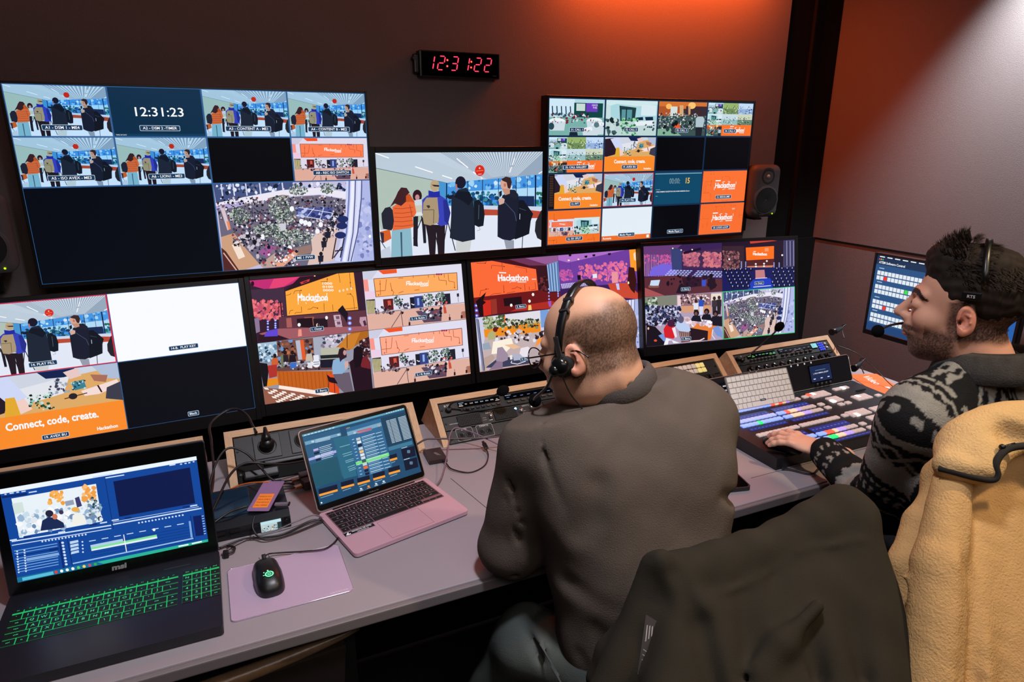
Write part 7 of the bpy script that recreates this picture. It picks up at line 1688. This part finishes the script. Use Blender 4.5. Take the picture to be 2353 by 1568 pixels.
# the headset is its own thing, placed with the head's frame
def make_headset(HM, label, ear, mic_tip, mark=None, band_w=.016, br=.0885, bh=.108, y0=.012, y1=-.022, a1=188):
    t = empty('headset', M=HM, label=label, cat='headset', group='wired headsets worn by the two people')
    b = MB(); pts = []
    for k in range(15):
        a = math.radians(-8 + k * (a1 + 8) / 14)
        pts.append(Vector((br * math.cos(a), y0 + (y1 - y0) * math.sin(a), .030 + bh * math.sin(a))))
    n = len(pts); vs = []
    for i, p in enumerate(pts):
        c0 = Vector((0, p.y, .036)); o = (p - c0).normalized()
        for dy, dr in ((-1, 0), (-1, .005), (1, .005), (1, 0)): vs.append(p + Vector((0, dy * band_w / 2, 0)) + o * dr)
    b.add(vs, [[i * 4 + k, i * 4 + (k + 1) % 4, i * 4 + 4 + (k + 1) % 4, i * 4 + 4 + k] for i in range(n - 1) for k in range(4)] + [[0, 1, 2, 3], [n * 4 - 1, n * 4 - 2, n * 4 - 3, n * 4 - 4]], None, True)
    b.build('headband', black_plastic, t)
    b = MB()
    for i in (range(3, 5) if ear > 0 else range(10, 12)):
        p = pts[i]; b.box(p * 1.0, (.012, band_w + .004, .008), rot=Matrix.Rotation(-math.atan2(p.z - .036, p.x) + PI / 2, 3, 'Y').inverted(), bev=.002)
    b.build('size_slider', bmat('slider', (34, 34, 36), .3), t)
    x = ear
    R = Matrix.Rotation(x * PI / 2, 4, 'Y')
    b = MB(); b.lathe([(0, .0), (.020, .0), (.0245, .005), (.0245, .011), (.019, .016), (0, .016)], Matrix.Translation((x * .077, .016, -.012)) @ R, 28); b.build('ear_cushion', black_matte, t)
    b = MB(); b.lathe([(.019, 0), (.020, .006), (.015, .013), (.007, .016), (0, .0165)], Matrix.Translation((x * .092, .016, -.012)) @ R, 28); b.build('ear_shell', bmat('shell_black', (16, 16, 17), .22), t)
    b = MB(); b.box((x * .093, .013, .022), (.005, .011, .05), bev=.002); b.build('yoke', bmat('yoke_steel', (120, 116, 112), .3, .9), t)
    b = MB(); b.ell((x * .104, .026, -.018), (.010, .012, .012)); hub = b.build('boom_hub', bmat('shell_black', (16, 16, 17), .22), t)
    mt = Vector(mic_tip)
    b = MB(); b.tube(spline([(x * .106, .030, -.024), (x * .100, .055, -.050), (mt.x + x * .035, mt.y - .025, mt.z + .012), mt]), .0028, 10); b.build('microphone_boom', bmat('boom_grey', (70, 66, 66), .3, .5), t)
    b = MB(); b.ell((0, 0, 0), (.0135, .0135, .0145)); b.build('foam_windscreen', BM['foam'], t, M=Matrix.Translation(mt))
    b = MB(); b.tube(spline([(x * .098, .014, -.030), (x * .088, .010, -.07), (x * .070, .0, -.11), (x * .066, -.01, -.15)]), .0014, 8); b.build('headset_cord', cable_black, t)
    if mark:
        b = MB(); b.box((-x * .0925, -.012, .050), (.007, .034, .018), bev=.003); b.build('temple_pad', black_plastic, t); x = -x
        Pm = Pic(.02, .007); Pm.text('RTS', .5, .9, .85, (190, 188, 186), .35, .03); Pm.build('maker_mark', t, Matrix.Translation((x * .0965, -.012, .050)) @ Matrix.Rotation(x * PI / 2, 4, 'Z') @ Matrix.Rotation(PI / 2, 4, 'X') @ Matrix.Translation((-.01 if x < 0 else -.01, .0035, .004)), m=INK)
    return t
make_headset(HM1, 'black headset with ear cup and microphone boom worn on the bald head', -1, (-.045, .125, -.085))
# glasses
t = empty('glasses', M=HM1, label='thin black-rimmed glasses worn by the bald person', cat='glasses')
gb = bmat('glasses_rim', (12, 10, 12), .25); lensm = bmat('lens_glass', (230, 235, 240), .02, trans=1.0); lensm.node_tree.nodes['Principled BSDF'].inputs['IOR'].default_value = 1.03
for x in (-1, 1):
    cx, cy, cz = x * .033, .113, .004
    ring = [Vector((cx + .025 * math.cos(2 * PI * k / 28), cy - .004 * abs(math.cos(2 * PI * k / 28)), cz + .021 * math.sin(2 * PI * k / 28))) for k in range(29)]
    b = MB(); b.tube(ring, .0013, 8); b.build('rim', gb, t)
    b = MB(); b.add([r * 1 for r in ring[:-1]], [list(range(28))]); b.build('lens', lensm, t)
    b = MB(); b.tube(spline([(x * .058, .110, .009), (x * .073, .095, .010), (x * .083, .02, .012), (x * .083, -.020, .012), (x * .080, -.042, -.004)]), [.0016] * 8 * 4 + [.0022], 8); b.build('temple_arm', gb, t)
b = MB(); b.tube([(-.009, .114, .006), (0, .118, .009), (.009, .114, .006)], .0012, 8); b.build('bridge', gb, t)
hand(P1, lwr, (.55, .82, -.12), (0, 0, 1), 1, skin_m, (.5, .6, .7, .8))
hand(P1, rwr, (-.2, .97, -.15), (0, 0, 1), -1, skin_m, (.5, .6, .7, .8))

# ------------------------------------------------ dark haired person in the patterned jacket
P2 = empty('person', (1.46, -2.1, 0), label='dark haired bearded person with headset in a black and grey patterned jacket', cat='person')
sh2 = Vector((1.285, -2.035, 1.095)); el2 = Vector((1.385, -1.925, .815)); wr2 = Vector((1.452, -1.700, .838))
nb2 = Vector((1.45, -2.055, 1.190)); hip2 = Vector((1.50, -2.13, .56)); shr2 = Vector((1.66, -2.07, 1.10))
s = SDF((1.14, -2.34, .48), (1.86, -1.62, 1.28), .0052)
Rz = Matrix.Rotation(.12, 3, 'Z')
s.ell(hip2 + Vector((0, 0, .03)), (.19, .14, .15)); s.ell(hip2 * .65 + nb2 * .35, (.185, .135, .18), k=.06); s.ell(hip2 * .35 + nb2 * .65 + Vector((0, -.01, .0)), (.20, .135, .17), k=.06)
s.cone(sh2 + Vector((.04, 0, .0)), shr2 - Vector((.04, 0, 0)), .075, .075, k=.06)
s.cone(sh2 + Vector((.05, -.0, .02)), nb2 + Vector((-.05, .0, -.02)), .058, .058, k=.05); s.cone(shr2 + Vector((-.05, 0, .02)), nb2 + Vector((.05, 0, -.02)), .058, .058, k=.05)
s.cone(sh2, el2, .072, .060, k=.04); s.ell(el2, (.060, .060, .058), k=.03); s.cone(el2, wr2 + (el2 - wr2) * .05, .058, .041, k=.025)
s.cone(shr2, (1.83, -2.00, .85), .072, .06, k=.04); s.cone((1.83, -2.00, .85), (1.74, -1.86, .70), .058, .042, k=.02)
# folds
for k, t_ in enumerate((.82, .92, 1.0)): c0 = sh2.lerp(el2, t_); s.cone(c0 + Vector((-.06, -.02, .01)), c0 + Vector((.03, -.06, .02 - k * .01)), .006, .004, k=.018, sub=True)
for t_ in (.15, .38, .6): c0 = el2.lerp(wr2, t_); s.cone(c0 + Vector((-.055, .01, .02)), c0 + Vector((-.01, -.03, .055)), .007, .007, k=.02, sub=True)
s.path([sh2 + Vector((.07, .01, .085)), sh2 + Vector((.075, -.055, .05)), sh2 + Vector((.065, -.09, -.04)), sh2 + Vector((.06, -.09, -.12))], [.004] * 4, k=.012, sub=True)
s.warp(lambda P: .0028 * vnoise(P, 16, 8) + .0014 * vnoise(P, 38, 9))
fleece = attr_mat('patterned_fleece', .95, spec=.1, bump=.9, bscale=330)
def cjk(V):
    dk, gr = L3((30, 30, 31)), L3((150, 148, 140)); V = V + np.stack([vnoise(V, 90, i) * .0016 for i in range(3)], 1)
    c = np.tile(dk, (len(V), 1)); a = np.array(el2 - sh2); L = np.linalg.norm(a); a /= L
    rel_ = V - np.array(sh2); t_ = rel_ @ a; rad = rel_ - t_[:, None] * a
    e1 = np.cross(a, [0, 0, 1.]); e1 /= np.linalg.norm(e1); e2 = np.cross(a, e1); ang = np.arctan2(rad @ e2, rad @ e1) * .068
    onarm = (np.linalg.norm(rad, axis=1) < .095) & (t_ < L * 1.08) & (t_ > -.004) & (V[:, 0] < 1.345 + .25 * (1.05 - V[:, 2]))
    tri = lambda x, p: np.abs((x / p) % 1 - .5) * 2
    zz = tri(ang, .030) * .012
    g = (t_ > .085 - zz) & (t_ < .150 + tri(ang, .016) * .008)
    g |= (t_ > .172) & (t_ < .172 + .010 * (tri(ang, .017) > .45)); 
    g |= (t_ > .200) & (t_ < .222) & (tri(ang + .5 * np.abs(t_ - .211), .021) > .55)
    g |= (t_ > .255) & (t_ < .259); g |= (t_ < .014 + zz * .5)
    g |= (t_ > .030) & (t_ < .076) & (np.abs(tri(ang, .05) * .024 - np.abs(t_ - .053)) < .006)
    c[onarm & g] = gr
    f = np.array(wr2 - el2); Lf = np.linalg.norm(f); f /= Lf; rf = V - np.array(el2); tf = rf @ f; rd = rf - tf[:, None] * f
    onf = (np.linalg.norm(rd, axis=1) < .075) & (tf > .02) & ~(onarm & (t_ < L * .9)); e1 = np.cross(f, [0, 0, 1.]); e2 = np.cross(f, e1); ag = np.arctan2(rd @ e2, rd @ e1) * .05
    g = ((tf > .05) & (tf < .095 + tri(ag, .03) * .012)) | ((tf > .150) & (tf < .170) & (tri(ag + .6 * np.abs(tf - .16), .024) > .6)) | ((tf > .195) & (tf < .212) & (tri(ag - .5 * np.abs(tf - .2), .02) > .62))
    c[onf & g] = gr
    # back: stepped blocks, a triangle and bars
    u = V[:, 0] - 1.46; w_ = V[:, 2] - 1.0; v_ = V[:, 1] + 2.05; bk = ~onarm & ~onf
    bb = -v_ * .9 + (1.2 - V[:, 2])          # distance measured down over the shoulders and back
    st = lambda x, q: np.floor(x / q) * q
    rho = np.sqrt(u * u + v_ * v_) + np.maximum(0, 1.13 - V[:, 2]) * .7; th = np.arctan2(v_, u) * .15
    cc_ = np.abs((th / .070) % 1 - .5) * .070; r2 = st(rho, .007)
    g0 = (rho > .088) & (r2 < .150) & (cc_ < (.155 - r2) * .42) & ~((np.abs(r2 - .118) < .008) & (cc_ < .008))
    g0 |= (np.abs(rho - .162) < .0045) & (tri(th, .05) > .25); g0 |= (np.abs(rho - .076) < .004) & (tri(th, .02) > .5)
    g0 |= (np.abs(rho - .178 - .006 * tri(th, .02)) < .004); g0 |= (rho > .196 - .006 * tri(th, .02)) & (rho < .224); g0 |= (np.abs(rho - .245) < .008) & (tri(th, .024) > .5)
    c[bk & g0 & (V[:, 0] < 1.47)] = gr * .85; bk &= V[:, 0] > 1.45
    g = (bb > .085) & (bb < .190) & (np.abs(st(u - .12, .018)) < .100 - .55 * np.abs(st(bb - .13, .016)) + .03)
    g &= ~((np.abs(bb - .165) < .006) & (np.abs(u - .12) < .03))
    g |= (np.abs(bb - (.205 - .0 * u)) < .006) & (u > -.0) & (u < .25)
    g |= (u > -.135) & (u < -.02) & (bb > .09) & (bb < .185) & (np.abs(u + .075) < (bb - .09) * .55) & (tri(u + bb, .03) > .22)
    g |= (u > -.012) & (u < .008) & (bb > .085) & (bb < .19); g |= (np.abs(bb - .055) < .010) & (tri(u, .045) > .55) & (u < .05)
    g |= (np.abs(bb - .245) < .003) & (tri(u, .08) > .3) ; g |= (np.abs(bb - .33) < .012) & (tri(u, .04) > .55)
    c[bk & g] = gr * .95
    return c * (1 + .10 * vnoise(V, 130, 7))[:, None]
wchild(s.mesh('jacket', fleece, None, cjk, 1), P2)
hc2 = Vector((1.418, -2.004, 1.305)); HM2 = frame(hc2, -.50, .0, .0) @ Matrix.Scale(.97, 4)
# turned down collar: open at the front
b = MB(); n = 44; vs = []
for (r, z) in ((.070, -.030), (.078, .0), (.076, .026), (.070, .034), (.080, .028), (.098, .002), (.104, -.022), (.099, -.026)):
    for k in range(n):
        a = math.radians(-50 + k * 300 / (n - 1) + 180 - 40) ; vs.append(nb2 + Vector((.0, -.004, .010)) + Vector((r * math.cos(a) * 1.05, r * math.sin(a), z + .030 * math.sin(a) * -1 * .4)))
b.add(vs, [[i * n + k, i * n + k + 1, (i + 1) * n + k + 1, (i + 1) * n + k] for i in range(7) for k in range(n - 1)], None, True)
o = b.build('collar', mat('collar_fleece', (54, 52, 50), .95, bump=.8, bscale=300, noise_s=60, noise_a=.5), None); md = o.modifiers.new('s', 'SOLIDIFY'); md.thickness = .004; wchild(o, P2)
# trousers, lower legs
s = SDF((1.20, -2.34, .02), (1.92, -1.36, .72), .010)
s.ell(hip2 + Vector((0, 0, -.02)), (.185, .15, .12))
for x, kx in ((-.09, 1.36), (.09, 1.68)):
    k_ = Vector((kx, -1.68, .57)); s.cone(hip2 + Vector((x, 0, -.03)), k_, .088, .07, k=.05); s.cone(k_, (kx, -1.62, .10), .066, .05, k=.03); s.ell((kx, -1.55, .065), (.05, .13, .042), k=.03)
wchild(s.mesh('trousers', attr_mat('dark_trousers', .9), None, lambda V: np.tile(L3((26, 26, 30)), (len(V), 1)), 2), P2)
def ex2(s):
    nb = HM2.inverted() @ (nb2 + Vector((0, 0, -.02)))
    s.cone((0, -.02, -.05), nb, .056, .062, k=.03)
s = head_sdf(.0026, ((0, -.02, -.06), (0, -.04, -.10), .056, .058), .93, 1.02, .02, ex2, .066)
def cskin2(V):
    c = np.tile(L3((218, 162, 136)), (len(V), 1)) * (1 + .04 * vnoise(V, 70, 1))[:, None]
    n = vnoise(V, 55, 4) * .006; x, y, z = np.abs(V[:, 0]), V[:, 1], V[:, 2] + n
    grain = .78 + .34 * np.random.default_rng(1).random(len(V))
    bd = np.maximum(sstep(-.022, -.048, z + .02 * (y > .06)) * sstep(-.02, .01, y) * (1 - (x < .02) * (z > -.076) * (z < -.05)), sstep(.115, .135, y + x * 0) * 0)
    bd = np.maximum(bd, sstep(-.036, -.042, z) * sstep(.055, .085, y) * (z > -.052)); bd *= sstep(-.135, -.105, z)
    bd = np.maximum(bd, sstep(.03, .015, y) * sstep(-.01, .01, y) * (z > -.05) * (z < .03) * .9)
    hr = sstep(.02, -.0, y) * sstep(-.075, -.05, z + y * .15) * (1 - (x > .078) * (np.abs(y + .012) < .026))
    c = mixc(c, L3((60, 42, 34)), np.clip(np.maximum(bd * .92, hr) * grain, 0, 1))
    ear = (x > .078) * (np.abs(y + .012) < .03) * (np.abs(z + .004) < .045); c = mixc(c, L3((228, 146, 124)), ear * .7)
    br = (np.abs(z - .033 + (x - .028) ** 2 * 8) < .0045) & (x > .012) & (x < .052) & (y > .06); c[br] = L3((40, 26, 22))
    lip = (x < .020) & (y > .09) & (np.abs(z + .060) < .011); return mixc(c, L3((176, 92, 84)), lip * .6)
hd2 = wchild(s.mesh('head', skin_m, None, cskin2, 1, M=HM2), P2); eyes(hd2, (60, 44, 30))
# hair: cap volume and many tapering locks
s = SDF((-.11, -.15, -.08), (.11, .14, .20), .003)
s.ell((0, -.018, .047), (.0785, .0975, .0860), k=.01); s.ell((0, .044, .106), (.050, .040, .038), k=.025); s.ell((0, -.01, .104), (.058, .076, .034), k=.03)
s.ell((0, .112, -.015), (.074, .076, .082), k=.010, sub=True)
for x in (-1, 1): s.ell((x * .088, -.012, -.008), (.026, .023, .032), k=.006, sub=True); s.ell((x * .08, .092, -.03), (.04, .050, .06), k=.01, sub=True)
s.plane((0, -.09, -.078), (0, .36, -1))
s.warp(lambda P: .0018 * vnoise(P, 55, 3) + .0016 * vnoise(P, 140, 5))
hair_m = attr_mat('dark_hair', .75, spec=.25)
hcol = lambda V: np.tile(L3((34, 25, 20)), (len(V), 1)) * (1 + .4 * vnoise(V, 150, 2))[:, None]
hr = s.mesh('hair', hair_m, hd2, hcol, 1)
R_ = random.Random(12); b = MB()
for i in range(3400):
    th = R_.uniform(-PI, PI); ph = R_.uniform(.0, 1.35); d = Vector((math.sin(ph) * math.sin(th), math.sin(ph) * math.cos(th), math.cos(ph)))
    base = Vector((d.x * .077, -.016 + d.y * .096, .047 + d.z * .087))
    if d.y > .25: base.z += .022; base.y -= .008
    if base.y > .058 and base.z < .105 or base.z < .01: continue
    top = d.z > .5 and d.y > -.2
    L_ = (R_.uniform(.022, .038) if d.y > .35 else R_.uniform(.010, .020)) if top else R_.uniform(.008, .015)
    g_ = Vector((d.x * .6 + R_.uniform(-.25, .25), ((.45 if d.y > .35 else -.7) if top else -.6) + R_.uniform(-.3, .3), (.6 if d.y > .35 else .2) if top else -.45)) + d * (.5 if top else .25)
    g_.normalize(); q_ = d.cross(g_); q_.normalize(); wd = .0011
    tip = base + g_ * L_ + Vector((0, -.006 if top else -.003, 0)); mid = base + g_ * L_ * .55 + d * .003
    c_ = tuple(L3((40, 29, 22)) * R_.uniform(.4, 1.25))
    b.add([base - q_ * wd, base + q_ * wd, mid + q_ * wd * .8, mid - q_ * wd * .8, tip], [[0, 1, 2, 3], [3, 2, 4]], c_)
b.build('hair_locks', hair_m, hd2, wn=False)
make_headset(HM2, 'black headset with RTS mark and foam microphone worn over dark hair', 1, (-.030, .150, -.066), 'RTS', .012, .0915, .120, -.034, -.020, 158)
hand(P2, wr2 + Vector((-.002, .004, .002)), (-.24, .93, -.02), (-.10, 0, 1), 1, skin_m, (.46, .44, .52, .42), thumb=.6, spread=2.1, size=1.0)
hand(P2, Vector((1.735, -1.85, .69)), (-.4, .8, -.4), (-.2, .2, 1), -1, skin_m, (.5, .6, .7, .8))
# ------------------------------------------------ chairs and the coats over them
def chair(name, c, rz, label, zt, ):
    t = empty(name, c, (0, 0, rz), label, 'chair', 'office chairs at the desk')
    b = MB(); b.box((0, .25, .47), (.48, .46, .07), bev=.03, seg=3); b.build('seat', bmat('chair_fabric', (22, 22, 24), .9), t)
    b = MB(); b.box((0, .0, zt - .24), (.42, .05, .44), bev=.022, seg=3); b.build('backrest', bmat('chair_fabric', (22, 22, 24), .9), t)
    b = MB(); b.tube([(0, -.035, zt - .2), (0, -.05, .55), (0, .02, .43), (0, .2, .42)], .018, 10); b.build('back_bar', black_plastic, t)
    b = MB(); b.cyl((0, .25, .10), (0, .25, .44), .025); b.build('column', black_plastic, t)
    for k in range(5):
        a = 2 * PI * k / 5 + .3; e = Vector((.28 * math.cos(a), .25 + .28 * math.sin(a), .07))
        b = MB(); b.tube([(0, .25, .11), e], [.022, .014], 10); lg = b.build('leg', black_plastic, t)
        b = MB(); b.cyl(e + Vector((-.012, 0, -.04)), e + Vector((.012, 0, -.04)), .028, n=16); b.build('caster', black_matte, lg)
    return t
chair('office_chair', (.865, -2.115, 0), .10, 'black office chair under the dark coat', .895)
chair('office_chair', (1.52, -2.36, 0), .12, 'black office chair under the camel fleece, at the right edge', .93)
def coat(name, top, bot, r0, r1, m, colf, label, v=.006, k=.028, extra=None, cat='coat'):
    A = [Vector(p) for p in top + bot]; R_ = max(r1) + .06
    lo = [min(p[i] for p in A) - R_ for i in range(3)]; hi = [max(p[i] for p in A) + R_ for i in range(3)]
    s = SDF(lo, hi, v)
    for i, (a, b_) in enumerate(zip(top, bot)): s.cone(a, b_, r0[i], r1[i], k=k)
    s.path(top, r0, k=.03)
    if extra: extra(s)
    t = empty(name, tuple((Vector(bot[0]) + Vector(bot[-1])) / 2), label=label, cat=cat)
    wchild(s.mesh('cloth', m, None, colf, 2), t)
    return t
def surf(s, px, py, off=0.0):
    for i in range(200):
        p = at(px, py, .80 + i * .0025); q = np.round((np.array(p) - s.lo) / s.v).astype(int)
        if (q >= 0).all() and (q < s.n).all() and s.g[tuple(q)] < .001: return at(px, py, .80 + i * .0025 + off)
    return None
LBL = []
# dark coat
T1 = [at(1515, 1318, 1.10), at(1570, 1316, 1.10), at(1645, 1296, 1.11), at(1722, 1272, 1.13), at(1800, 1244, 1.15), at(1870, 1208, 1.16), at(1932, 1172, 1.17), at(1975, 1190, 1.15)]
B1_ = [at(1400, 1600, 1.06), at(1540, 1640, 1.00), at(1640, 1640, 1.00), at(1740, 1640, 1.0), at(1830, 1640, 1.0), at(1920, 1640, 1.0), at(2000, 1640, 1.01), at(2085, 1640, 1.03)]
def exd(s):
    s.path([at(1520, 1288, 1.075), at(1600, 1400, 1.055), at(1640, 1600, 1.02)], [.020, .022, .028], k=.02)
    s.path([at(1500, 1300, 1.09), at(1470, 1400, 1.10), at(1400, 1500, 1.11), at(1375, 1560, 1.11)], [.022, .020, .022, .022], k=.015)
    s.path([at(1560, 1320, 1.05), at(1610, 1440, 1.02), at(1650, 1600, .98)], [.006, .010, .010], k=.025, sub=True)
    for a, b_ in (((1830, 1300), (1880, 1560)), ((1740, 1360), (1720, 1560)), ((1950, 1240), (1985, 1560)), ((1990, 1340), (1960, 1300))): s.path([at(*a, 1.05), at(*b_, 1.0)], [.007, .009], k=.03, sub=True)
    s.path([at(1880, 1390, 1.03), at(1800, 1480, 1.01), at(1750, 1540, 1.0)], [.010, .010, .008], k=.03)
    hem = [surf(s, x, y, .002) for x, y in ((1600, 1376), (1640, 1370), (1680, 1356), (1720, 1340), (1755, 1322), (1790, 1302), (1830, 1268), (1870, 1258), (1910, 1256), (1950, 1246), (1985, 1240))]
    s.warp(lambda P: .003 * vnoise(P, 13, 21) + .0016 * vnoise(P, 32, 22))
    hem = [p for p in hem if p is not None]; s.path(hem, [.0036] * len(hem), k=.006)
    LBL.extend([surf(s, 1481, 1412, -.004), surf(s, 1462, 1545, -.004)])
coat_m = attr_mat('coat_twill', .9, spec=.2, bump=.35, bscale=700)
dc = coat('dark_coat', T1, B1_, [.024, .026, .027, .028, .030, .032, .034, .028], [.035, .05, .05, .05, .05, .05, .05, .035], coat_m, lambda V: np.tile(L3((43, 38, 29)), (len(V), 1)) * (1 + .08 * vnoise(V, 40, 3))[:, None], 'dark olive coat draped over the chair back in the foreground', extra=exd)
q0, q1 = LBL[0] or at(1481, 1412, 1.035), LBL[1] or at(1462, 1545, 1.03); uy = (q0 - q1).normalized(); uz = (CAMLOC - q0).normalized(); ux = uy.cross(uz).normalized(); uz = ux.cross(uy)
P = Pic(.022, .092); P.poly([(.1, .0), (.9, .06), (1, .9), (.8, 1), (.1, .95)], (58, 52, 50))
for k in range(4): P.line([(.25, .55 + k * .08), (.8, .60 + k * .08)], .05, (150, 146, 142), .014)
for k in range(3): P.line([(.3 + k * .18, .16), (.34 + k * .18, .42 - k * .05)], .07, (170, 164, 160), .07)
lab = P.build('care_label', None, Matrix(((ux.x, uy.x, uz.x, q0.x), (ux.y, uy.y, uz.y, q0.y), (ux.z, uy.z, uz.z, q0.z), (0, 0, 0, 1))), m=INK); wchild(lab, dc)
# camel fleece
T2 = [at(2155, 1100, 1.22), at(2195, 1085, 1.20), at(2240, 1075, 1.19), at(2300, 1070, 1.19), at(2370, 1065, 1.20), at(2450, 1060, 1.21)]
B2 = [at(2075, 1440, 1.16), at(2110, 1640, 1.06), at(2200, 1650, 1.02), at(2290, 1650, 1.04), at(2370, 1650, 1.04), at(2460, 1650, 1.06)]
def exc(s):
    s.path([at(2165, 1110, 1.21), at(2115, 1200, 1.19), at(2092, 1300, 1.16), at(2105, 1500, 1.12)], [.018, .028, .034, .03], k=.012)
    s.path([at(2190, 1110, 1.13), at(2165, 1300, 1.08), at(2150, 1620, 1.02)], [.030, .044, .052], k=.012)
    s.path([at(2205, 1100, 1.08), at(2240, 1300, 1.04), at(2225, 1640, .97)], [.005, .009, .012], k=.02, sub=True)
    s.path([at(2262, 1150, 1.10), at(2250, 1320, 1.05), at(2235, 1600, 1.0)], [.014, .012, .012], k=.015, sub=True)
    s.path([at(2330, 1150, 1.10), at(2340, 1350, 1.03), at(2340, 1600, .99)], [.012, .016, .016], k=.03, sub=True)
    s.path([at(2072, 1322, 1.10), at(2090, 1335, 1.085), at(2122, 1334, 1.08)], [.003] * 3, k=.006)
    s.warp(lambda P: .0022 * vnoise(P, 15, 31) + .0009 * vnoise(P, 90, 33))
fl_m = attr_mat('camel_fleece', .95, spec=.1, bump=1.0, bscale=260)
cc = coat('camel_fleece_coat', T2, B2, [.022, .028, .030, .032, .034, .034], [.03, .05, .055, .055, .055, .055], fl_m, lambda V: np.tile(L3((196, 156, 104)), (len(V), 1)) * (1 + .06 * vnoise(V, 90, 3))[:, None], 'camel coloured fleece with dark bound collar hanging on the right chair', extra=exc, cat='jacket')
# its fleece collar folded over the chair top, dark binding along the edge
s = SDF(at(2160, 1075, 1.16) - Vector((.14, .22, .12)), at(2330, 960, 1.16) + Vector((.34, .14, .16)), .005)
top = [at(2205, 1040, 1.155), at(2235, 1010, 1.15), at(2285, 985, 1.15), at(2340, 975, 1.15), at(2430, 960, 1.15), at(2520, 955, 1.16)]
low = [at(2175, 1070, 1.125), at(2215, 1075, 1.11), at(2270, 1078, 1.10), at(2330, 1010, 1.13), at(2430, 1000, 1.13), at(2520, 1000, 1.14)]
for a, b_ in zip(top, low): s.cone(a, b_, .030, .020, k=.04)
s.path(top, [.024] * 6, k=.04)
s.path([at(2235, 1040, 1.085), at(2245, 1005, 1.085), at(2275, 985, 1.09), at(2310, 1000, 1.10)], [.008, .009, .008, .004], k=.02, sub=True)
s.path([at(2305, 970, 1.10), at(2330, 1005, 1.10), at(2360, 1015, 1.10)], [.008, .010, .008], k=.025, sub=True)
s.warp(lambda P: .0025 * vnoise(P, 18, 41) + .0006 * vnoise(P, 110, 43))
wchild(s.mesh('collar', fl_m, None, lambda V: np.tile(L3((212, 174, 120)), (len(V), 1)), 2), cc)
b = MB(); b.tube(spline([at(2158, 1076, 1.115), at(2190, 1084, 1.10), at(2235, 1096, 1.088), at(2278, 1103, 1.082), at(2291, 1092, 1.08), at(2288, 1068, 1.08), at(2302, 1043, 1.082), at(2330, 1028, 1.085), at(2400, 1022, 1.085)]), .0058, 10)
wchild(b.build('dark_binding', mat('binding', (34, 30, 28), .9), None), cc)
b = MB(); b.tube([at(2303, 1028, 1.085), at(2332, 1020, 1.085)], .0022, 8); b.ell(at(2303, 1028, 1.085), (.0052, .0052, .0052)); wchild(b.build('cord_toggle', knob_m, None), cc)
# brown chair back tucked under the desk, far left
t = empty('brown_chair', (-.15, -1.80, 0), label='worn brown leather chair back tucked under the left desk edge', cat='chair')
b = MB(); L_ = Matrix.Translation((.15, 1.80, 0)); pts = spline([(-.66, -1.715, .628), (-.42, -1.705, .640), (-.20, -1.695, .655), (-.02, -1.685, .664), (.10, -1.676, .672), (.195, -1.668, .680)])
b.tube(pts, [.019 - .014 * (i / len(pts)) ** 5 - .003 * i / len(pts) for i in range(len(pts))], 14); b.build('back_roll', mat('brown_leather', (120, 96, 74), .30, spec=.6, noise_s=40, noise_a=.35, bump=.4, bscale=60), t, M=L_)
b = MB(); b.prism([(-.62, .04), (.16, .09), (.12, -.30), (-.55, -.35)], (0, -1.70, .58), (1, 0, 0), (0, 0, 1), (0, .025, 0)); b.build('back_panel', bmat('brown_dark', (30, 24, 22), .5), t, M=L_)
